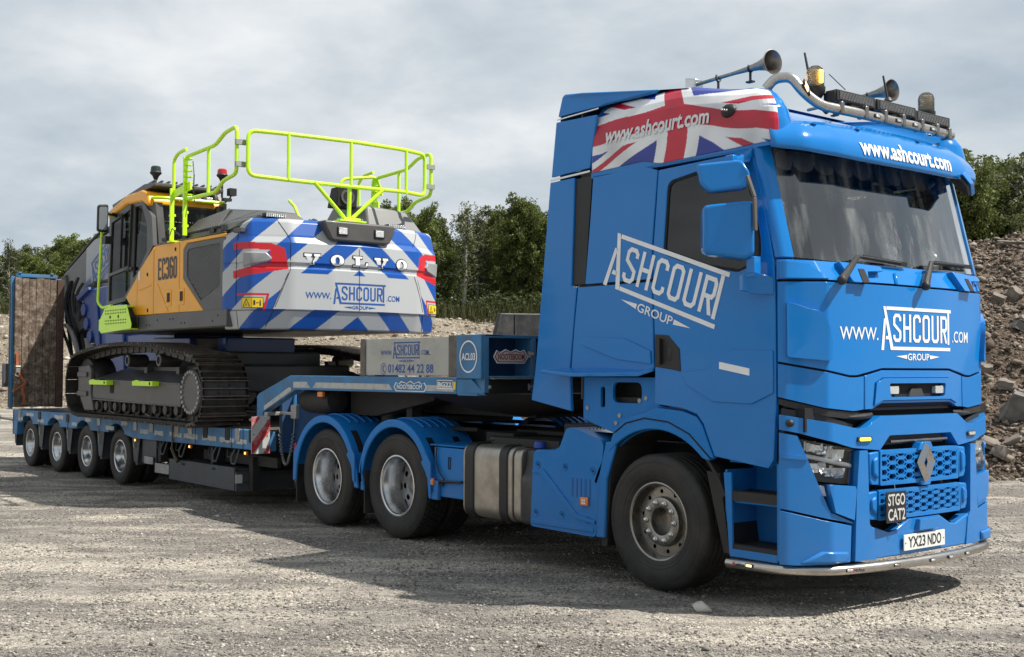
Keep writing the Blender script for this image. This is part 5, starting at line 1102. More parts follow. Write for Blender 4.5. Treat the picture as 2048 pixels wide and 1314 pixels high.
        txt('fleet_number', 'BG22', -2.782, 1.497, .21, .045, M['white'], .03, .004)
        panel('yellow_sticker', [[(-2.545, 1.545), (-2.545, 1.47), (-2.51, 1.475), (-2.505, 1.545)]], Smap(sg, 1.25), M['stickyel'], trl, off=.003, th=0, bevel=0)
    # grey side board with brown end posts
    sb = MB(); sb.box(-4.10, -2.66, sg*1.19, sg*1.215, 1.60, 1.965); sbo = sb.build('side_board', M['greybox'], trl, bevel=.004)
    mb = MB(); mb.box(-4.19, -4.10, sg*1.16, sg*1.225, 1.59, 1.97); mb.box(-4.24, -4.19, sg*1.05, sg*1.2, 1.59, 1.94); mb.build('side_board_post', mat('rusty_grey_post', (.14, .125, .105), .7, var=.2, vscale=8, dirt=.6, dcol=(.07, .05, .04), dscale=10) if sg < 0 else bpy.data.materials['rusty_grey_post'], sbo, bevel=.006)
    mb = MB(); mb.box(-2.66, -2.51, sg*1.16, sg*1.225, 1.59, 1.975); mb.build('side_board_post', bpy.data.materials['rusty_grey_post'], sbo, bevel=.006)
    if sg < 0:
        bf = lambda a, b, d: (a, -1.215-d, b)
        ashcourt(www='up').build('company_lettering', bf, M['logoblue'], sbo, -3.60, 1.765, 0, .47, off=.003)
        D2().add(fit_text('01482 44 22 88', .78, .085, bold=.012)).build('phone_number', bf, M['logoblue'], sbo, -3.69, 1.625, off=.003)
        d = D2(); d.add(stroke([(.045*math.cos(t), .055*math.sin(t)) for t in np.linspace(0, 2*math.pi, 21)[:-1]], .006, True)); d.add(stroke([(.018, .032), (-.005, .022), (-.012, 0), (-.002, -.024), (.02, -.032)], .013)); d.build('phone_symbol', bf, M['logoblue'], sbo, -3.77, 1.665, off=.003)
        for i, (x, z) in enumerate(((-3.05, 1.80), (-3.62, 1.70), (-2.95, 1.69), (-3.98, 1.93), (-2.9, 1.93))):
            d = D2(); d.add(stroke([(0, 0), (.03, .004), (.10, -.002)] if i == 0 else [(0, 0), (.012, -.008)], .004)); d.build('scratch', bf, M['chassis'], sbo, x, z, off=.0035)
    # front corner of the neck
    mb = MB(); mb.box(-2.50, -2.13, sg*1.21, sg*1.25, 1.575, 1.975); mb.box(-2.5, -2.13, sg*1.0, sg*1.21, 1.955, 1.975); fc = mb.build('neck_corner_plate', TB, trl, bevel=.006)
    mb = MB(); mb.prism([(-2.50, sg*1.245, 1.43), (-2.50, sg*1.245, 1.57), (-2.28, sg*1.245, 1.57), (-2.13, sg*1.2, 1.43)], (0, -sg*.02, 0)); mb.box(-2.5, -2.2, sg*.9, sg*1.24, 1.42, 1.44); mb.build('neck_lower_plate', TB, trl, bevel=.006)
    if sg < 0:
        d = D2(); d.add(stroke([(.125*math.cos(t), .14*math.sin(t)) for t in np.linspace(0, 2*math.pi, 41)[:-1]], .014, True)); d.add(fit_text('ACL03', .20, .065, bold=.02), -.10, -.033); d.build('fleet_roundel', lambda a, b, dd: (a, -1.25-dd, b), M['white'], trl, -2.315, 1.775, off=.003)
# deck floor (worn planks and steel), cross members
mb = MB(); mb.box(-15.58, -6.12, -1.15, 1.15, .80, .935); mb.build('deck_frame', M['chassis'], trl)
wd = mat('weathered_deck_timber', (.12, .10, .08), .85, var=.3, vscale=12, dirt=.6, dcol=(.05, .045, .04), bump=.4, bscale=30)
for k in range(12):
    y = -1.1+k*.185; mb = MB(); mb.box(-15.5, -6.2, y, y+.172, .935, .950+.003*(k % 3)); mb.build('deck_board', wd, trl)
mb = MB(); mb.box(-15.60, -15.55, -1.27, 1.27, .52, .955); mb.build('tail_beam', TB, trl, bevel=.006)
for k in range(5): mb = MB(); mb.box(-15.545+k*.34, -15.30+k*.34, -1.18, 1.18, .9555, .962); mb.build('deck_cover_plate', M['toolbox'], trl)
mb = MB(); mb.tube([(-15.6, -1.25, .76), (-15.75, -1.42, .80)], .018, 8); mb.tube([(-15.78+.05*math.cos(t), -1.45, .81+.05*math.sin(t)) for t in np.linspace(0, 2*math.pi, 13)[:-1]], .016, 6, True); mb.build('rear_marker_arm', M['galv'], trl)
# spine of the trailer and the neck underside
mb = MB(); mb.box(-15.4, -6.2, -.35, .35, .35, .80)
for ax in AX: mb.cyl((ax, -1.0, .40), (ax, 1.0, .40), .06, 10)
mb.build('axle_beams', M['chassis'], trl)
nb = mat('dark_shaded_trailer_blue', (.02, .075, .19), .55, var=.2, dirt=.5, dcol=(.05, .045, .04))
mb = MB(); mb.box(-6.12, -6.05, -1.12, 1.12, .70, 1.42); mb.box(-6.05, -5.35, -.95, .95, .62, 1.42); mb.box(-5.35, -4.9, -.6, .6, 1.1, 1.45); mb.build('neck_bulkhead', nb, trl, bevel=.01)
mb = MB(); mb.box(-5.45, -2.14, -1.15, 1.15, 1.44, 1.575); mb.build('neck_floor', M['chassis'], trl)
mb = MB(); mb.prism([(-4.9, -.9, 1.43), (-3.3, -.9, 1.43), (-3.35, -.9, 1.35), (-4.4, -.9, 1.17), (-4.9, -.9, 1.17)], (0, 1.8, 0)); mb.build('neck_skid', M['chassis'], trl)
mb = MB(); mb.prism([(-3.2, -1.15, 1.43), (-1.35, -1.15, 1.45), (-1.35, -1.0, 1.40), (-2.3, -.6, 1.22), (-2.7, -.9, 1.28)], (0, 2.1, 0)); mb.box(-4.6, -2.2, -.55, .55, 1.21, 1.43); mb.build('coupling_plate', M['chassis'], trl)
mb = MB(); mb.lathe([(0, 0), (.14, .01), (.15, .10), (.15, .55), (.13, .62), (0, .64)], (-5.6, -1.02, 1.32), (1, 0, 0), 20); mb.build('air_tank', M['chassis'], trl)
mb = MB(); mb.box(-5.08, -4.97, -1.22, -1.18, 1.36, 1.42); mb.build('side_marker_light', M['amber'], trl, bevel=.008)
mb = MB(); mb.cyl((-4.35, -.75, 1.1), (-4.35, -.75, 1.4), .10, 16); mb.build('support_leg', M['chassis'], trl); mb = MB(); mb.cyl((-4.05, -.7, 1.22), (-3.8, -.7, 1.22), .03, 10); mb.box(-3.9, -3.8, -.85, -.7, 1.15, 1.28); mb.build('suspension_valve', M['chassis'], trl)
# coiled cable with its socket box
mb = MB(); mb.box(-5.78, -5.66, -1.16, -1.10, 1.10, 1.26); jb = mb.build('junction_box', M['galv'], trl, bevel=.01)
mb = MB(); mb.tube([(-5.73, -1.13, 1.26), (-5.73, -1.13, 1.40)], .02, 8); mb.build('conduit', TB, jb)
P = []; ts = np.linspace(0, 1, 240)
for t in ts:
    x = -6.02+.33*t; z = .56+.36*(2*t-1)**2+.02; a = t*2*math.pi*30; P.append((x+.014*math.cos(a)*(abs(2*t-1)**.5), -1.17+.014*math.sin(a), z+.014*math.cos(a)*(1-abs(2*t-1)**.5)))
P = [(-6.02, -1.17, 1.0)]+P+[(-5.70, -1.15, 1.10)]
mb = MB(); mb.tube(P, .005, 4, caps=False); mb.build('coiled_cable', M['galv'], trl)
# width marker boards
for sg in (-1, 1):
    y0, y1 = (-1.50, -1.27) if sg < 0 else (1.27, 1.50)
    F = lambda y, z, d: (-6.05+d, y, z)
    bd = panel('width_marker_board', [[(y0, .70), (y0, 1.12), (y1, 1.12), (y1, .70)]], F, M['boardwhite'], trl, th=.008, bevel=.002)
    for k in range(4):
        a = .70+(k-1)*.30-.02; q = []
        c = [(y0, a), (y1, a+.28), (y1, a+.28+.15), (y0, a+.15)]
        bm = panel_bm([c]); 
        for pz, nz in ((.702, -1), (1.118, 1)): bmesh.ops.bisect_plane(bm, geom=bm.verts[:]+bm.edges[:]+bm.faces[:], plane_co=(0, pz, 0), plane_no=(0, nz, 0), clear_outer=True)
        if not bm.faces: bm.free(); continue
        for v in bm.verts: v.co = F(v.co.x, v.co.y, .002)
        me = bpy.data.meshes.new('red_stripe'); bm.to_mesh(me); bm.free(); finish('red_stripe', me, M['redwhite'], bd)
    for (y, z) in ((.17, 1.07), (.17, .98), (.17, .90), (.17, .78), (.02, .92), (.02, .80)): mb = MB(); yy = y0+y*(.23/.2) if sg < 0 else y1-y; mb.cyl((-6.05, yy, z), (-6.044, yy, z), .007, 8); mb.build('bolt_hole', G, bd)
    mb = MB(); mb.box(-6.16, -6.06, sg*1.27, sg*1.30, .70, 1.13); mb.box(-6.14, -6.06, sg*1.0, sg*1.3, 1.13, 1.17); mb.box(-6.06, -5.7, sg*1.10, sg*1.14, 1.14, 1.17); ch = mb.build('board_bracket', M['galv'], trl, bevel=.004)
    mb = MB(); mb.box(-6.13, -6.11, sg*1.30, sg*1.303, 1.02, 1.05); mb.box(-6.13, -6.11, sg*1.30, sg*1.303, .78, .81); mb.build('bracket_reflector', M['white'], ch)
# bulkhead at the front of the neck, seen from the front
XB = -2.13
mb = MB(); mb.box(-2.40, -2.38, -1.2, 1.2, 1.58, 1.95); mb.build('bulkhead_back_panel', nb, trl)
mb = MB(); mb.box(-2.40, XB, -1.21, 1.21, 1.945, 1.975)
for y in (-1.21, -.66, -.02, .62, 1.17): mb.box(-2.38, XB+.002, y, y+.05, 1.45, 1.945)
mb.box(-2.38, XB+.04, -1.16, 1.16, 1.585, 1.60); mb.build('bulkhead_frame', TB, trl, bevel=.004)
mb = MB(); mb.box(-2.30, -2.2, -1.1, -.70, 1.47, 1.57); mb.box(-2.36, -2.18, -.55, -.1, 1.46, 1.57); bx = mb.build('control_box', M['toolbox'], trl, bevel=.004)
mb = MB(); mb.box(-2.2, -2.196, -.92, -.72, 1.49, 1.56); mb.build('control_labels', M['platewhite'], bx)
mb = MB(); mb.box(-2.12, XB+.06, -1.15, -.68, 1.572, 1.585); mb.build('bulkhead_ledge', M['galv'], trl)
for (y, z) in ((-1.165, 1.50), (-.68, 1.50), (-.67, 1.80), (-.62, 1.48)):
    mb = MB(); mb.cyl((XB-.02, y, z-.03), (XB-.02, y, z+.03), .018, 10); mb.ball((XB, y+.015, z), .02, 8); mb.build('pin_catch', M['galv'], trl)
F = lambda y, z, d: (-2.37+d, y, z)
pq = [(-1.10, 1.775), (-1.065, 1.835), (-1.02, 1.815), (-.96, 1.845), (-.90, 1.82), (-.84, 1.845), (-.79, 1.825), (-.74, 1.84), (-.69, 1.775), (-.74, 1.715), (-1.06, 1.715)]
F = lambda y, z, d: (-2.16+d+.02, y, z)
mb = MB(); mb.box(-2.17, -2.15, -1.15, -.66, 1.71, 1.85) if False else None
o = panel('maker_plate', [pq], F, M['white'], trl, th=.004, bevel=0)
c_ = (-.895, 1.775); panel('maker_plate_line', [[(c_[0]+(y-c_[0])*.95, c_[1]+(z-c_[1])*.86) for y, z in pq]], F, M['maroon'], o, off=.0015, th=0, bevel=0)
panel('maker_plate_field', [[(c_[0]+(y-c_[0])*.90, c_[1]+(z-c_[1])*.72) for y, z in pq]], F, mat('pale_pink_print', (.5, .42, .40), .5), o, off=.003, th=0, bevel=0)
D2().add(fit_text('NOOTEBOOM', .31, .055, bold=.02)).build('maker_lettering', F, M['maroon'], o, -1.05, 1.748, off=.0045)
# loading ramps standing at the tail
rw = mat('worn_ramp_timber', (.17, .125, .09), .85, var=.35, vscale=7, dirt=.7, dcol=(.07, .045, .03), dscale=6, bump=.6, bscale=22)
t_ = rw.node_tree; nn_ = t_.nodes.new('ShaderNodeTexNoise'); nn_.inputs['Scale'].default_value = 2.2; nn_.inputs['Roughness'].default_value = .75; nn_.inputs['Detail'].default_value = 8; mp_ = t_.nodes.new('ShaderNodeMapping'); mp_.inputs['Scale'].default_value = (1, 5, 5)
gg = t_.nodes.new('ShaderNodeNewGeometry'); t_.links.new(gg.outputs['Position'], mp_.inputs[0]); t_.links.new(mp_.outputs[0], nn_.inputs['Vector']); cr_ = t_.nodes.new('ShaderNodeValToRGB'); cr_.color_ramp.elements[0].position = .36; cr_.color_ramp.elements[0].color = (.05, .033, .022, 1); cr_.color_ramp.elements[1].position = .52; cr_.color_ramp.elements[1].color = (.165, .12, .085, 1)
e_ = cr_.color_ramp.elements.new(.72); e_.color = (.40, .36, .31, 1); t_.links.new(nn_.outputs[0], cr_.inputs[0]); t_.links.new(cr_.outputs[0], t_.nodes['Principled BSDF'].inputs['Base Color'])
for sg in (-1, 1):
    ya, yb = (-1.38, -.55) if sg < 0 else (.55, 1.38)
    mb = MB(); mb.box(-15.32, -15.26, ya-.05, ya+.0, .97, 3.27); mb.box(-15.32, -15.24, ya+.04, yb-.1, 3.26, 3.32); mb.box(-15.36, -15.32, ya-.02, yb, 1.0, 3.26)
    for y in (ya+.06, yb-.22): mb.box(-15.30, -15.22, y, y+.05, 3.32, 3.35)
    rf = mb.build('ramp', TB, trl, bevel=.006)
    nbd = 6; wdth = (yb-ya-.12)/nbd
    for k in range(nbd):
        mb = MB(); mb.box(-15.26, -15.20+.004*(k % 2), ya+k*wdth+.003, ya+(k+1)*wdth-.003, 1.0, 3.25-.01*(k % 3)); mb.build('ramp_board', rw, rf, bevel=.004)
    mb = MB(); mb.box(-15.30, -15.17, yb-.115, yb, .99, 3.24); mb.build('ramp_channel', mat('rusted_channel', (.075, .045, .035), .75, var=.3, vscale=10, dirt=.6, dcol=(.12, .06, .035), dscale=14, bump=.3) if sg < 0 else bpy.data.materials['rusted_channel'], rf, bevel=.006)
    mb = MB(); mb.box(-15.42, -15.33, ya-.14, ya-.06, 1.35, 1.75); mb.box(-15.34, -15.28, ya-.06, ya-.03, 1.0, 3.1); mb.build('ramp_spring_housing', M['toolbox'], rf, bevel=.006)
# ratchet straps
st = thing('ratchet_strap', 'frayed orange ratchet strap hanging down the edge of the wooden ramp', 'strap', (-15.18, -1.38, 1.1))
mb = MB(); P = [(-15.18, -1.34, 1.95), (-15.18, -1.33, 1.70), (-15.17, -1.29, 1.55), (-15.16, -1.20, 1.42), (-15.17, -1.26, 1.36), (-15.17, -1.22, 1.20), (-15.17, -1.21, 1.05)]
for a, b in zip(P[:-1], P[1:]): mb.bar(a, b, .045, .004, up=(1, 0, 0))
mb.bar((-15.17, -1.22, 1.40), (-15.16, -1.42, 1.27), .03, .004, up=(1, 0, 0)); mb.build('webbing', M['orange'], st)
mb = MB(); mb.box(-15.19, -15.14, -1.36, -1.30, 1.60, 1.72); mb.cyl((-15.15, -1.37, 1.70), (-15.15, -1.29, 1.70), .02, 8); mb.tube([(-15.17, -1.35, 1.60), (-15.16, -1.37, 1.55), (-15.16, -1.32, 1.53)], .01, 6); mb.build('ratchet', M['galv'], st)
st = thing('lashing_chain', 'rusty load chain over the deck edge with a slack tensioner below', 'chain', (-8.2, -1.3, .7))
mb = MB(); mb.bar((-8.72, -1.29, .97), (-8.72, -1.29, .62), .03, .01, up=(0, 1, 0)); mb.tube([(-8.74, -1.29, .63), (-8.60, -1.30, .52), (-8.52, -1.30, .46)], .022, 8); mb.tube([(-8.72, -1.28, .60), (-8.68, -1.27, .50), (-8.58, -1.26, .46)], .014, 8); mb.build('tensioner', mat('rusty_chain_brown', (.10, .08, .055), .7, .3, var=.3), st)
st = thing('dirty_rag', 'dirty pink and grey rag lying on the front corner of the low deck', 'rag', (-6.5, -1.25, .96))
mb = MB(); rr = random.Random(5)
for k in range(9): c = (-6.42+rr.uniform(-.12, .10), -1.22+rr.uniform(-.05, .05), .98+rr.uniform(0, .10)); mb.ball(c, rr.uniform(.03, .05), 8, (1.3, .8, rr.uniform(.5, 1.1)))
mb.build('cloth', mat('dirty_rag_cloth', (.35, .25, .22), .9, var=.4, vscale=15), st)
bp = thing('black_steel_panel', 'scuffed black steel panel standing behind the bulkhead of the gooseneck', 'panel', (-2.75, -.2, 1.58))
mb = MB(); mb.prism([(-2.62, -.70, 1.98), (-2.62, -.63, 2.20), (-2.62, .75, 2.23), (-2.62, .78, 1.6), (-2.62, -.72, 1.6)], (-.06, 0, 0)); mb.build('box_shell', mat('scuffed_black_steel', (.028, .028, .028), .5, var=.4, vscale=6, dirt=.8, dcol=(.09, .08, .07), dscale=7, bump=.5, bscale=12), bp, bevel=.01)
mb = MB(); mb.box(-2.62, -2.612, -.47, -.465, 1.62, 2.19); mb.build('box_seam', G, bp)
# ================================================================== EXCAVATOR
ex = thing('excavator', 'yellow and grey tracked excavator with blue chevron counterweight loaded on the low loader', 'excavator', (-9.45, 0, .96))
EG = M['exgrey']; TK = M['track']
def inx(pts): return pts
loop = [(-11.53, .985), (-9.8, .985), (-8.47, .975), (-7.50, .97), (-7.30, 1.03), (-7.17, 1.18), (-7.13, 1.42), (-7.20, 1.62), (-7.38, 1.79), (-7.60, 1.84), (-8.03, 1.875), (-8.43, 1.93), (-9.0, 1.99), (-9.7, 2.005), (-10.38, 1.995), (-10.95, 1.95), (-11.55, 1.885), (-11.80, 1.80), (-11.95, 1.54), (-11.93, 1.22), (-11.78, 1.05)]
LP = np.array([(p.x, p.y) for p in rp_closed([(a, b, 0) for a, b in loop], .2, 5)])
LPc = np.vstack([LP, LP[:1]]); sl = np.linalg.norm(np.diff(LPc, axis=0), axis=1); SL = np.concatenate([[0], np.cumsum(sl)]); TOT = SL[-1]
NSH = 50; pitch = TOT/NSH
# one shoe: plate, three grousers, side lips; outward = +Z local, travel = X local, width = Y
mb = MB(); hw = .30; w_ = pitch
mb.box(-w_*.47, w_*.47, -hw, hw, -.022, -.010)
for y in (-hw, hw-.02): mb.prism([(-w_*.49, y, -.012), (w_*.49, y, -.012), (w_*.49, y, .006), (w_*.42, y, -.026), (-w_*.42, y, -.026), (-w_*.49, y, .006)], (0, .02, 0))
sh_me = mb.mesh('track_shoe')
mg = MB()
for k, x in enumerate((-w_*.44, 0, w_*.44)): mg.prism([(x-.008, -hw, -.010), (x+.008, -hw, -.010), (x+.005, -hw, .026), (x-.005, -hw, .026)], (0, 2*hw, 0))
gr_me = mg.mesh('grouser')
ml = MB()
for y in (-.09, .09): ml.prism([(-w_*.56, y-.02, -.03), (w_*.44, y-.02, -.03), (w_*.5, y-.02, -.08), (w_*.3, y-.02, -.115), (-w_*.42, y-.02, -.115), (-w_*.62, y-.02, -.08)], (0, .04, 0))
ml.cyl((-w_*.5, -.12, -.075), (-w_*.5, .12, -.075), .035, 10)
lk_me = ml.mesh('track_link')
me_ = MB(); me_.prism([(-w_*.47, -hw-.003, -.024), (w_*.47, -hw-.003, -.024), (w_*.47, -hw-.003, -.012), (w_*.36, -hw-.003, -.055), (-w_*.36, -hw-.003, -.055), (-w_*.47, -hw-.003, -.012)], (0, .02, 0)); 
bt = MB()
for x in (-.045, .045):
    for y in (-.07, .07): bt.lathe([(.018, -.012), (.018, .002), (0, .004)], (x, y, 0), (0, 0, 1), 8)
bt_me = bt.mesh('shoe_bolt')
for sg in (-1, 1):
    for k in range(NSH):
        s0 = (k+.5)*pitch; x = np.interp(s0 % TOT, SL, LPc[:, 0]); z = np.interp(s0 % TOT, SL, LPc[:, 1])
        xa, za = np.interp((s0-pitch/2) % TOT, SL, LPc[:, 0]), np.interp((s0-pitch/2) % TOT, SL, LPc[:, 1]); xb, zb = np.interp((s0+pitch/2) % TOT, SL, LPc[:, 0]), np.interp((s0+pitch/2) % TOT, SL, LPc[:, 1])
        t = Vector((xb-xa, 0, zb-za)).normalized(); n_ = Vector((t.z, 0, -t.x)); y_ = n_.cross(t)
        rot = Matrix((t, y_, n_)).transposed().to_4x4()
        o = bpy.data.objects.new('track_shoe', sh_me); COL.objects.link(o); o.parent = ex; o.matrix_local = Matrix.Translation(Vector((float(x), sg*1.30, float(z)))-ex.location) @ rot
        if not sh_me.materials: [m_.materials.append(q) for m_, q in ((sh_me, TK), (gr_me, M['trackshine']), (lk_me, TK), (bt_me, TK))]
        for nm, mm in (('grouser', gr_me), ('track_link', lk_me), ('shoe_bolt', bt_me)):
            c = bpy.data.objects.new(nm, mm); COL.objects.link(c); c.parent = o
            if nm == 'shoe_bolt': tag(c, kind='stuff')
    # frame
    Sx = lambda y0: (lambda x, z, d: (x, sg*(y0+d), z))
    mb = MB(); mb.prism([(x, sg*1.50, z) for x, z in [(-11.05, 1.505), (-8.02, 1.475), (-7.98, 1.20), (-8.02, 1.18), (-11.10, 1.24)]], (0, -sg*.10, 0)); mb.prism([(-11.05, sg*1.50, 1.51), (-8.02, sg*1.50, 1.48), (-8.15, sg*1.0, 1.66), (-10.95, sg*1.0, 1.69)], (0, 0, -.03)); mb.prism([(-11.1, sg*1.51, 1.24), (-8.0, sg*1.51, 1.20), (-8.0, sg*1.51, 1.175), (-11.1, sg*1.51, 1.21)], (0, -sg*.4, 0))
    mb.box(-11.0, -8.1, sg*1.12, sg*1.42, 1.24, 1.46); tf = mb.build('track_frame', EG, ex, bevel=.012)
    mb = MB(); mb.prism([(x, sg*1.52, z) for x, z in [(-11.62, 1.70), (-11.18, 1.72), (-11.10, 1.66), (-11.10, 1.30), (-10.98, 1.06), (-11.35, 1.05), (-11.62, 1.35)]], (0, -sg*.06, 0)); mb.build('idler_guard', EG, ex, bevel=.012)
    for z in (1.58, 1.30): mb = MB(); mb.box(-11.60, -11.22, sg*1.52, sg*1.545, z-.035, z+.035); mb.build('idler_guard_rib', EG, ex, bevel=.006)
    mb = MB(); mb.lathe([(0, -.16), (.36, -.16), (.40, -.05), (.40, .05), (.36, .16), (0, .16)], (-11.42, sg*1.30, 1.45), (0, 1, 0), 36); mb.build('idler_wheel', TK, ex)
    mb = MB(); v = []; nT = 23
    prf = []
    for k in range(nT): 
        for q, r_ in ((.0, .36), (.25, .36), (.45, .42), (.7, .42), (.9, .36)): a = 2*math.pi*(k+q)/nT; prf.append((-7.66+r_*math.cos(a), sg*1.33, 1.38+r_*math.sin(a)))
    mb.prism(prf, (0, -sg*.06, 0)); mb.build('drive_sprocket', TK, ex)
    mb = MB(); mb.lathe([(.34, .0), (.33, .10), (.29, .12), (.285, .20), (.275, .21), (0, .21)], (-7.67, sg*1.30, 1.37), (0, sg, 0), 36); dm = mb.build('drive_motor_cover', EG, ex)
    for k in range(24):
        a = 2*math.pi*k/24; mb = MB(); mb.lathe([(.026, 0), (.026, .018), (.018, .024), (0, .024)], (-7.67+.252*math.cos(a), sg*1.508, 1.37+.252*math.sin(a)), (0, sg, 0), 6); mb.build('cover_bolt', M['galv'], dm)
    for k in range(9):
        x = -10.85+k*.345; mb = MB(); mb.lathe([(.0, -.2), (.06, -.2), (.06, -.16), (.10, -.15), (.10, -.06), (.075, -.05), (.075, .05), (.10, .06), (.10, .15), (.06, .16), (.06, .2), (0, .2)], (x, sg*1.32, 1.135), (0, 1, 0), 20); mb.build('bottom_roller', TK, ex)
    for x in (-9.86, -8.78):
        mb = MB(); mb.lathe([(0, -.14), (.07, -.14), (.09, -.12), (.09, .11), (.085, .14), (.07, .145), (.055, .12), (0, .12)], (x, sg*1.32, 1.775), (0, sg, 0), 22); cr = mb.build('carrier_roller', TK, ex)
        mb = MB(); mb.lathe([(.068, 0), (.068, .006), (.055, .006), (.055, 0)], (x, sg*1.463, 1.775), (0, sg, 0), 22, closed=True); mb.build('roller_rim', M['exlight'], cr)
        mb = MB(); mb.box(x-.05, x+.05, sg*1.05, sg*1.2, 1.55, 1.78); mb.build('roller_bracket', EG, cr)
    for x in (-10.3, -9.05):
        mb = MB(); mb.tube([(x-.12, sg*1.5, 1.21), (x-.10, sg*1.5, 1.10), (x-.06, sg*1.5, 1.06), (x+.10, sg*1.5, 1.04), (x+.14, sg*1.5, 1.07), (x+.15, sg*1.5, 1.20)], .010, 6); mb.build('track_guide', EG, ex)
    for x in (-10.95, -9.34):
        mb = MB(); mb.box(x, x+.68, sg*1.50, sg*1.60, 1.435, 1.50); mb.prism([(x, sg*1.6, 1.50), (x+.15, sg*1.6, 1.515), (x+.25, sg*1.6, 1.50)], (0, -sg*.1, 0)); o = mb.build('track_step', M['fluo'], ex, bevel=.006)
        mb = MB(); mb.box(x+.22, x+.42, sg*1.52, sg*1.595, 1.495, 1.515); mb.ball((x+.60, sg*1.60, 1.47), .025, 8, (1, .3, 1)); mb.build('step_grip', M['black'], o)
    mb = MB(); mb.box(-10.38, -10.25, sg*1.505, sg*1.507, 1.32, 1.44); mb.build('frame_slot', G, tf)
# car body
mb = MB(); mb.box(-10.6, -8.2, -1.1, 1.1, 1.35, 1.72); mb.box(-10.2, -8.5, -.8, .8, 1.7, 1.9); mb.build('car_body', EG, ex, bevel=.03)
mb = MB(); mb.lathe([(0, 0), (.72, 0), (.74, .03), (.74, .20), (.70, .22), (0, .22)], (-9.45, 0, 1.88), (0, 0, 1), 48); mb.build('slew_ring', M['track'], ex)
# dozer-blue lower panels seen between track and body
mb = MB(); mb.box(-13.2, -10.4, -.55, .55, 1.55, 2.2); mb.prism([(-10.4, -.8, 1.65), (-9.3, -.8, 1.65), (-9.3, -.8, 2.1), (-10.6, -.8, 2.12)], (0, 1.6, 0)); mb.box(-9.25, -8.7, -.55, .5, 1.75, 2.1); mb.build('blue_bucket_body', M['boomblue'], ex, bevel=.02)
# upper frame band
mb = MB(); mb.box(-9.65, -6.72, -1.50, -1.46, 2.17, 2.375); mb.box(-10.6, -6.72, -1.47, 1.45, 2.16, 2.36); mb.box(-10.1, -9.6, -1.5, -.6, 2.17, 2.28); mb.box(-10.6, -6.8, 1.45, 1.49, 2.17, 2.375); ub = mb.build('upper_frame', EG, ex, bevel=.008)
for x in (-9.1, -9.0, -8.75, -8.35, -8.25, -8.0, -7.9, -7.1, -6.95): mb = MB(); z = 2.30 if int(x*100) % 2 else 2.24; mb.cyl((x, -1.495, z), (x, -1.503, z), .013, 8); mb.build('bolt_hole', G, ub)
mb = MB(); mb.box(-9.66, -9.36, -1.53, -1.48, 2.24, 2.36); mb.build('hinge_block', M['black'], ex, bevel=.006)
# body (inner) and yellow doors
mb = MB(); mb.box(-8.95, -6.85, -1.47, 1.45, 2.37, 3.27); mb.box(-9.5, -8.95, -1.45, -.4, 2.37, 2.9); mb.box(-10.6, -8.9, .1, 1.45, 2.37, 3.2); mb.build('engine_housing', EG, ex)
Sy = lambda x, z, d: (x, -1.49-d, z)
Y = M['yellow']
for q in ([(-9.50, 2.39), (-9.86, 2.64), (-9.50, 2.89), (-9.50, 2.40)], ):
    panel('front_corner_door', [[(-9.48, 2.385), (-9.53, 2.385), (-9.88, 2.65), (-9.52, 2.89), (-9.48, 2.95)]], Sy, Y, ex, th=.03, bevel=.01)
d1 = panel('side_door', [[(-9.47, 2.385), (-9.47, 2.96), (-8.93, 3.275), (-8.925, 2.38)]], Sy, Y, ex, th=.03, bevel=.01)
d2 = panel('side_door', [[(-8.91, 2.38), (-8.91, 3.28), (-8.11, 3.285), (-8.10, 2.375)]], Sy, Y, ex, th=.03, bevel=.01)
d3 = panel('grille_door', [[(-8.085, 2.375), (-8.085, 3.285), (-6.80, 3.275), (-6.80, 3.235), (-7.88, 3.24), (-7.99, 3.17), (-7.99, 2.80), (-7.38, 2.37)]], Sy, Y, ex, th=.03, bevel=.008)
panel('door_recess', [r2d([(-9.44, 2.72), (-9.44, 2.74), (-9.0, 2.78), (-9.0, 2.76)], .005)], Sy, Y, d1, off=.008, th=.01, bevel=.005)
panel('door_ridge', [[(-8.83, 2.76), (-8.78, 2.78), (-8.42, 2.40), (-8.48, 2.40)]], Sy, Y, d2, off=.008, th=.01, bevel=.006)
gr = panel('grille_frame', [[(-7.98, 2.805), (-7.98, 3.165), (-7.875, 3.232), (-6.80, 3.228), (-6.80, 2.37), (-7.37, 2.37)], r2d([(-7.87, 2.82), (-7.87, 3.12), (-7.82, 3.16), (-6.93, 3.165), (-6.93, 2.66), (-7.46, 2.50)], .03)], Sy, EG, ex, th=.03, bevel=.006)
mb = MB(); poly = [(-7.87, 2.82), (-7.87, 3.16), (-6.93, 3.165), (-6.93, 2.66), (-7.46, 2.50)]
def inpoly(x, z, P):
    c = False
    for i in range(len(P)):
        (a, b), (c2, d2_) = P[i], P[i-1]
        if (b > z) != (d2_ > z) and x < (c2-a)*(z-b)/(d2_-b)+a: c = not c
    return c
hx = .036
for i in range(28):
    for j in range(24):
        x = -7.88+i*hx; z = 2.50+j*hx*.8+(hx*.4 if i % 2 else 0)
        if inpoly(x, z, poly):
            pts = [(x+hx*.5*math.cos(R(60*k)), z+hx*.42*math.sin(R(60*k))) for k in range(6)]
            for k in range(3): a, b = pts[k], pts[k+1]; mb.bar((a[0], -1.475, a[1]), (b[0], -1.475, b[1]), .006, .012, up=(0, 1, 0))
tag(mb.build('grille_mesh', M['exlight'], gr), kind='stuff')
mb = MB(); mb.box(-7.9, -6.92, -1.455, -1.45, 2.5, 3.18); mb.build('grille_backing', G, gr)
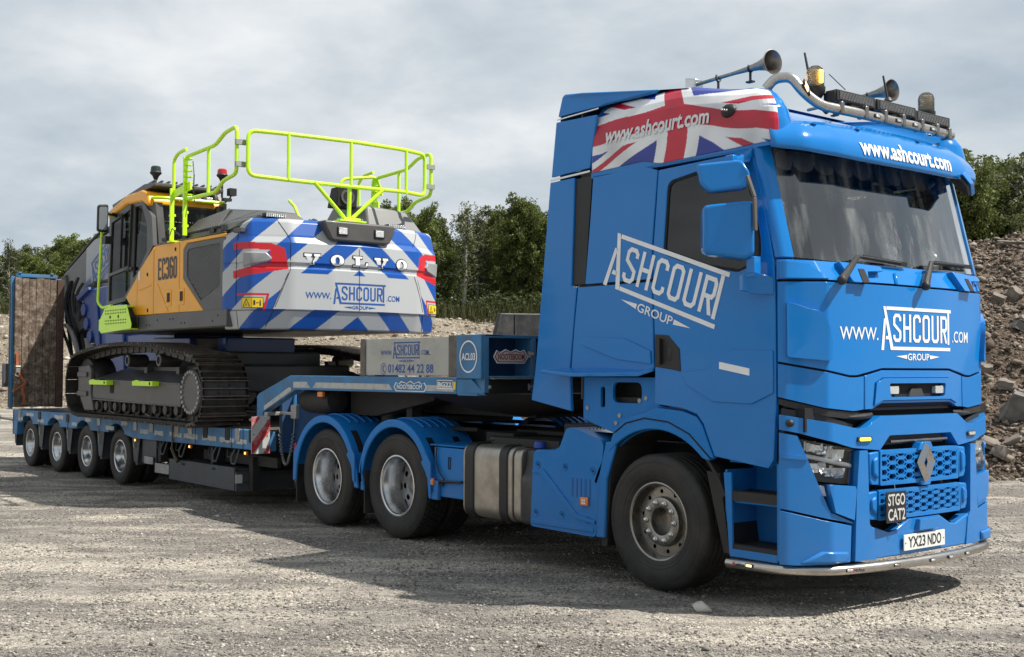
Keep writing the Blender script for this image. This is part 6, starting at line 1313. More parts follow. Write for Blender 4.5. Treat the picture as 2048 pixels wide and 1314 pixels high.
for x, dd in ((-8.42, d2), (-8.02, d3)):
    panel('door_latch_pad', [r2d([(x-.085, 2.47), (x-.085, 2.68), (x+.085, 2.68), (x+.085, 2.47)], .02)], Sy, Y, dd, off=.006, th=.01, bevel=.004)
    mb = MB(); mb.box(x-.03, x+.045, -1.50, -1.505, 2.52, 2.64); mb.build('latch', M['chassis'], dd, bevel=.01)
for x, z in ((-8.22, 3.19), (-9.12, 2.92), (-9.10, 2.44)): mb = MB(); mb.ball((x, -1.495, z), .02, 8, (.8, .4, 1.4)); mb.build('lock', G, d2)
panel('small_label', [[(-9.43, 2.86), (-9.43, 2.98), (-9.37, 2.98), (-9.37, 2.86)]], Sy, M['platewhite'], d1, off=.003, th=0, bevel=0)
# EC360 in condensed heavy strokes
d = D2(); W_, H_, k = .115, .30, .042; x = 0
def gl_(ps, cl=False): d.add(stroke([(x+a*(W_-k)+k/2, b*(H_-k)+k/2) for a, b in ps], k, cl))
c = .22; cv = .08
d.rect(x, x+k, 0, H_); d.rect(x+k+.0003, x+W_*.95, H_-k, H_); d.rect(x+k+.0003, x+W_*.85, H_*.44, H_*.44+k); d.rect(x+k+.0003, x+W_*.95, 0, k); x += W_+.014
gl_([(1, .72), (1, 1-cv), (1-c, 1), (c, 1), (0, 1-cv), (0, cv), (c, 0), (1-c, 0), (1, cv), (1, .28)]); x += W_+.014
gl_([(0, .78), (0, 1), (1-c, 1), (1, 1-cv), (1, .58), (.75, .5), (1, .42), (1, cv), (1-c, 0), (0, 0), (0, .22)]); d.rect(x+.03, x+W_-k-.012, H_*.44, H_*.44+k*.8); x += W_+.014
gl_([(1, .80), (1, 1-cv), (1-c, 1), (c, 1), (0, 1-cv), (0, cv), (c, 0), (1-c, 0), (1, cv), (1, .52), (1-c, .56), (.42, .56)]); x += W_+.014
gl_([(1, 1-cv), (1-c, 1), (c, 1), (0, 1-cv), (0, cv), (c, 0), (1-c, 0), (1, cv)], True)
d.build('model_lettering', Sy, M['plateblk'], d2, -8.77, 2.82, 0, .95, off=.003)
# top deck
mb = MB(); mb.box(-8.9, -6.55, -1.42, 1.4, 3.27, 3.33); mb.box(-8.10, -6.82, -1.49, -1.3, 3.285, 3.30); mb.build('top_deck', EG, ex, bevel=.01)
hd = [(-8.05, 3.33), (-7.95, 3.45), (-7.62, 3.60), (-6.75, 3.57), (-6.60, 3.50), (-6.60, 3.33)]
mb = MB(); vs = []; A = [(-8.10, -1.45, 3.30), (-6.78, -1.45, 3.30), (-6.55, -1.35, 3.42), (-6.55, -.55, 3.46), (-8.05, -.45, 3.35)]
B_ = [(-7.93, -1.25, 3.56), (-7.45, -1.15, 3.625), (-6.72, -1.0, 3.56), (-6.72, -.62, 3.56), (-7.9, -.5, 3.60)]
# hood as loft: lower ring, upper ring
Lr = [(-8.12, -1.44, 3.31), (-6.80, -1.46, 3.31), (-6.52, -1.30, 3.40), (-6.52, -.45, 3.42), (-8.12, -.35, 3.33)]
Ur = [(-7.98, -1.28, 3.53), (-7.42, -1.12, 3.635), (-6.70, -1.00, 3.575), (-6.70, -.60, 3.575), (-7.95, -.5, 3.60)]
Mr = [(-8.08, -1.42, 3.40), (-6.88, -1.44, 3.40), (-6.60, -1.22, 3.45), (-6.60, -.5, 3.46), (-8.08, -.4, 3.4)]
vs = Lr+Mr+Ur; fs = [(i, (i+1) % 5, (i+1) % 5+5, i+5) for i in range(5)]+[(i+5, (i+1) % 5+5, (i+1) % 5+10, i+10) for i in range(5)]+[(10, 11, 12, 13, 14)]
ho = MB().add(vs, fs).build('engine_hood', EG, ex, bevel=.02, ang=15)
MB().add([Vector(p)+Vector((0, -.006, .006)) for p in (Vector(Lr[0]).lerp(Vector(Lr[1]), .04), Vector(Lr[0]).lerp(Vector(Lr[1]), .86), Vector(Ur[0]).lerp(Vector(Ur[1]), .99), Vector(Ur[0]).lerp(Vector(Ur[1]), .04))], [(0, 1, 2, 3)]) if False else None
for k in range(15):
    t = .06+k*.055; a = Vector(Mr[0]).lerp(Vector(Mr[1]), t); b = Vector(Ur[0]).lerp(Vector(Ur[1]), min(1, t*1.25)); n_ = Vector((0, -.75, .65))
    a = a.lerp(Vector(Lr[0]).lerp(Vector(Lr[1]), t), .45); mb = MB(); mb.bar(a+n_*.016, a.lerp(b, .98)+n_*.016, .030, .04, up=n_); mb.build('hood_louvre', EG, ho); o_ = Vector((.034, 0, 0)); mb = MB(); mb.bar(a+n_*.008+o_, a.lerp(b, .95)+n_*.008+o_, .036, .022, up=n_); mb.build('hood_slot', G, ho)
for x in (-8.0, -7.2, -6.9): mb = MB(); mb.box(x-.06, x+.06, -1.475, -1.45, 3.31, 3.38); mb.build('hood_hinge', M['black'], ho)
# after-treatment housing on the far side
vs = [(-6.62, .38, 3.38), (-6.62, 1.30, 3.38), (-7.9, 1.35, 3.33), (-7.9, .30, 3.33), (-6.72, .42, 3.76), (-6.80, 1.10, 3.74), (-7.55, 1.20, 3.80), (-7.5, .40, 3.84)]
MB().add(vs, [(0, 1, 5, 4), (1, 2, 6, 5), (2, 3, 7, 6), (3, 0, 4, 7), (4, 5, 6, 7), (0, 3, 2, 1)]).build('exhaust_housing', M['exlight'], ex, bevel=.03)
mb = MB(); mb.prism([(-7.2, .12, 3.75), (-6.95, .12, 3.75), (-6.93, .12, 4.0), (-7.1, .12, 4.0)], (0, .30, 0)); eo = mb.build('exhaust_outlet', M['black'], ex, bevel=.01)
mb = MB(); mb.lathe([(.10, 0), (.10, .012), (.07, .012), (.06, -.06), (0, -.06)], (-6.94, .27, 3.88), (1, 0, .05), 20); mb.build('outlet_rim', EG, eo)
mb = MB(); mb.box(-7.9, -6.5, -.3, .35, 3.33, 3.40); mb.box(-7.5, -6.9, -.45, .2, 3.40, 3.44); mb.build('deck_cover', EG, ex, bevel=.01)
# counterweight
CW = Curve([(-6.10, 0), (-6.115, .4), (-6.19, .9), (-6.42, 1.33), (-6.80, 1.49), (-7.9, 1.49)], [0, .3, .3, .15, .3, 0])
def cwin(z):
    return float(np.interp(z, [2.13, 2.145, 2.34, 2.365, 2.84, 2.86, 2.90, 2.92, 3.15, 3.22, 3.245, 3.40, 3.44, 3.46], [.12, .09, .02, .0, .0, .022, .022, .0, .01, .05, .055, .10, .15, .28]))
def CWM(s, z, d=0):
    x, y = CW.at(s); n_ = CW.nor(s); i_ = cwin(z); fall = 1 if abs(s) < 1.75 else max(.25, 1-(abs(s)-1.75)*3)
    z0_ = z; zt_ = 3.46-.18*ss_(1.42, 1.81, abs(s)); z = z if z < 3.24 else 3.24+(z-3.24)*(zt_-3.24)/.22
    dz = d*.6 if 3.24 < z < 3.45 else 0; dent = 0
    return (x-n_[0]*i_*fall+n_[0]*d, y-.02-n_[1]*i_*fall*.6+n_[1]*d, z+dz+.0)
RP = [[(-1.61, 3.15), (-1.12, 3.14), (-.96, 3.08), (-.91, 2.84), (-1.60, 2.72), (-1.61, 2.81), (-1.12, 2.91), (-1.13, 3.06), (-1.60, 3.07)], [(-1.55, 2.545), (-1.13, 2.545), (-1.18, 2.345), (-1.21, 2.35), (-1.165, 2.52), (-1.55, 2.525)]]
GR = (.43, .445, .455); BLc = (.002, .075, .36); RDc = (.55, .010, .02)
def cwcol(s, z):
    a = abs(s+.04)
    for P_ in RP:
        if inpoly(-a-.0, z, P_): return RDc
    if 2.365 < z < 2.79:
        e_ = 1.10-(z-2.34)*.42
        if a < e_: return GR
        if abs(a-e_) < .009: return (.02, .02, .02)
    if inpoly(-a, z, [(-1.50, 2.84), (-1.50, 3.04), (-1.17, 3.03), (-1.15, 2.92)]): return GR
    v = (z+.83*a-2.015)/.2825
    if abs(z-2.35) < .006 and a > .0: return (.06, .06, .07)
    return BLc if (v % 2) < 1 else GR
ss = np.linspace(-2.0, 2.0, 520); zz = np.array(sorted(set([round(float(v), 4) for v in np.linspace(2.13, 3.46, 165)]+[2.34, 2.365, 2.84, 2.86, 2.9, 2.92, 3.15, 3.22, 3.245])))
ss = np.concatenate([np.linspace(-1.82, 1.6, 480), np.linspace(1.62, 1.82, 12)])
vs = []; cols = []
for z in zz:
    for s in ss: vs.append(CWM(s, z)); cols.append((*cwcol(s, z), 1))
nu = len(ss); fs = [(i*nu+j, i*nu+j+1, (i+1)*nu+j+1, (i+1)*nu+j) for i in range(len(zz)-1) for j in range(nu-1)]
me = bpy.data.meshes.new('counterweight'); me.from_pydata(vs, [], fs); ca = me.color_attributes.new('print', 'FLOAT_COLOR', 'POINT'); ca.data.foreach_set('color', np.array(cols, dtype=np.float32).ravel())
cwt = finish('counterweight', me, attr_mat('reflective_chevron_livery', .35, .08), ex, ang=24)
mb = MB(); top = [CWM(s, 3.455) for s in np.linspace(-1.8, 1.8, 60)]; bt_ = [CWM(s, 2.135) for s in np.linspace(-1.8, 1.8, 60)]
mb.add(top, [tuple(range(60))]); mb.add(bt_, [tuple(range(60))]); mb.build('counterweight_core', EG, cwt)
# panel lines
for q in ([(-.93, 2.83), (-1.12, 2.35), (-1.21, 2.14)], [(-.93, 2.83), (-.93, 3.20)], [(0-.04, 2.365), (-.04, 3.20)], [(.82, 2.83), (1.02, 2.35), (1.12, 2.14)], [(-1.60, 2.15), (-1.60, 3.40)], [(-.93, 3.2), (-1.07, 3.42)], [(.82, 3.2), (.98, 3.42)]):
    P_ = [CWM(a, b, .0015) for a, b in [tuple(np.array(q[i])*(1-t)+np.array(q[i+1])*t) for i in range(len(q)-1) for t in np.linspace(0, 1, 10)]]
    mb = MB(); mb.tube(P_, .0035, 5); mb.build('panel_line', G, cwt)
# lamp pods beside the red markings
for h in (-1, 1):
    o_ = -.04
    panel('tail_lamp_pod', [[(o_+h*1.46, 2.86), (o_+h*1.46, 3.035), (o_+h*1.17, 3.03), (o_+h*1.10, 2.96), (o_+h*1.14, 2.92)]], CWM, mat('pod_grey', (.30, .305, .31), .3) if h < 0 else bpy.data.materials['pod_grey'], cwt, off=.022, th=.03, bevel=.018, cuts_a=CW.cuts)
    s0 = o_+h*1.47; s1 = o_+h*1.20
    panel('warning_sticker', [r2d([(s0, 2.375), (s0, 2.50), (s1, 2.50), (s1, 2.375)], .006)], CWM, M['plateblk'], cwt, off=.003, th=0, bevel=0, cuts_a=CW.cuts)
    panel('sticker_face', [[(s0-h*.006, 2.382), (s0-h*.006, 2.493), ((s0+s1)/2+h*.002, 2.493), ((s0+s1)/2+h*.002, 2.382)], ], CWM, M['stickyel'], cwt, off=.005, th=0, bevel=0, cuts_a=CW.cuts)
    panel('sticker_face', [[((s0+s1)/2-h*.003, 2.382), ((s0+s1)/2-h*.003, 2.493), (s1+h*.006, 2.493), (s1+h*.006, 2.382)]], CWM, M['stickyel'], cwt, off=.005, th=0, bevel=0, cuts_a=CW.cuts)
    d = D2(); cx = min(s0, s1)+.068; d.add(stroke([(cx-.045, 2.395), (cx, 2.48), (cx+.045, 2.395)], .008, True)); d.rect(cx-.018, cx+.015, 2.405, 2.412); d.rect(cx-.006, cx+.0, 2.412, 2.44)
    cx = max(s0, s1)-.068; d.rect(cx-.045, cx-.025, 2.41, 2.465); d.rect(cx-.015, cx+.015, 2.432, 2.440); d.rect(cx+.025, cx+.040, 2.40, 2.45); d.rect(cx+.028, cx+.038, 2.452, 2.468); d.build('sticker_pictogram', CWM, M['plateblk'], cwt, off=.007)
    lg = None
ashcourt(www='up').build('company_lettering', CWM, M['logoblue'], cwt, -.395, 2.445, 0, .74, off=.003, cuts_a=[-.4, -.2, 0, .2, .4])
# slab serif maker's letters, white with a dark edge
def slab(ch, w_, h_):
    out = []
    t, th = .034*h_/.125, .30*w_
    if ch == 'V': out = [[(0, h_), (.46*w_, h_), (.46*w_, h_-.028), (0, h_-.028)], [(.60*w_, h_), (w_, h_), (w_, h_-.028), (.60*w_, h_-.028)], [(.07*w_, h_-.027), (.40*w_, h_-.027), (.62*w_, .0), (.38*w_, .0)], [(.68*w_, h_-.027), (.92*w_, h_-.027), (.64*w_, 0), (.50*w_, .03)]]
    if ch == 'L': out = [[(0, h_), (.62*w_, h_), (.62*w_, h_-.022), (0, h_-.022)], [(.15*w_, h_-.021), (.45*w_, h_-.021), (.45*w_, .021), (.15*w_, .021)], [(0, 0), (0, .022), (w_, .022), (w_, 0)], [(.84*w_, .021), (w_, .021), (w_, .055), (.90*w_, .055)]]
    return out
def letter(ch, cx, z0, w_=.20, h_=.128):
    for big, mm, of in ((.011, M['plateblk'], .004), (0, M['white'], .010)):
        if ch == 'O':
            lp = [(cx+(w_*.44+big)*math.cos(t), z0+h_/2+(h_*.52+big)*math.sin(t)) for t in np.linspace(0, 2*math.pi, 29)[:-1]]; li = [(cx+(w_*.15-big*.6)*math.cos(t), z0+h_/2+(h_*.33-big*.6)*math.sin(t)) for t in np.linspace(0, 2*math.pi, 21)[:-1]]
            panel('maker_letter', [lp, li], CWM, mm, cwt, off=of, th=0, bevel=0)
        else:
            for i, q in enumerate(slab(ch, w_, h_)):
                c = np.mean(q, axis=0); q2 = [(cx-w_/2+x+(big if x > c[0] else -big), z0+z+(big if z > c[1] else -big)) for x, z in q]
                panel('maker_letter', [q2], CWM, mm, cwt, off=of+i*.0012, th=0, bevel=0)
for ch, cx in zip('VOLVO', (-.665, -.345, -.03, .275, .600)): letter(ch, cx, 2.90)
# lamp bar on the counterweight
lb = [(-.56, 3.40), (-.50, 3.20), (-.42, 3.175), (.34, 3.175), (.41, 3.20), (.46, 3.40)]
mb = MB(); mb.prism([(-6.30, y, z) for y, z in [(-.56, 3.44), (-.54, 3.36), (-.46, 3.21), (-.42, 3.195), (.32, 3.195), (.37, 3.21), (.44, 3.34), (.46, 3.44)]], (.21, 0, -.0)); lo = mb.build('lamp_bar', EG, ex, bevel=.025, bseg=3)
for y in (-.31, .21): mb = MB(); mb.box(-6.10, -6.075, y-.075, y+.075, 3.265, 3.375); o = mb.build('work_lamp_frame', M['black'], lo, bevel=.01); mb = MB(); mb.box(-6.078, -6.068, y-.058, y+.058, 3.28, 3.36); mb.build('work_lamp', M['clearlamp'], o, bevel=.008)
for (x, y) in ((-6.55, -.98), (-6.55, .75)):
    mb = MB(); mb.box(x-.05, x+.05, y-.14, y+.14, 3.47, 3.52); mb.box(x-.03, x+.03, y-.05, y+.05, 3.42, 3.47); o = mb.build('deck_lamp', M['black'], ex, bevel=.01)
    mb = MB(); [mb.box(x+.05, x+.055, y-.13+k*.027, y-.112+k*.027, 3.475, 3.515) for k in range(10)]; mb.build('lamp_leds', M['clearlamp'], o)
# ---- fluorescent hand rails
FL = M['fluo']; rr_ = .024
rl = MB()
main = rp([(-6.45, -1.38, 3.98), (-6.45, -1.38, 4.46), (-6.36, -.90, 4.46), (-6.33, 0, 4.47), (-6.38, .82, 4.47), (-6.50, 1.28, 4.47), (-6.50, 1.28, 3.95), (-6.38, .82, 3.93), (-6.33, 0, 3.91), (-6.36, -.90, 3.91), (-6.43, -1.25, 3.91)], .10, 5)
rl.tube(rp_closed([(-6.45, -1.38, 3.93), (-6.45, -1.38, 4.46), (-6.36, -.90, 4.46), (-6.33, 0, 4.47), (-6.38, .78, 4.47), (-6.50, 1.17, 4.47), (-6.50, 1.17, 3.93), (-6.38, .78, 3.93), (-6.33, 0, 3.91), (-6.36, -.90, 3.91)], .10), rr_, 10, True)
for (x, y) in ((-6.355, -.90), (-6.33, -.05), (-6.38, .80)): rl.tube([(x, y, 3.91), (x, y, 4.47)], rr_*.85, 10)
rl.tube([(-6.36, -.05, 3.91), (-6.38, -.05, 3.48)], .026, 10); rl.tube([(-6.34, -.56, 3.92), (-6.375, -.12, 3.53)], .024, 10); rl.tube([(-6.345, .44, 3.93), (-6.375, .0, 3.53)], .024, 10)
ro = rl.build('rear_guard_rail', FL, ex)
mb = MB(); mb.box(-6.50, -6.25, -.25, .13, 3.465, 3.485); mb.box(-6.46, -6.29, -.17, .07, 3.485, 3.52); mb.build('rail_foot', FL, ro, bevel=.004)
for y in (-.21, .09): mb = MB(); mb.cyl((-6.30, y, 3.485), (-6.30, y, 3.515), .018, 8); mb.build('foot_bolt', M['galv'], ro)
for h in (-1, 1):
    y = -1.48 if h < 0 else 1.30; sd_ = MB()
    P_ = rp([(-6.53, y, 4.44), (-6.53, y, 3.98), (-6.62, y, 3.90), (-6.95, y, 3.86), (-7.08, y, 3.74), (-7.55, y, 3.74), (-7.93, y, 3.74), (-7.93, y, 4.24), (-7.88, y, 4.30), (-7.1, y, 4.35), (-6.80, y, 4.50), (-6.60, y, 4.52)], .09, 5)
    P_ = rp([(-6.54, y, 4.40), (-6.54, y, 4.02), (-6.62, y, 3.93), (-6.80, y, 3.92), (-6.90, y, 3.90), (-7.10, y, 3.78), (-7.95, y, 3.80), (-7.98, y, 3.90), (-7.95, y, 4.33), (-7.85, y, 4.36), (-7.10, y, 4.37), (-6.85, y, 4.47), (-6.60, y, 4.50)], .08, 5)
    P_ = rp_closed([(-6.54, y, 3.95), (-6.80, y, 3.92), (-6.90, y, 3.90), (-7.10, y, 3.79), (-7.98, y, 3.80), (-7.95, y, 4.34), (-7.10, y, 4.37), (-6.85, y, 4.48), (-6.54, y, 4.51)], .08)
    sd_.tube(P_, rr_, 10, True); sd_.tube([(-7.30, y, 3.79), (-7.30, y, 4.365)], rr_*.9, 10)
    so2 = sd_.build('side_guard_rail', FL, ex)
    for z in (4.06, 4.32): mb = MB(); mb.box(-6.53, -6.49, y-.03 if h < 0 else y-.10, y+.10 if h < 0 else y+.03, z-.03, z+.03); mb.build('rail_clamp', M['galv'], so2)
    lad = MB(); lad.bar((-7.93, y+.02*h, 3.34), (-7.93, y+.02*h, 4.33), .03, .05, up=(0, 1, 0)); lad.bar((-8.33, y+.02*h, 3.30), (-8.33, y+.02*h, 3.98), .03, .05, up=(0, 1, 0)); lad.tube(rp([(-8.33, y, 3.9), (-8.33, y, 4.35), (-8.20, y, 4.42), (-7.95, y, 4.44)], .08), rr_*.9, 10)
    lad.bar((-8.36, y, 3.90), (-7.80, y, 3.96), .02, .10, up=(0, 0, 1))
    for k in range(7): lad.box(-7.96, -7.86, y-.02, y+.06, 4.30-k*.075, 4.31-k*.075)
    for z in (3.62, 3.45): lad.box(-8.40, -8.32, y-.03, y+.03, z, z+.03); lad.box(-7.99, -7.93, y-.03, y+.03, z, z+.03)
    lad.box(-8.40, -8.26, y-.05, y+.05, 3.285, 3.305)
    lad.build('rail_post', FL, ex)
mb = MB(); mb.tube([(-7.88, -1.42, 4.28), (-7.80, -1.44, 4.1), (-7.86, -1.42, 3.9), (-7.82, -1.42, 3.75)], .008, 6); mb.tube([(-8.35, -1.52, 3.36), (-8.2, -1.55, 3.45), (-8.05, -1.5, 3.34)], .006, 6); mb.build('rail_cable', M['black'], ex)
mb = MB(); mb.box(-8.56, -8.40, -1.54, -1.46, 3.31, 3.36); mb.build('small_camera', M['black'], ex, bevel=.01)
# grab handle on the right side beyond the housing
mb = MB(); mb.tube(rp([(-8.0, .9, 3.4), (-7.9, .7, 4.0), (-7.9, .75, 4.28), (-7.85, 1.3, 4.36), (-7.85, 1.38, 4.1)], .1), .022, 8); mb.build('grab_handle', FL, ex); mb = MB(); mb.tube(rp([(-8.1, -.35, 3.42), (-8.0, -.33, 3.62), (-7.8, -.3, 3.62), (-7.75, -.28, 3.45)], .08), .022, 8); mb.build('grab_handle', FL, ex); mb = MB(); mb.tube([(-7.9, .2, 3.5), (-8.3, .25, 3.9), (-8.5, .28, 4.0)], .022, 8); mb.build('grab_handle', FL, ex)
# ---- cab
cabx = lambda x, z, d: (x, -1.47-d, z)
rf = [(-10.60, 3.80), (-10.55, 3.93), (-9.95, 4.07), (-9.38, 4.085), (-9.20, 4.04), (-9.14, 3.90), (-9.16, 3.84), (-9.35, 3.92), (-9.9, 3.94), (-10.5, 3.82)]
mb = MB(); mb.prism([(x, -1.49, z) for x, z in rf], (0, 1.08, 0)); mb.build('cab_roof', Y, ex, bevel=.03, bseg=3)
# pillars and frames
fr_ = [(-10.58, 3.80), (-9.9, 3.93), (-9.36, 3.93), (-9.06, 3.70), (-9.0, 3.30), (-9.50, 2.90), (-9.56, 2.84), (-9.97, 2.60), (-10.62, 2.56)]
w1 = [(-10.50, 3.74), (-9.72, 3.88), (-9.76, 3.10), (-10.55, 3.02)]; w2 = [(-9.64, 3.88), (-9.40, 3.88), (-9.22, 3.62), (-9.20, 3.24), (-9.54, 2.96), (-9.68, 2.90)]; w3 = [(-10.56, 2.98), (-9.77, 3.05), (-9.78, 2.80), (-10.0, 2.66), (-10.57, 2.62)]
w1, w2, w3 = [r2d(q, .02) for q in (w1, w2, w3)]
cf_ = panel('cab_side_frame', [fr_, w1, w2, w3], cabx, EG, ex, th=.06, bevel=.008)
for i, q in enumerate((w1, w2, w3)): panel('cab_window', [q], cabx, M['exglass'], cf_, off=-.02, th=0, bevel=0)
mb = MB(); mb.bar((-9.78, -1.49, 3.0), (-9.70, -1.49, 3.92), .03, .03, up=(0, 1, 0)); mb.bar((-10.1, -1.485, 3.07), (-10.05, -1.485, 3.82), .02, .03, up=(0, 1, 0)); mb.box(-9.86, -9.66, -1.50, -1.475, 3.02, 3.06); mb.build('door_frame_bar', M['black'], cf_)
mb = MB(); mb.box(-10.60, -9.0, -.46, -.42, 2.4, 3.95); mb.box(-10.6, -9.1, -1.45, -.46, 2.36, 2.55); mb.box(-9.2, -9.1, -1.42, -.46, 2.4, 3.30); mb.build('cab_shell', EG, ex)
# corner pillar and rear window
mb = MB(); mb.prism([(-9.34, -1.47, 3.90), (-9.10, -1.40, 3.90), (-9.04, -1.36, 3.32), (-9.04, -1.47, 3.30)], (0, .10, 0)); mb.build('cab_corner_pillar', M['exgrey'], ex, bevel=.02); mb = MB(); mb.bar((-9.08, -.48, 3.3), (-9.12, -.48, 3.92), .08, .10, up=(0, 1, 0)); mb.build('cab_corner_pillar', M['exgrey'], ex, bevel=.02)
mb = MB(); mb.add([(-9.07, -1.37, 3.28), (-9.07, -.50, 3.28), (-9.12, -.50, 3.88), (-9.12, -1.37, 3.88)], [(0, 1, 2, 3)]); mb.build('cab_rear_window', M['exglass'], ex)
mb = MB(); mb.add([(-10.62, -1.40, 2.6), (-10.62, -.50, 2.6), (-10.56, -.50, 3.82), (-10.56, -1.40, 3.82)], [(0, 1, 2, 3)]); mb.build('cab_front_window', M['exglass'], ex)
mb = MB(); mb.box(-9.75, -9.35, -1.15, -.75, 2.6, 3.0); mb.box(-9.45, -9.32, -1.15, -.75, 3.0, 3.55); mb.box(-9.42, -9.34, -1.05, -.85, 3.55, 3.75); mb.build('operator_seat', M['interior'], ex, bevel=.04)
mb = MB(); mb.tube([(-10.2, -1.2, 2.6), (-10.15, -1.22, 3.1)], .015, 6); mb.tube([(-10.35, -1.0, 2.6), (-10.3, -1.0, 3.15)], .02, 6); mb.build('control_lever', FL, ex)
# roof platform (dark louvred guard) and its lamps
mb = MB(); mb.prism([(-10.62, -1.42, 4.02), (-9.45, -1.42, 4.18), (-9.1, -1.42, 4.165), (-9.1, -1.42, 4.12), (-10.6, -1.42, 3.97)], (0, 1.0, 0)); rg = mb.build('roof_guard', M['exgrey'], ex, bevel=.008)
for k in range(10): y = -1.38+k*.10; mb = MB(); mb.prism([(-10.5, y, 4.045), (-9.2, y, 4.195), (-9.2, y, 4.215), (-10.5, y, 4.065)], (0, .03, 0)); mb.build('guard_slat', M['exgrey'], rg)
mb = MB(); mb.tube(rp([(-9.22, -1.42, 3.95), (-9.12, -1.42, 3.96), (-9.05, -1.3, 3.96), (-9.03, -.5, 3.96), (-9.1, -.38, 3.96), (-9.3, -.35, 3.95)], .05), .022, 8); mb.build('rear_roof_rail', FL, ex)
mb = MB(); mb.box(-9.2, -9.08, -1.0, -.55, 3.99, 4.03); mb.build('roof_led_strip', M['clearlamp'], ex, bevel=.008)
for (x, y, z, red) in ((-9.35, -1.30, 4.17, False), (-9.15, -.42, 4.20, True)):
    mb = MB(); mb.cyl((x, y, z-.15), (x, y, z+.08), .016, 8); mb.lathe([(.02, .06), (.045, .12), (.075, .15), (.08, .165), (.07, .18)], (x, y, z), (0, 0, 1), 18); b_ = mb.build('roof_beacon' if red else 'positioning_antenna', M['black'], ex)
    mb = MB(); mb.lathe([(.07, .18), (.065, .24), (.05, .255), (0, .26)], (x, y, z), (0, 0, 1), 18); mb.build('beacon_top' if red else 'antenna_cap', M['redlens'] if red else mat('dark_teal_plastic', (.02, .035, .035), .35), b_)
for y in (-1.05, -.72, -.55): mb = MB(); mb.lathe([(.0, -.04), (.05, -.04), (.045, .02), (.02, .06), (0, .06)], (-9.1, y, 4.02), (0, 0, 1), 12); mb.build('roof_lamp', M['black'], ex)
mb = MB(); mb.box(-9.0, -8.9, -.42, -.32, 4.06, 4.16); mb.tube([(-9.1, -.4, 3.98), (-9.0, -.38, 4.02), (-8.95, -.37, 4.08)], .012, 6); mb.box(-9.0, -8.92, -.5, -.38, 3.98, 4.02); mb.build('rear_camera', M['black'], ex)
# cab mirror, pole, step
mb = MB(); q = rp_closed([(-10.34, -1.60, 3.58), (-10.34, -1.75, 3.58), (-10.27, -1.77, 3.95), (-10.27, -1.62, 3.97)], .04); mb.prism(q, (.06, 0, .0)); mr = mb.build('cab_mirror', M['black'], ex, bevel=.015)
mb = MB(); q = rp_closed([(-10.28, -1.62, 3.61), (-10.28, -1.735, 3.61), (-10.21, -1.755, 3.92), (-10.21, -1.64, 3.93)], .03); mb.prism(q, (.008, 0, 0)); mb.build('mirror_glass', mat('pale_mirror_glass', (.42, .48, .52), .25, .5), mr)
mb = MB(); mb.tube([(-10.28, -1.62, 3.85), (-10.3, -1.5, 3.84), (-10.35, -1.45, 3.82)], .025, 8); mb.build('mirror_bracket', M['black'], mr); mb = MB(); mb.box(-10.36, -10.22, -1.66, -1.54, 3.42, 3.52); mb.build('small_mirror', M['black'], mr)
mb = MB(); mb.tube(rp([(-10.42, -1.48, 3.83), (-10.38, -1.58, 3.85), (-10.42, -1.63, 3.75), (-10.48, -1.66, 2.60), (-10.42, -1.62, 2.52), (-10.1, -1.6, 2.54)], .05), .020, 8); mb.build('cab_grab_pole', FL, ex)
mb = MB(); mb.prism([(x, -1.62, z) for x, z in [(-10.52, 2.20), (-10.50, 2.36), (-10.28, 2.54), (-9.52, 2.53), (-9.34, 2.26), (-9.36, 2.20), (-10.45, 2.16)]], (0, .012, 0)); mb.box(-10.4, -9.6, -1.61, -1.3, 2.50, 2.52); mb.box(-10.5, -9.4, -1.61, -1.4, 2.19, 2.21); mb.box(-10.54, -10.50, -1.62, -1.4, 2.2, 2.36); cs = mb.build('cab_step', FL, ex, bevel=.006)
mb = MB()
for j, z in enumerate((2.47, 2.43, 2.33, 2.29)):
    for k in range(13): mb.cyl((-10.28+k*.062, -1.619, z), (-10.28+k*.062, -1.6235, z), .011, 6)
for x in (-10.1, -9.8): mb.cyl((x, -1.619, 2.38), (x, -1.625, 2.38), .022, 8)
tag(mb.build('step_perforations', G, cs), kind='stuff')
# ---- boom, arm, bucket, hoses beyond the cab
def rcbox(name, pts, y0, y1, m_, par, bev=.02): mb = MB(); mb.prism([(x, y0, z) for x, z in pts], (0, y1-y0, 0)); return mb.build(name, m_, par, bevel=bev)
bg = mat('boom_grey_vinyl', (.25, .26, .275), .4, coat=.3)
bo = rcbox('boom', [(-10.3, 2.5), (-10.6, 3.0), (-12.0, 3.62), (-13.6, 4.02), (-14.6, 3.95), (-16.4, 3.35), (-16.9, 2.9), (-16.6, 2.75), (-14.6, 3.15), (-13.4, 3.15), (-12.0, 2.75), (-11.0, 2.3)], -.22, .22, EG, ex, .03)
mb = MB(); mb.prism([(x, -.228, z) for x, z in [(-15.0, 3.80), (-14.6, 3.93), (-13.7, 3.98), (-13.7, 3.20), (-14.6, 3.20), (-15.0, 3.12)]], (0, -.004, 0)); mb.build('boom_side_vinyl', bg, bo)
ashcourt(www='up').build('company_lettering', lambda x, z, d: (x, -.234-d, z), M['logoblue'], bo, -14.62, 3.13, .40, 1.2, off=.004)
rcbox('boom_foot_guard', [(-16.9, 2.9), (-16.4, 3.36), (-16.0, 3.42), (-15.8, 3.0), (-16.4, 2.7)], -.26, .26, M['black'], bo, .05)
ar = rcbox('dipper_arm', [(-16.4, 3.2), (-16.6, 2.9), (-15.0, 1.3), (-14.3, 1.15), (-14.0, 1.5), (-14.9, 2.7), (-15.6, 3.3)], -.18, .18, EG, ex, .03)
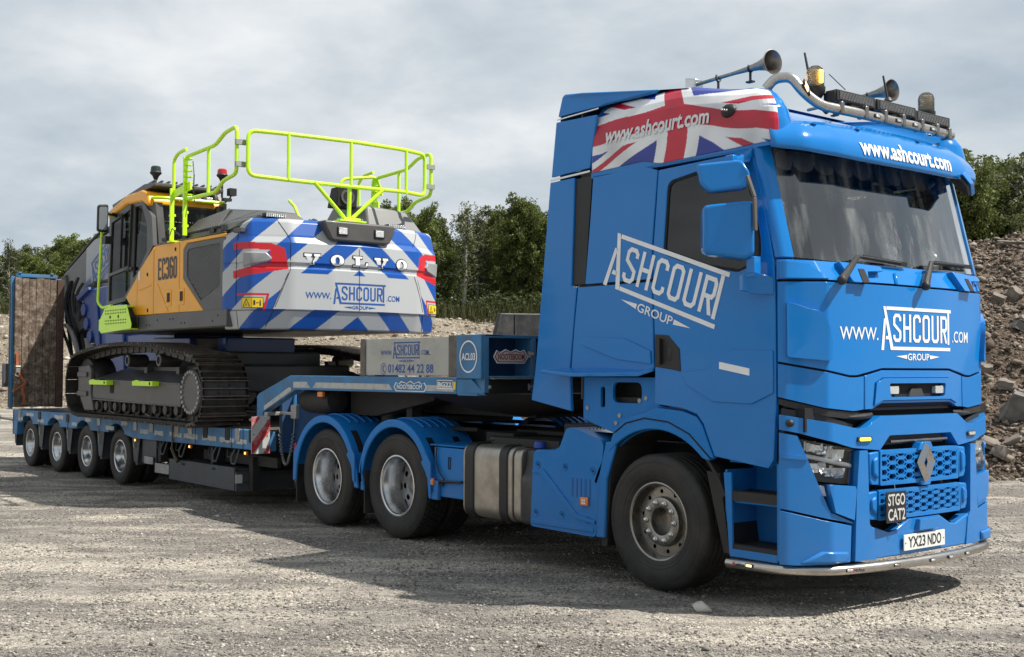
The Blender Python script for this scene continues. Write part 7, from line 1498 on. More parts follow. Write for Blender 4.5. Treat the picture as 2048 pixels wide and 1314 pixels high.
bk = rcbox('bucket', [(-14.20, 2.92), (-13.9, 3.0), (-12.4, 3.05), (-12.2, 1.6), (-13.3, 1.6), (-13.45, 2.05), (-13.85, 2.45), (-14.05, 2.8)], -.60, .1, M['boomblue'], ex, .03)
for (x, z, r_) in ((-13.98, 2.66, .11), (-13.85, 2.42, .11), (-13.68, 2.20, .11), (-13.55, 1.97, .11)):
    mb = MB(); mb.cyl((x, -.64, z), (x, -.56, z), r_, 8); mb.build('wear_lug', M['boomblue'], bk, bevel=.01)
rcbox('bucket_rib', [(-14.28, 2.90), (-13.7, 3.04), (-13.68, 2.98), (-14.2, 2.82)], -.66, -.0, M['boomblue'], bk, .01)
rcbox('bucket_plate', [(-13.5, 2.9), (-13.38, 2.9), (-13.1, 1.6), (-13.25, 1.6)], -.64, -.59, M['boomblue'], bk, .02)
mb = MB(); mb.prism([(-13.98, -.5, 2.38), (-13.88, -.5, 2.20), (-13.80, -.5, 1.98), (-13.72, -.5, 2.10), (-13.78, -.5, 2.30)], (0, -.04, 0)); mb.build('yellow_decal_plate', M['stickyel'], bk)
rh = random.Random(11)
mb = MB(); mb.cyl((-16.6, .0, 3.0), (-15.6, 0, 1.6), .10, 16); mb.cyl((-15.3, -.35, 2.9), (-14.6, -.35, 2.3), .13, 16); mb.build('bucket_cylinder', M['black'], ex)
for k in range(8):
    a = Vector((-15.1+rh.uniform(-.35, .35), -.40+rh.uniform(-.15, .1), 3.3-rh.uniform(0, .5))); b = Vector((-14.4+rh.uniform(-.5, .4), -.50+rh.uniform(-.1, .1), 1.6+rh.uniform(-.1, .4)))
    P_ = []
    for t in np.linspace(0, 1, 12): P_.append(a.lerp(b, t)+Vector((-.35*math.sin(math.pi*t)*rh.uniform(.95, 1.05)*(1 if k % 2 else .45), -.05*math.sin(6*t), .12*math.sin(math.pi*t))))
    mb = MB(); mb.tube(P_, .028, 8); mb.build('hydraulic_hose', M['gap' if k % 3 else 'black'], ex)
mb = MB(); mb.tube(rp([(-15.9, -.3, 2.45), (-15.2, -.5, 2.45), (-14.6, -.6, 2.3), (-14.25, -.6, 1.9), (-14.2, -.6, 1.3)], .3, 6), .04, 8); mb.build('hydraulic_hose', mat('pale_grey_hose', (.12, .12, .12), .4), ex)
for k in range(3): mb = MB(); mb.tube(rp([(-10.6, -.1+k*.1, 3.1), (-12.0, -.1+k*.1, 3.75), (-13.6, -.1+k*.1, 4.15), (-14.7, -.1+k*.1, 4.1), (-16.4, -.1+k*.1, 3.5), (-16.9, -.1+k*.1, 3.0)], .4, 6), .03, 8); mb.build('boom_pipe', M['black'], ex)
# ================================================================== PLACE: ground, banks, rubble, trees
from mathutils import noise as mnoise
C0 = np.array([6.3807, -7.7919]); FW = np.array([math.cos(yaw), math.sin(yaw)]); RT = np.array([math.sin(yaw), -math.cos(yaw)])
def UV(u, v): p = C0+RT*u+FW*v; return float(p[0]), float(p[1])     # u to the right, v away, metres over the ground
def gravel(name, pale, grey, dark, patch=.35, fine=46, bumpd=.02, stretch=(2.6, .75, 1), contrast=1.0):
    m = bpy.data.materials.new(name); m.use_nodes = True; t = m.node_tree; b = t.nodes['Principled BSDF']; n = t.nodes.new; L = t.links.new
    b.inputs['Roughness'].default_value = .95; b.inputs['Specular IOR Level'].default_value = .15
    g = n('ShaderNodeNewGeometry'); mp = n('ShaderNodeMapping'); mp.vector_type = 'TEXTURE'; mp.inputs['Scale'].default_value = stretch; mp.inputs['Rotation'].default_value = (0, 0, .89); L(g.outputs['Position'], mp.inputs[0])
    def noise(sc, det, ro, src, dist=0):
        x = n('ShaderNodeTexNoise'); x.inputs['Scale'].default_value = sc; x.inputs['Detail'].default_value = det; x.inputs['Roughness'].default_value = ro; x.inputs['Distortion'].default_value = dist; L(src, x.inputs['Vector']); return x.outputs[0]
    def ramp(src, a, b_, ca=0., cb=1.):
        x = n('ShaderNodeMapRange'); x.inputs[1].default_value = a; x.inputs[2].default_value = b_; x.inputs[3].default_value = ca; x.inputs[4].default_value = cb; L(src, x.inputs[0]); return x.outputs[0]
    def mix(f, a, b_):
        x = n('ShaderNodeMix'); x.data_type = 'RGBA'; L(f, x.inputs[0])
        for s, i in ((a, 6), (b_, 7)):
            if isinstance(s, tuple): x.inputs[i].default_value = (*s, 1)
            else: L(s, x.inputs[i])
        return x.outputs[2]
    def mth(op, a, b_):
        x = n('ShaderNodeMath'); x.operation = op
        for s, i in ((a, 0), (b_, 1)):
            if isinstance(s, (int, float)): x.inputs[i].default_value = s
            else: L(s, x.inputs[i])
        return x.outputs[0]
    P = g.outputs['Position']
    big = noise(patch, 6, .6, mp.outputs[0], .6); mid = noise(patch*5, 8, .65, mp.outputs[0], .4)
    f1 = ramp(mth('ADD', mth('MULTIPLY', big, .5), mth('MULTIPLY', mid, .5)), .46, .57)
    col = mix(f1, grey, pale)
    stain = ramp(noise(patch*1.7, 7, .7, P, 1.0), .56, .72); col = mix(mth('MULTIPLY', stain, .75), col, dark)
    vo = n('ShaderNodeTexVoronoi'); vo.inputs['Scale'].default_value = fine; L(P, vo.inputs['Vector'])
    vo2 = n('ShaderNodeTexVoronoi'); vo2.inputs['Scale'].default_value = fine*2.3; L(P, vo2.inputs['Vector'])
    def stone(v): 
        s = n('ShaderNodeSeparateColor'); L(v.outputs['Color'], s.inputs[0]); return s.outputs[0]
    s1 = ramp(stone(vo), 0, 1, 1-.5*contrast, 1+.45*contrast); s2 = ramp(stone(vo2), 0, 1, 1-.35*contrast, 1+.35*contrast)
    gm = ramp(noise(patch*7, 6, .7, P), .38, .62, 1, .25)      # how loose the gravel lies here
    lum = mth('MULTIPLY', s1, s2); lum2 = mth('ADD', mth('MULTIPLY', mth('SUBTRACT', lum, 1), gm), 1)
    fn = ramp(noise(fine*3, 3, .6, P), .3, .7, .86, 1.14); lum2 = mth('MULTIPLY', lum2, fn)
    sc = n('ShaderNodeVectorMath'); sc.operation = 'SCALE'; L(col, sc.inputs[0]); L(lum2, sc.inputs['Scale']); L(sc.outputs[0], b.inputs['Base Color'])
    h = mth('ADD', mth('MULTIPLY', mth('SUBTRACT', 1, vo.outputs['Distance']), gm), mth('MULTIPLY', vo2.outputs['Distance'], -.5))
    h = mth('ADD', h, mth('MULTIPLY', noise(6, 8, .7, P), 2.2))
    bp = n('ShaderNodeBump'); bp.inputs['Strength'].default_value = 1; bp.inputs['Distance'].default_value = bumpd; L(h, bp.inputs['Height']); L(bp.outputs[0], b.inputs['Normal'])
    return m
G1 = gravel('crushed_stone_yard', (.54, .485, .41), (.25, .228, .205), (.165, .152, .137), fine=62, contrast=1.6)
us_ = np.concatenate([-np.geomspace(1, 900, 60)[::-1]-7, np.linspace(-8, 8, 200), 7+np.geomspace(1, 900, 60)])
vs_ = np.concatenate([-np.geomspace(1, 600, 26)[::-1], np.linspace(0, 26, 320), 26+np.geomspace(.3, 1200, 60)])
def gh(x, y, v):
    a = .022*mnoise.noise(Vector((x*.55, y*.55, 0)))+.012*mnoise.noise(Vector((x*2.2, y*2.2, 3)))
    if v < 26: a += .006*mnoise.noise(Vector((x*7, y*7, 5)))
    return min(a-.006, .012) if abs(y) < 1.9 and -16 < x < 1.5 else a
V = []; F_ = []
for v in vs_:
    for u in us_:
        x, y = UV(u, v); V.append((x, y, gh(x, y, v)))
nu = len(us_)
for i in range(len(vs_)-1):
    for j in range(nu-1): F_.append((i*nu+j, i*nu+j+1, (i+1)*nu+j+1, (i+1)*nu+j))
me = bpy.data.meshes.new('ground'); me.from_pydata(V, [], F_); tag(finish('ground', me, G1, ang=180), kind='structure')
# loose stones
def stone_mesh(name, pts, sizes, m, seed=1, flat=.6, kind='stuff', jit=.35):
    r = np.random.RandomState(seed); n = len(pts)
    base = np.array([(1, 0, 0), (-1, 0, 0), (0, 1, 0), (0, -1, 0), (0, 0, 1), (0, 0, -1), (.6, .6, .5), (-.6, .55, .5), (-.6, -.6, .45), (.6, -.6, .5)])
    f = np.array([(4, 6, 7), (4, 7, 8), (4, 8, 9), (4, 9, 6), (6, 0, 2), (6, 2, 7), (7, 2, 1), (7, 1, 8), (8, 1, 3), (8, 3, 9), (9, 3, 0), (9, 0, 6), (0, 5, 2), (2, 5, 1), (1, 5, 3), (3, 5, 0)])
    vv = base[None]*(1+r.uniform(-jit, jit, (n, 10, 3))); vv[:, :, 2] *= flat
    a = r.uniform(0, 6.28, n); c, s = np.cos(a), np.sin(a); x = vv[:, :, 0]*c[:, None]-vv[:, :, 1]*s[:, None]; y = vv[:, :, 0]*s[:, None]+vv[:, :, 1]*c[:, None]
    ti = r.uniform(-.5, .5, n); z = vv[:, :, 2]*np.cos(ti)[:, None]+x*np.sin(ti)[:, None]; x = x*np.cos(ti)[:, None]-vv[:, :, 2]*np.sin(ti)[:, None]
    W = np.stack([x, y, z], 2)*np.array(sizes)[:, None, None]+np.array(pts)[:, None, :]
    ff = (f[None]+np.arange(n)[:, None, None]*10).reshape(-1, 3)
    me = bpy.data.meshes.new(name); me.vertices.add(n*10); me.vertices.foreach_set('co', W.reshape(-1)); me.loops.add(len(ff)*3); me.loops.foreach_set('vertex_index', ff.reshape(-1)); me.polygons.add(len(ff)); me.polygons.foreach_set('loop_start', np.arange(0, len(ff)*3, 3)); me.update(calc_edges=True)
    o = bpy.data.objects.new(name, me); COL.objects.link(o); me.materials.append(m)
    if kind: tag(o, kind=kind)
    return o
def stonemat(name, c1, c2, c3):
    m = bpy.data.materials.new(name); m.use_nodes = True; t = m.node_tree; b = t.nodes['Principled BSDF']; b.inputs['Roughness'].default_value = .92; b.inputs['Specular IOR Level'].default_value = .2
    g = t.nodes.new('ShaderNodeNewGeometry'); r = t.nodes.new('ShaderNodeValToRGB'); t.links.new(g.outputs['Random Per Island'], r.inputs[0]); el = r.color_ramp.elements
    el[0].color = (*c1, 1); el[1].color = (*c3, 1); e_ = el.new(.5); e_.color = (*c2, 1)
    no = t.nodes.new('ShaderNodeTexNoise'); no.inputs['Scale'].default_value = 14; no.inputs['Detail'].default_value = 6; t.links.new(g.outputs['Position'], no.inputs['Vector'])
    mr = t.nodes.new('ShaderNodeMapRange'); mr.inputs[3].default_value = .6; mr.inputs[4].default_value = 1.4; t.links.new(no.outputs[0], mr.inputs[0])
    sc = t.nodes.new('ShaderNodeVectorMath'); sc.operation = 'SCALE'; t.links.new(r.outputs[0], sc.inputs[0]); t.links.new(mr.outputs[0], sc.inputs['Scale']); t.links.new(sc.outputs[0], b.inputs['Base Color']); 
    bp = t.nodes.new('ShaderNodeBump'); bp.inputs['Distance'].default_value = .02; t.links.new(no.outputs[0], bp.inputs['Height']); t.links.new(bp.outputs[0], b.inputs['Normal']); return m
SM = stonemat('limestone_chippings', (.13, .12, .11), (.26, .24, .21), (.50, .46, .40))
r = np.random.RandomState(3); pts = []; sz = []
while len(pts) < 60000:
    v = 5.5+r.uniform(0, 1)**1.5*22; u = r.uniform(-1, 1)*(.45*v+.5); x, y = UV(u, v)
    dn = mnoise.noise(Vector((x*.9, y*.9, 9)))+.4*mnoise.noise(Vector((x*3, y*3, 2)))
    if dn < r.uniform(-.55, .45): continue
    s = .006+.010*r.uniform(0, 1)**3+(.02*r.uniform(.3, 1) if r.uniform() < .004 else 0); pts.append((x, y, gh(x, y, v)+s*.15)); sz.append(s)
tag(stone_mesh('gravel', pts, sz, SM), 'loose pale limestone chippings scattered over the yard', 'gravel')
x, y = UV((1400-1024)/2405*8.35, 8.35)
st = stone_mesh('loose_stone', [(x, y, .02)], [.075], mat('pale_limestone', (.55, .52, .46), .9, var=.15, vscale=20), 8, .6, None); tag(st, 'single pale stone lying in front of the lorry front wheel', 'stone')
# ---- rubble heap on the right
def heap(u, v):
    cr = float(np.interp(u, [-1, 2, 5.5, 9, 14, 22, 34, 46], [0, 0, 1.6, 4.3, 5.0, 5.5, 5.2, 0])); foot = 18.5+.15*max(0, 9-u)**1.5; t = (v-foot)/8.0
    if t <= 0: return -.3
    pr = min(1, t)**.85 if t < 1 else max(0, 1-.0*(t-1)) if t < 1.6 else max(0, 1-(t-1.6)*.55)
    x, y = UV(u, v); nz = .45*mnoise.noise(Vector((x*.35, y*.35, 1)))+.28*mnoise.noise(Vector((x*.9, y*.9, 4)))+.13*mnoise.noise(Vector((x*2.3, y*2.3, 6)))+.06*mnoise.noise(Vector((x*6, y*6, 8)))
    return cr*pr+nz*min(1, t*3)*(min(1, cr))-.25*(cr < .3)-.02
HM = gravel('rubble_soil', (.25, .19, .145), (.145, .108, .082), (.078, .060, .048), patch=.6, fine=16, bumpd=.07, stretch=(1, 1, 1), contrast=1.1)
U2 = np.linspace(1, 40, 230); V2 = np.linspace(18, 34, 170)
vv = [(*UV(u, v), heap(u, v)) for v in V2 for u in U2]; nu = len(U2)
me = bpy.data.meshes.new('rubble_heap'); me.from_pydata(vv, [], [(i*nu+j, i*nu+j+1, (i+1)*nu+j+1, (i+1)*nu+j) for i in range(len(V2)-1) for j in range(nu-1)])
tag(finish('rubble_heap', me, HM, ang=180), kind='structure')
RM = stonemat('broken_concrete_rubble', (.080, .062, .049), (.16, .128, .10), (.29, .25, .205))
r = np.random.RandomState(12); pts = []; sz = []
while len(pts) < 26000:
    v = r.uniform(18, 29); u = r.uniform(5.2, 16); s = .016+.05*r.uniform()**3+(.10*r.uniform(.3, 1) if r.uniform() < .012 else 0)
    h = heap(u, v)
    if h < -.1:
        if r.uniform() > .35: continue
        h = 0
    pts.append((*UV(u, v), max(h, 0)+s*.3)); sz.append(s)
tag(stone_mesh('rubble', pts, sz, RM, 5, .8, 'stuff', .5), 'brown and grey broken rubble covering the heap', 'rubble')
def block(lab, px, py, size, rot, m, cat='block', dz=0, v=None, zz=None, name='concrete_block'):
    # walk along the view ray over the heap until it meets the surface
    d = None
    for vv_ in np.arange(17.5, 32, .05):
        u = (px-1024)/2405*vv_; z = 1.6473+(742-py)/2405*vv_
        if heap(u, vv_) > z or z < 0: d = vv_; break
    d = d or 22; u = (px-1024)/2405*d; x, y = UV(u, d); z = max(0, heap(u, d))
    rr = random.Random(int(px*7+py)); bm = bmesh.new(); bmesh.ops.create_cube(bm, size=1); bmesh.ops.subdivide_edges(bm, edges=bm.edges[:], cuts=3, use_grid_fill=True)
    for q in bm.verts:
        c = q.co; big = max(abs(c.x), abs(c.y), abs(c.z)); k = Vector((mnoise.noise(c*2.1+Vector((px, 0, 0))), mnoise.noise(c*2.1+Vector((0, py, 0))), mnoise.noise(c*2.1+Vector((0, 0, px)))))*.16
        if sum(abs(t) > .49 for t in c) >= 2: k += Vector([rr.uniform(-.05, .05) for _ in range(3)])
        q.co = Vector((c.x*size[0], c.y*size[1], c.z*size[2]))+Vector((k.x*size[0], k.y*size[1], k.z*size[2]))
    for q in bm.verts: q.co *= .72
    mt = Matrix.Rotation(R(rot[2]), 4, 'Z') @ Matrix.Rotation(R(rot[1]), 4, 'Y') @ Matrix.Rotation(R(rot[0]), 4, 'X'); bmesh.ops.transform(bm, matrix=mt, verts=bm.verts)
    me = bpy.data.meshes.new(name); bm.to_mesh(me); bm.free(); o = finish(name, me, m, ang=28); o.location = (x, y, z+size[2]*.2+dz); return tag(o, lab, cat)
CB = mat('broken_concrete', (.18, .155, .13), .9, var=.3, vscale=6, dirt=.7, dcol=(.15, .12, .10), dscale=5, bump=.8, bscale=14)
CB2 = mat('dark_weathered_concrete', (.16, .15, .14), .9, var=.3, vscale=6, dirt=.6, dcol=(.09, .08, .07), dscale=5, bump=.8, bscale=14)
block('long pale concrete slab leaning at the foot of the heap beside the lorry headlight', 1985, 893, (.85, .5, .14), (12, 22, 30), CB)
block('squarish grey lump lying on the lower end of the pale slab', 2003, 912, (.36, .3, .26), (10, 30, 70), CB)
block('small tilted slab above and right of the pale slab', 2022, 885, (.42, .25, .12), (20, -25, 20), CB)
block('large dark pointed slab standing out at the right edge of the heap', 2036, 835, (.55, .35, .75), (20, 25, 40), CB2)
block('flat topped concrete lump halfway up the heap', 2012, 772, (.38, .34, .2), (8, 10, 15), CB)
block('small brown block just above the halfway lump', 1972, 750, (.28, .2, .24), (30, 10, 50), CB)
block('angular grey block in the row of stones level with the wipers', 1999, 604, (.34, .25, .20), (25, 20, 30), CB)
block('grey boulder resting right of the angular block', 2032, 592, (.36, .3, .26), (12, 40, 10), CB)
block('thin concrete slab lying near the crest of the heap', 2026, 486, (.8, .45, .10), (8, 6, 20), CB)
block('brown stone below the boulder near the middle of the heap', 2040, 660, (.3, .25, .2), (10, 30, 60), CB2)
# boulders seen under the lorry's side
for (px, v_, s, lab) in ((1065, 33, .34, 'round pale boulder seen beneath the side fairing of the cab'), (1100, 36, .26, 'smaller brown boulder right of the round pale boulder beneath the cab')):
    x, y = UV((px-1024)/2405*v_, v_); zt = 1.65-(822-742)/2405*v_
    o = stone_mesh('boulder', [(x, y, zt)], [s*1.2], CB if px == 1065 else CB2, int(px), .8, None, .2); tag(o, lab, 'boulder')
# ---- pale spoil bank along the back
def bank(u, v):
    x, y = UV(u, v); base = 52+1.5*math.sin(u*.09)+1.2*mnoise.noise(Vector((u*.1, 0, 0))); t = (v-base)/11
    nz = .30*mnoise.noise(Vector((x*.25, y*.25, 1)))+.18*mnoise.noise(Vector((x*.8, y*.8, 4)))+.07*mnoise.noise(Vector((x*2.5, y*2.5, 6)))
    if t < 0: return -.3
    p = t**.8 if t < 1 else 1+.02*(t-1)
    return (4.45+.15*math.sin(u*.13))*min(p, 1.4)+nz*min(1, t*2)
BM_ = gravel('pale_limestone_spoil', (.46, .40, .31), (.30, .25, .19), (.17, .125, .09), patch=.25, fine=9, bumpd=.12, stretch=(1, 1, 1))
U3 = np.linspace(-75, 90, 330); V3 = np.concatenate([np.linspace(48, 68, 60), 68+np.geomspace(.5, 60, 18)])
vv = [(*UV(u, v), bank(u, v)) for v in V3 for u in U3]; nu = len(U3)
me = bpy.data.meshes.new('spoil_bank'); me.from_pydata(vv, [], [(i*nu+j, i*nu+j+1, (i+1)*nu+j+1, (i+1)*nu+j) for i in range(len(V3)-1) for j in range(nu-1)])
tag(finish('spoil_bank', me, BM_, ang=180), kind='structure')
def dirt(u, v): 
    t = abs(v-44)/5; w = float(np.interp(u, [-9, -4.5, -1.5, 0, 3, 8, 14], [0, 2.3, 2.9, 3.15, 3.1, 2.5, 0])); x, y = UV(u, v)
    return w*max(0, 1-t**1.3)+(.28*mnoise.noise(Vector((x*.7, y*.7, 2)))+.14*mnoise.noise(Vector((x*2, y*2, 7))))*min(1, w)-.2
U4 = np.linspace(-10, 15, 130); V4 = np.linspace(38.5, 49.5, 50)
vv = [(*UV(u, v), dirt(u, v)) for v in V4 for u in U4]; nu = len(U4)
me = bpy.data.meshes.new('dirt_ridge'); me.from_pydata(vv, [], [(i*nu+j, i*nu+j+1, (i+1)*nu+j+1, (i+1)*nu+j) for i in range(len(V4)-1) for j in range(nu-1)])
tag(finish('dirt_ridge', me, gravel('brown_earth', (.26, .20, .15), (.17, .125, .09), (.10, .07, .05), patch=.5, fine=9, bumpd=.12, stretch=(1, 1, 1)), ang=180), kind='structure')
r = np.random.RandomState(4); pts = []; sz = []
for _ in range(6000):
    u, v = r.uniform(-40, 25), r.uniform(50, 66); h = bank(u, v); s = .05+.14*r.uniform()**4; pts.append((*UV(u, v), max(0, h)+s*.2)); sz.append(s)
for _ in range(900):
    u, v = r.uniform(-8, 12), r.uniform(40, 45); s = .04+.14*r.uniform()**3; pts.append((*UV(u, v), max(0, dirt(u, v))+s*.2)); sz.append(s)
tag(stone_mesh('bank_stones', pts, sz, stonemat('pale_bank_stone', (.20, .16, .12), (.36, .31, .25), (.52, .48, .42)), 6), 'pale stones strewn over the spoil bank', 'stones')
# ---- trees
def leafmat(name, c1, c2, c3):
    m = bpy.data.materials.new(name); m.use_nodes = True; t = m.node_tree; b = t.nodes['Principled BSDF']; n = t.nodes.new; L = t.links.new
    g = n('ShaderNodeNewGeometry'); oi = n('ShaderNodeObjectInfo'); ra = n('ShaderNodeValToRGB'); L(g.outputs['Random Per Island'], ra.inputs[0])
    el = ra.color_ramp.elements; el[0].color = (*c1, 1); el[1].color = (*c3, 1); el.new(.55).color = (*c2, 1)
    mr = n('ShaderNodeMapRange'); mr.inputs[3].default_value = .78; mr.inputs[4].default_value = 1.5; L(oi.outputs['Random'], mr.inputs[0])
    sc = n('ShaderNodeVectorMath'); sc.operation = 'SCALE'; L(ra.outputs[0], sc.inputs[0]); L(mr.outputs[0], sc.inputs['Scale']); L(sc.outputs[0], b.inputs['Base Color'])
    b.inputs['Roughness'].default_value = .55; b.inputs['Specular IOR Level'].default_value = .3
    tl = n('ShaderNodeBsdfTranslucent'); L(sc.outputs[0], tl.inputs[0]); mx = n('ShaderNodeMixShader'); mx.inputs[0].default_value = .32; L(b.outputs[0], mx.inputs[1]); L(tl.outputs[0], mx.inputs[2]); L(mx.outputs[0], t.nodes['Material Output'].inputs[0]); return m
LM = {'oak': leafmat('dark_olive_leaves', (.05, .066, .017), (.098, .122, .032), (.18, .20, .06)), 'ash': leafmat('mid_green_leaves', (.056, .078, .018), (.11, .142, .034), (.20, .225, .065)), 'birch': leafmat('dusty_green_leaves', (.045, .058, .022), (.085, .10, .038), (.15, .165, .07)), 'grass': leafmat('rough_grass', (.03, .036, .012), (.055, .062, .02), (.11, .105, .045))}
BK = mat('grey_brown_bark', (.085, .07, .055), .9, var=.3, vscale=4, bump=.6, bscale=12); WB = mat('white_birch_bark', (.45, .43, .39), .8, var=.3, vscale=7, dirt=.5, dcol=(.05, .045, .04), dscale=6)
def leaves(centers, radii, n, size, seed, droop=0, dens=None):
    r = np.random.RandomState(seed); k = r.choice(len(centers), n, p=dens); c = np.array(centers)[k]; rd = np.array(radii)[k]
    d = r.normal(size=(n, 3)); d /= np.linalg.norm(d, axis=1)[:, None]; q = r.uniform(.25, 1, n)**.45; p = c+d*(rd*q)[:, None]*np.array([1, 1, .8])
    if droop: p[:, 2] -= r.uniform(0, 1, n)**2*droop
    s = size*r.uniform(.6, 1.3, n); a = r.normal(size=(n, 3)); a /= np.linalg.norm(a, axis=1)[:, None]; b = np.cross(a, r.normal(size=(n, 3))); b /= np.linalg.norm(b, axis=1)[:, None]
    A = a*s[:, None]; B_ = b*s[:, None]*.55
    vv = np.stack([p-A, p+B_, p+A, p-B_], 1).reshape(-1, 3); return vv
def quads(name, vv, m, smooth=False):
    n = len(vv)//4; me = bpy.data.meshes.new(name); me.vertices.add(n*4); me.vertices.foreach_set('co', vv.reshape(-1)); me.loops.add(n*4); me.loops.foreach_set('vertex_index', np.arange(n*4)); me.polygons.add(n); me.polygons.foreach_set('loop_start', np.arange(0, n*4, 4)); me.update(calc_edges=True); me.materials.append(m); return me
def tree_proto(kind, seed):
    rr = random.Random(seed); H_ = 9.0; mb = MB(); cs = []; rs = []; lean = Vector((rr.uniform(-.5, .5), rr.uniform(-.5, .5), 0))
    birch = kind == 'birch'; tp = [Vector((0, 0, -.6))+lean*(t*t)+Vector((.12*math.sin(t*5+seed), .12*math.cos(t*4), H_*.92*t)) for t in np.linspace(0, 1, 9)]
    mb.tube(tp, [.17*(1-.85*t)+.015 for t in np.linspace(0, 1, 9)], 7)
    nb = 26 if not birch else 30; stems = []
    for k in range(nb):
        t = (.16+.82*(k/nb)) if not birch else (.30+.68*(k/nb)); i = t*8; a = tp[int(i)].lerp(tp[min(8, int(i)+1)], i % 1); an = k*2.4+rr.uniform(-.5, .5)
        prof = (math.sin(math.pi*min(1, (t-.05)))**.6 if not birch else (1-t)**.5+.25); L_ = ((2.7 if kind == 'oak' else 2.1) if not birch else 1.4)*prof*rr.uniform(.45, 1.2)
        up = (rr.uniform(.2, 1.1) if kind == 'oak' else rr.uniform(.6, 1.7)) if not birch else rr.uniform(.6, 1.1); d = Vector((math.cos(an), math.sin(an), up)).normalized(); b1 = a+d*L_*.5; b2 = a+d*L_+Vector((0, 0, -.15*L_ if not birch else -.5)); mb.tube([a, b1, b2], [.055, .035, .012], 5)
        for q, (p, rad) in enumerate(((b1, .50), (b2, .52))):
            if birch: rad *= .62
            cs.append(tuple(p)); rs.append(rad*rr.uniform(.7, 1.2))
            for _ in range(2):
                o = Vector((rr.uniform(-1, 1), rr.uniform(-1, 1), rr.uniform(-.6, .8)))*(.8 if not birch else .5); mb.tube([p, p+o], [.02, .007], 4); cs.append(tuple(p+o)); rs.append(rad*rr.uniform(.35, .8))
    cs.append(tuple(tp[8])); rs.append(.5)
    w3 = np.array(rs)**2; w3 /= w3.sum(); n = 15000 if not birch else 5600
    vv = leaves(cs, rs, n, .088 if not birch else .075, seed, .9 if birch else .1, w3)
    return mb.mesh('trunk'), quads('crown', vv, LM[kind])
protos = [('oak', tree_proto('oak', 1)), ('oak', tree_proto('oak', 2)), ('ash', tree_proto('ash', 3)), ('ash', tree_proto('ash', 4)), ('birch', tree_proto('birch', 5)), ('birch', tree_proto('birch', 6))]
for k_, (t_, c_) in protos: t_.materials.append(WB if k_ == 'birch' else BK); t_.polygons.foreach_set('use_smooth', [True]*len(t_.polygons))
def tree(i, u, v, h, label, group, sx=1.0, rot=None, z=None):
    kd, (tm, cm) = protos[i]; x, y = UV(u, v); z = bank(u, v) if z is None else z
    o = bpy.data.objects.new({'oak': 'broadleaf_tree', 'ash': 'broadleaf_tree', 'birch': 'birch_tree'}[kd], None); COL.objects.link(o); o.location = (x, y, z-.2); s = h/8.65; o.scale = (s*sx, s*sx, s); o.rotation_euler = (0, 0, rng.uniform(0, 6.28) if rot is None else rot)
    tag(o, label, 'tree', group)
    for nm, me in (('trunk', tm), ('crown', cm)): c = bpy.data.objects.new(nm, me); COL.objects.link(c); c.parent = o
    return o
def topz(py, v): return 1.6473+(742-py)/2405*v
def at_px(i, px, v, ytop, label, group=None, sx=1., rot=None):
    u = (px-1024)/2405*v; tree(i, u, v, topz(ytop, v)-bank(u, v)+.3, label, group, sx, rot)
at_px(4, 927, 68, 384, 'tall slender birch with a white trunk standing right of the excavator counterweight', None, .95, .6)
at_px(5, 950, 69.5, 392, 'second birch close behind the white trunked birch', None, .8)
at_px(4, 1050, 70, 372, 'tallest tree top left of the lorry side fairing', None, 1.35)
at_px(4, 18, 78, 468, 'thin birch rising at the left edge of the tree line', None, .9)
at_px(4, 2032, 66, 276, 'wispy tall birch at the right edge above the rubble heap', None, 1.1)
at_px(5, 1948, 67, 305, 'feathery birch just right of the lorry sun visor', None, 1.2)
at_px(0, 1905, 70, 292, 'dark tree top showing beside the kerb mirror of the lorry', None, 1.3)
L1 = 'dark green tree in the row left of the excavator cab'; L2 = 'olive green tree in the wood between counterweight and lorry cab'; L3 = 'dark green tree behind the rubble heap right of the lorry'; L4 = 'tree in the wood hidden largely behind the lorry cab'
r_ = random.Random(21)
ORD = 'leftmost second third fourth fifth sixth seventh eighth ninth tenth eleventh twelfth thirteenth fourteenth fifteenth sixteenth seventeenth eighteenth nineteenth twentieth twenty-first twenty-second twenty-third twenty-fourth'.split()
def row(spots, v0, v1, w0, w1, where, group):
    for k, (px, yt) in enumerate(sorted(spots)):
        i = r_.choice([0, 1, 2, 3]); col_ = ['dark olive', 'dark olive', 'mid green', 'mid green'][i]
        lab = ORD[k]+' '+col_.replace(' ', '-')+' tree '+where
        at_px(i, px, r_.uniform(v0, v1), yt, lab, group, r_.uniform(w0, w1))
row(((-60, 505), (-15, 500), (30, 500), (48, 486), (75, 508), (92, 484), (118, 474), (135, 500), (150, 470), (178, 466), (205, 474), (240, 470), (290, 480), (340, 475)), 72, 86, .9, 1.3, 'from the left in the row left of the excavator cab', 'trees left of the excavator')
row(((420, 440), (500, 440), (600, 430), (690, 420), (760, 400), (800, 388), (838, 400), (858, 424), (880, 455), (900, 500), (960, 450), (972, 425), (988, 412), (925, 470), (1040, 440), (1002, 410), (1024, 396), (1046, 384), (1078, 392), (1100, 400), (840, 470), (1000, 480), (1060, 470), (925, 520)), 68, 80, .7, 1.05, 'from the left in the wood between counterweight and lorry cab', 'trees between excavator and lorry cab')
for px, yt in ((1180, 400), (1270, 390), (1370, 380), (1470, 370), (1560, 350), (1650, 340), (1740, 330), (1820, 320)): at_px(r_.choice([0, 1, 2, 3]), px, r_.uniform(69, 78), yt, L4, 'trees behind the lorry cab', r_.uniform(1.3, 1.6))
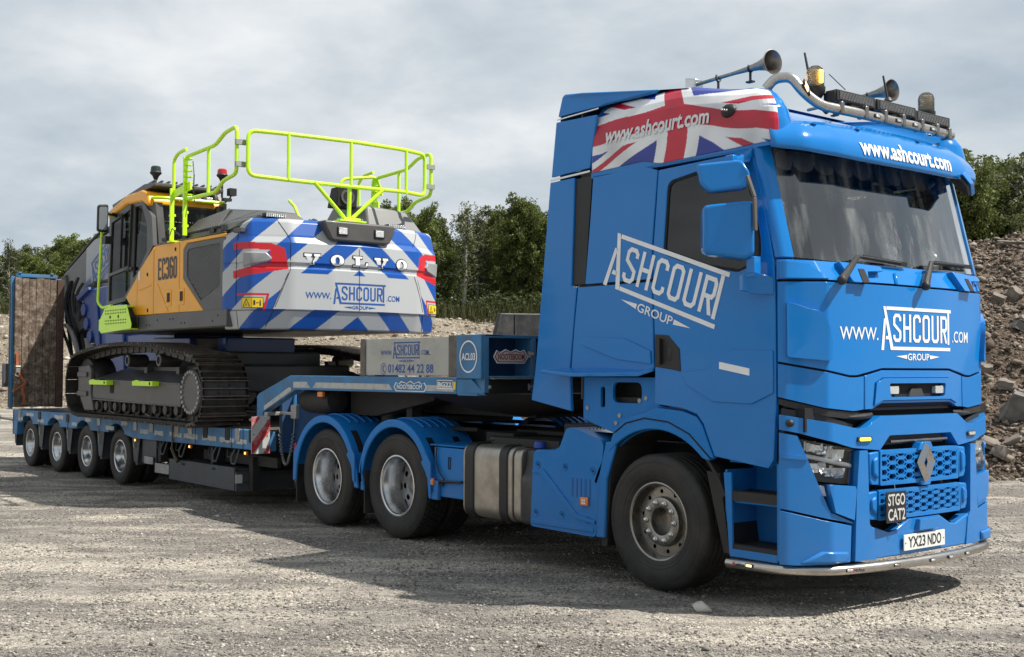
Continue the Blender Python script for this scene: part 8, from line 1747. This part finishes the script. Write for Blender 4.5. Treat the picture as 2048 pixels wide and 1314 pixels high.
row(((1880, 300), (1915, 306), (1935, 322), (1965, 326), (1985, 312), (2008, 298), (2055, 296), (2100, 290), (2150, 300), (2230, 300), (2340, 310), (1900, 380), (1950, 370), (1985, 385), (2030, 375), (2070, 380)), 64, 74, .75, 1.1, 'from the left behind the rubble heap', 'trees right of the lorry')
for k in range(12):   # trees across the yard on the viewer's side, mirrored in the glass
    a = R(-150+k*17); d = r_.uniform(48, 62); x, y = 6+d*math.cos(a), -8+d*math.sin(a)
    kd, (tm, cm) = protos[k % 4]; o = bpy.data.objects.new('broadleaf_tree', None); COL.objects.link(o); o.location = (x, y, -.3); s = r_.uniform(.9, 1.2); o.scale = (s*1.3, s*1.3, s); o.rotation_euler = (0, 0, k); tag(o, 'tree across the yard behind the viewer, seen only as a reflection', 'tree', 'trees across the yard')
    for nm, me in (('trunk', tm), ('crown', cm)): c = bpy.data.objects.new(nm, me); COL.objects.link(c); c.parent = o
# undergrowth and rough grass on the bank top
r = np.random.RandomState(9); cs = []; rs = []
for _ in range(420):
    u = r.uniform(-45, 40); v = r.uniform(64, 70); cs.append((*UV(u, v), bank(u, v)+.4)); rs.append(r.uniform(.5, 1.6))
vv = leaves(cs, rs, 90000, .10, 10); tag(finish('undergrowth', quads('undergrowth', vv, leafmat('dull_scrub_leaves', (.022, .03, .010), (.042, .055, .017), (.09, .10, .035))), None, ang=180), 'low bushy undergrowth along the foot of the trees', 'undergrowth', kind='stuff')
n = 26000; u = r.uniform(-45, 40, n); v = r.uniform(62.5, 68, n); P0 = np.array([(*UV(a, b), bank(a, b)) for a, b in zip(u[:], v[:])]); hgt = r.uniform(.25, .9, n)*(1-(v < 62.5)*.5); a = r.uniform(0, 6.28, n); wd_ = np.stack([np.cos(a), np.sin(a), a*0], 1)*.035; tipp = P0+np.stack([r.normal(0, .15, n), r.normal(0, .15, n), hgt], 1)
vv = np.stack([P0-wd_, P0+wd_, tipp+wd_*.2, tipp-wd_*.2], 1).reshape(-1, 3); tag(finish('rough_grass', quads('rough_grass', vv, LM['grass']), None, ang=180), 'tall rough grass on top of the spoil bank', 'grass', kind='stuff')
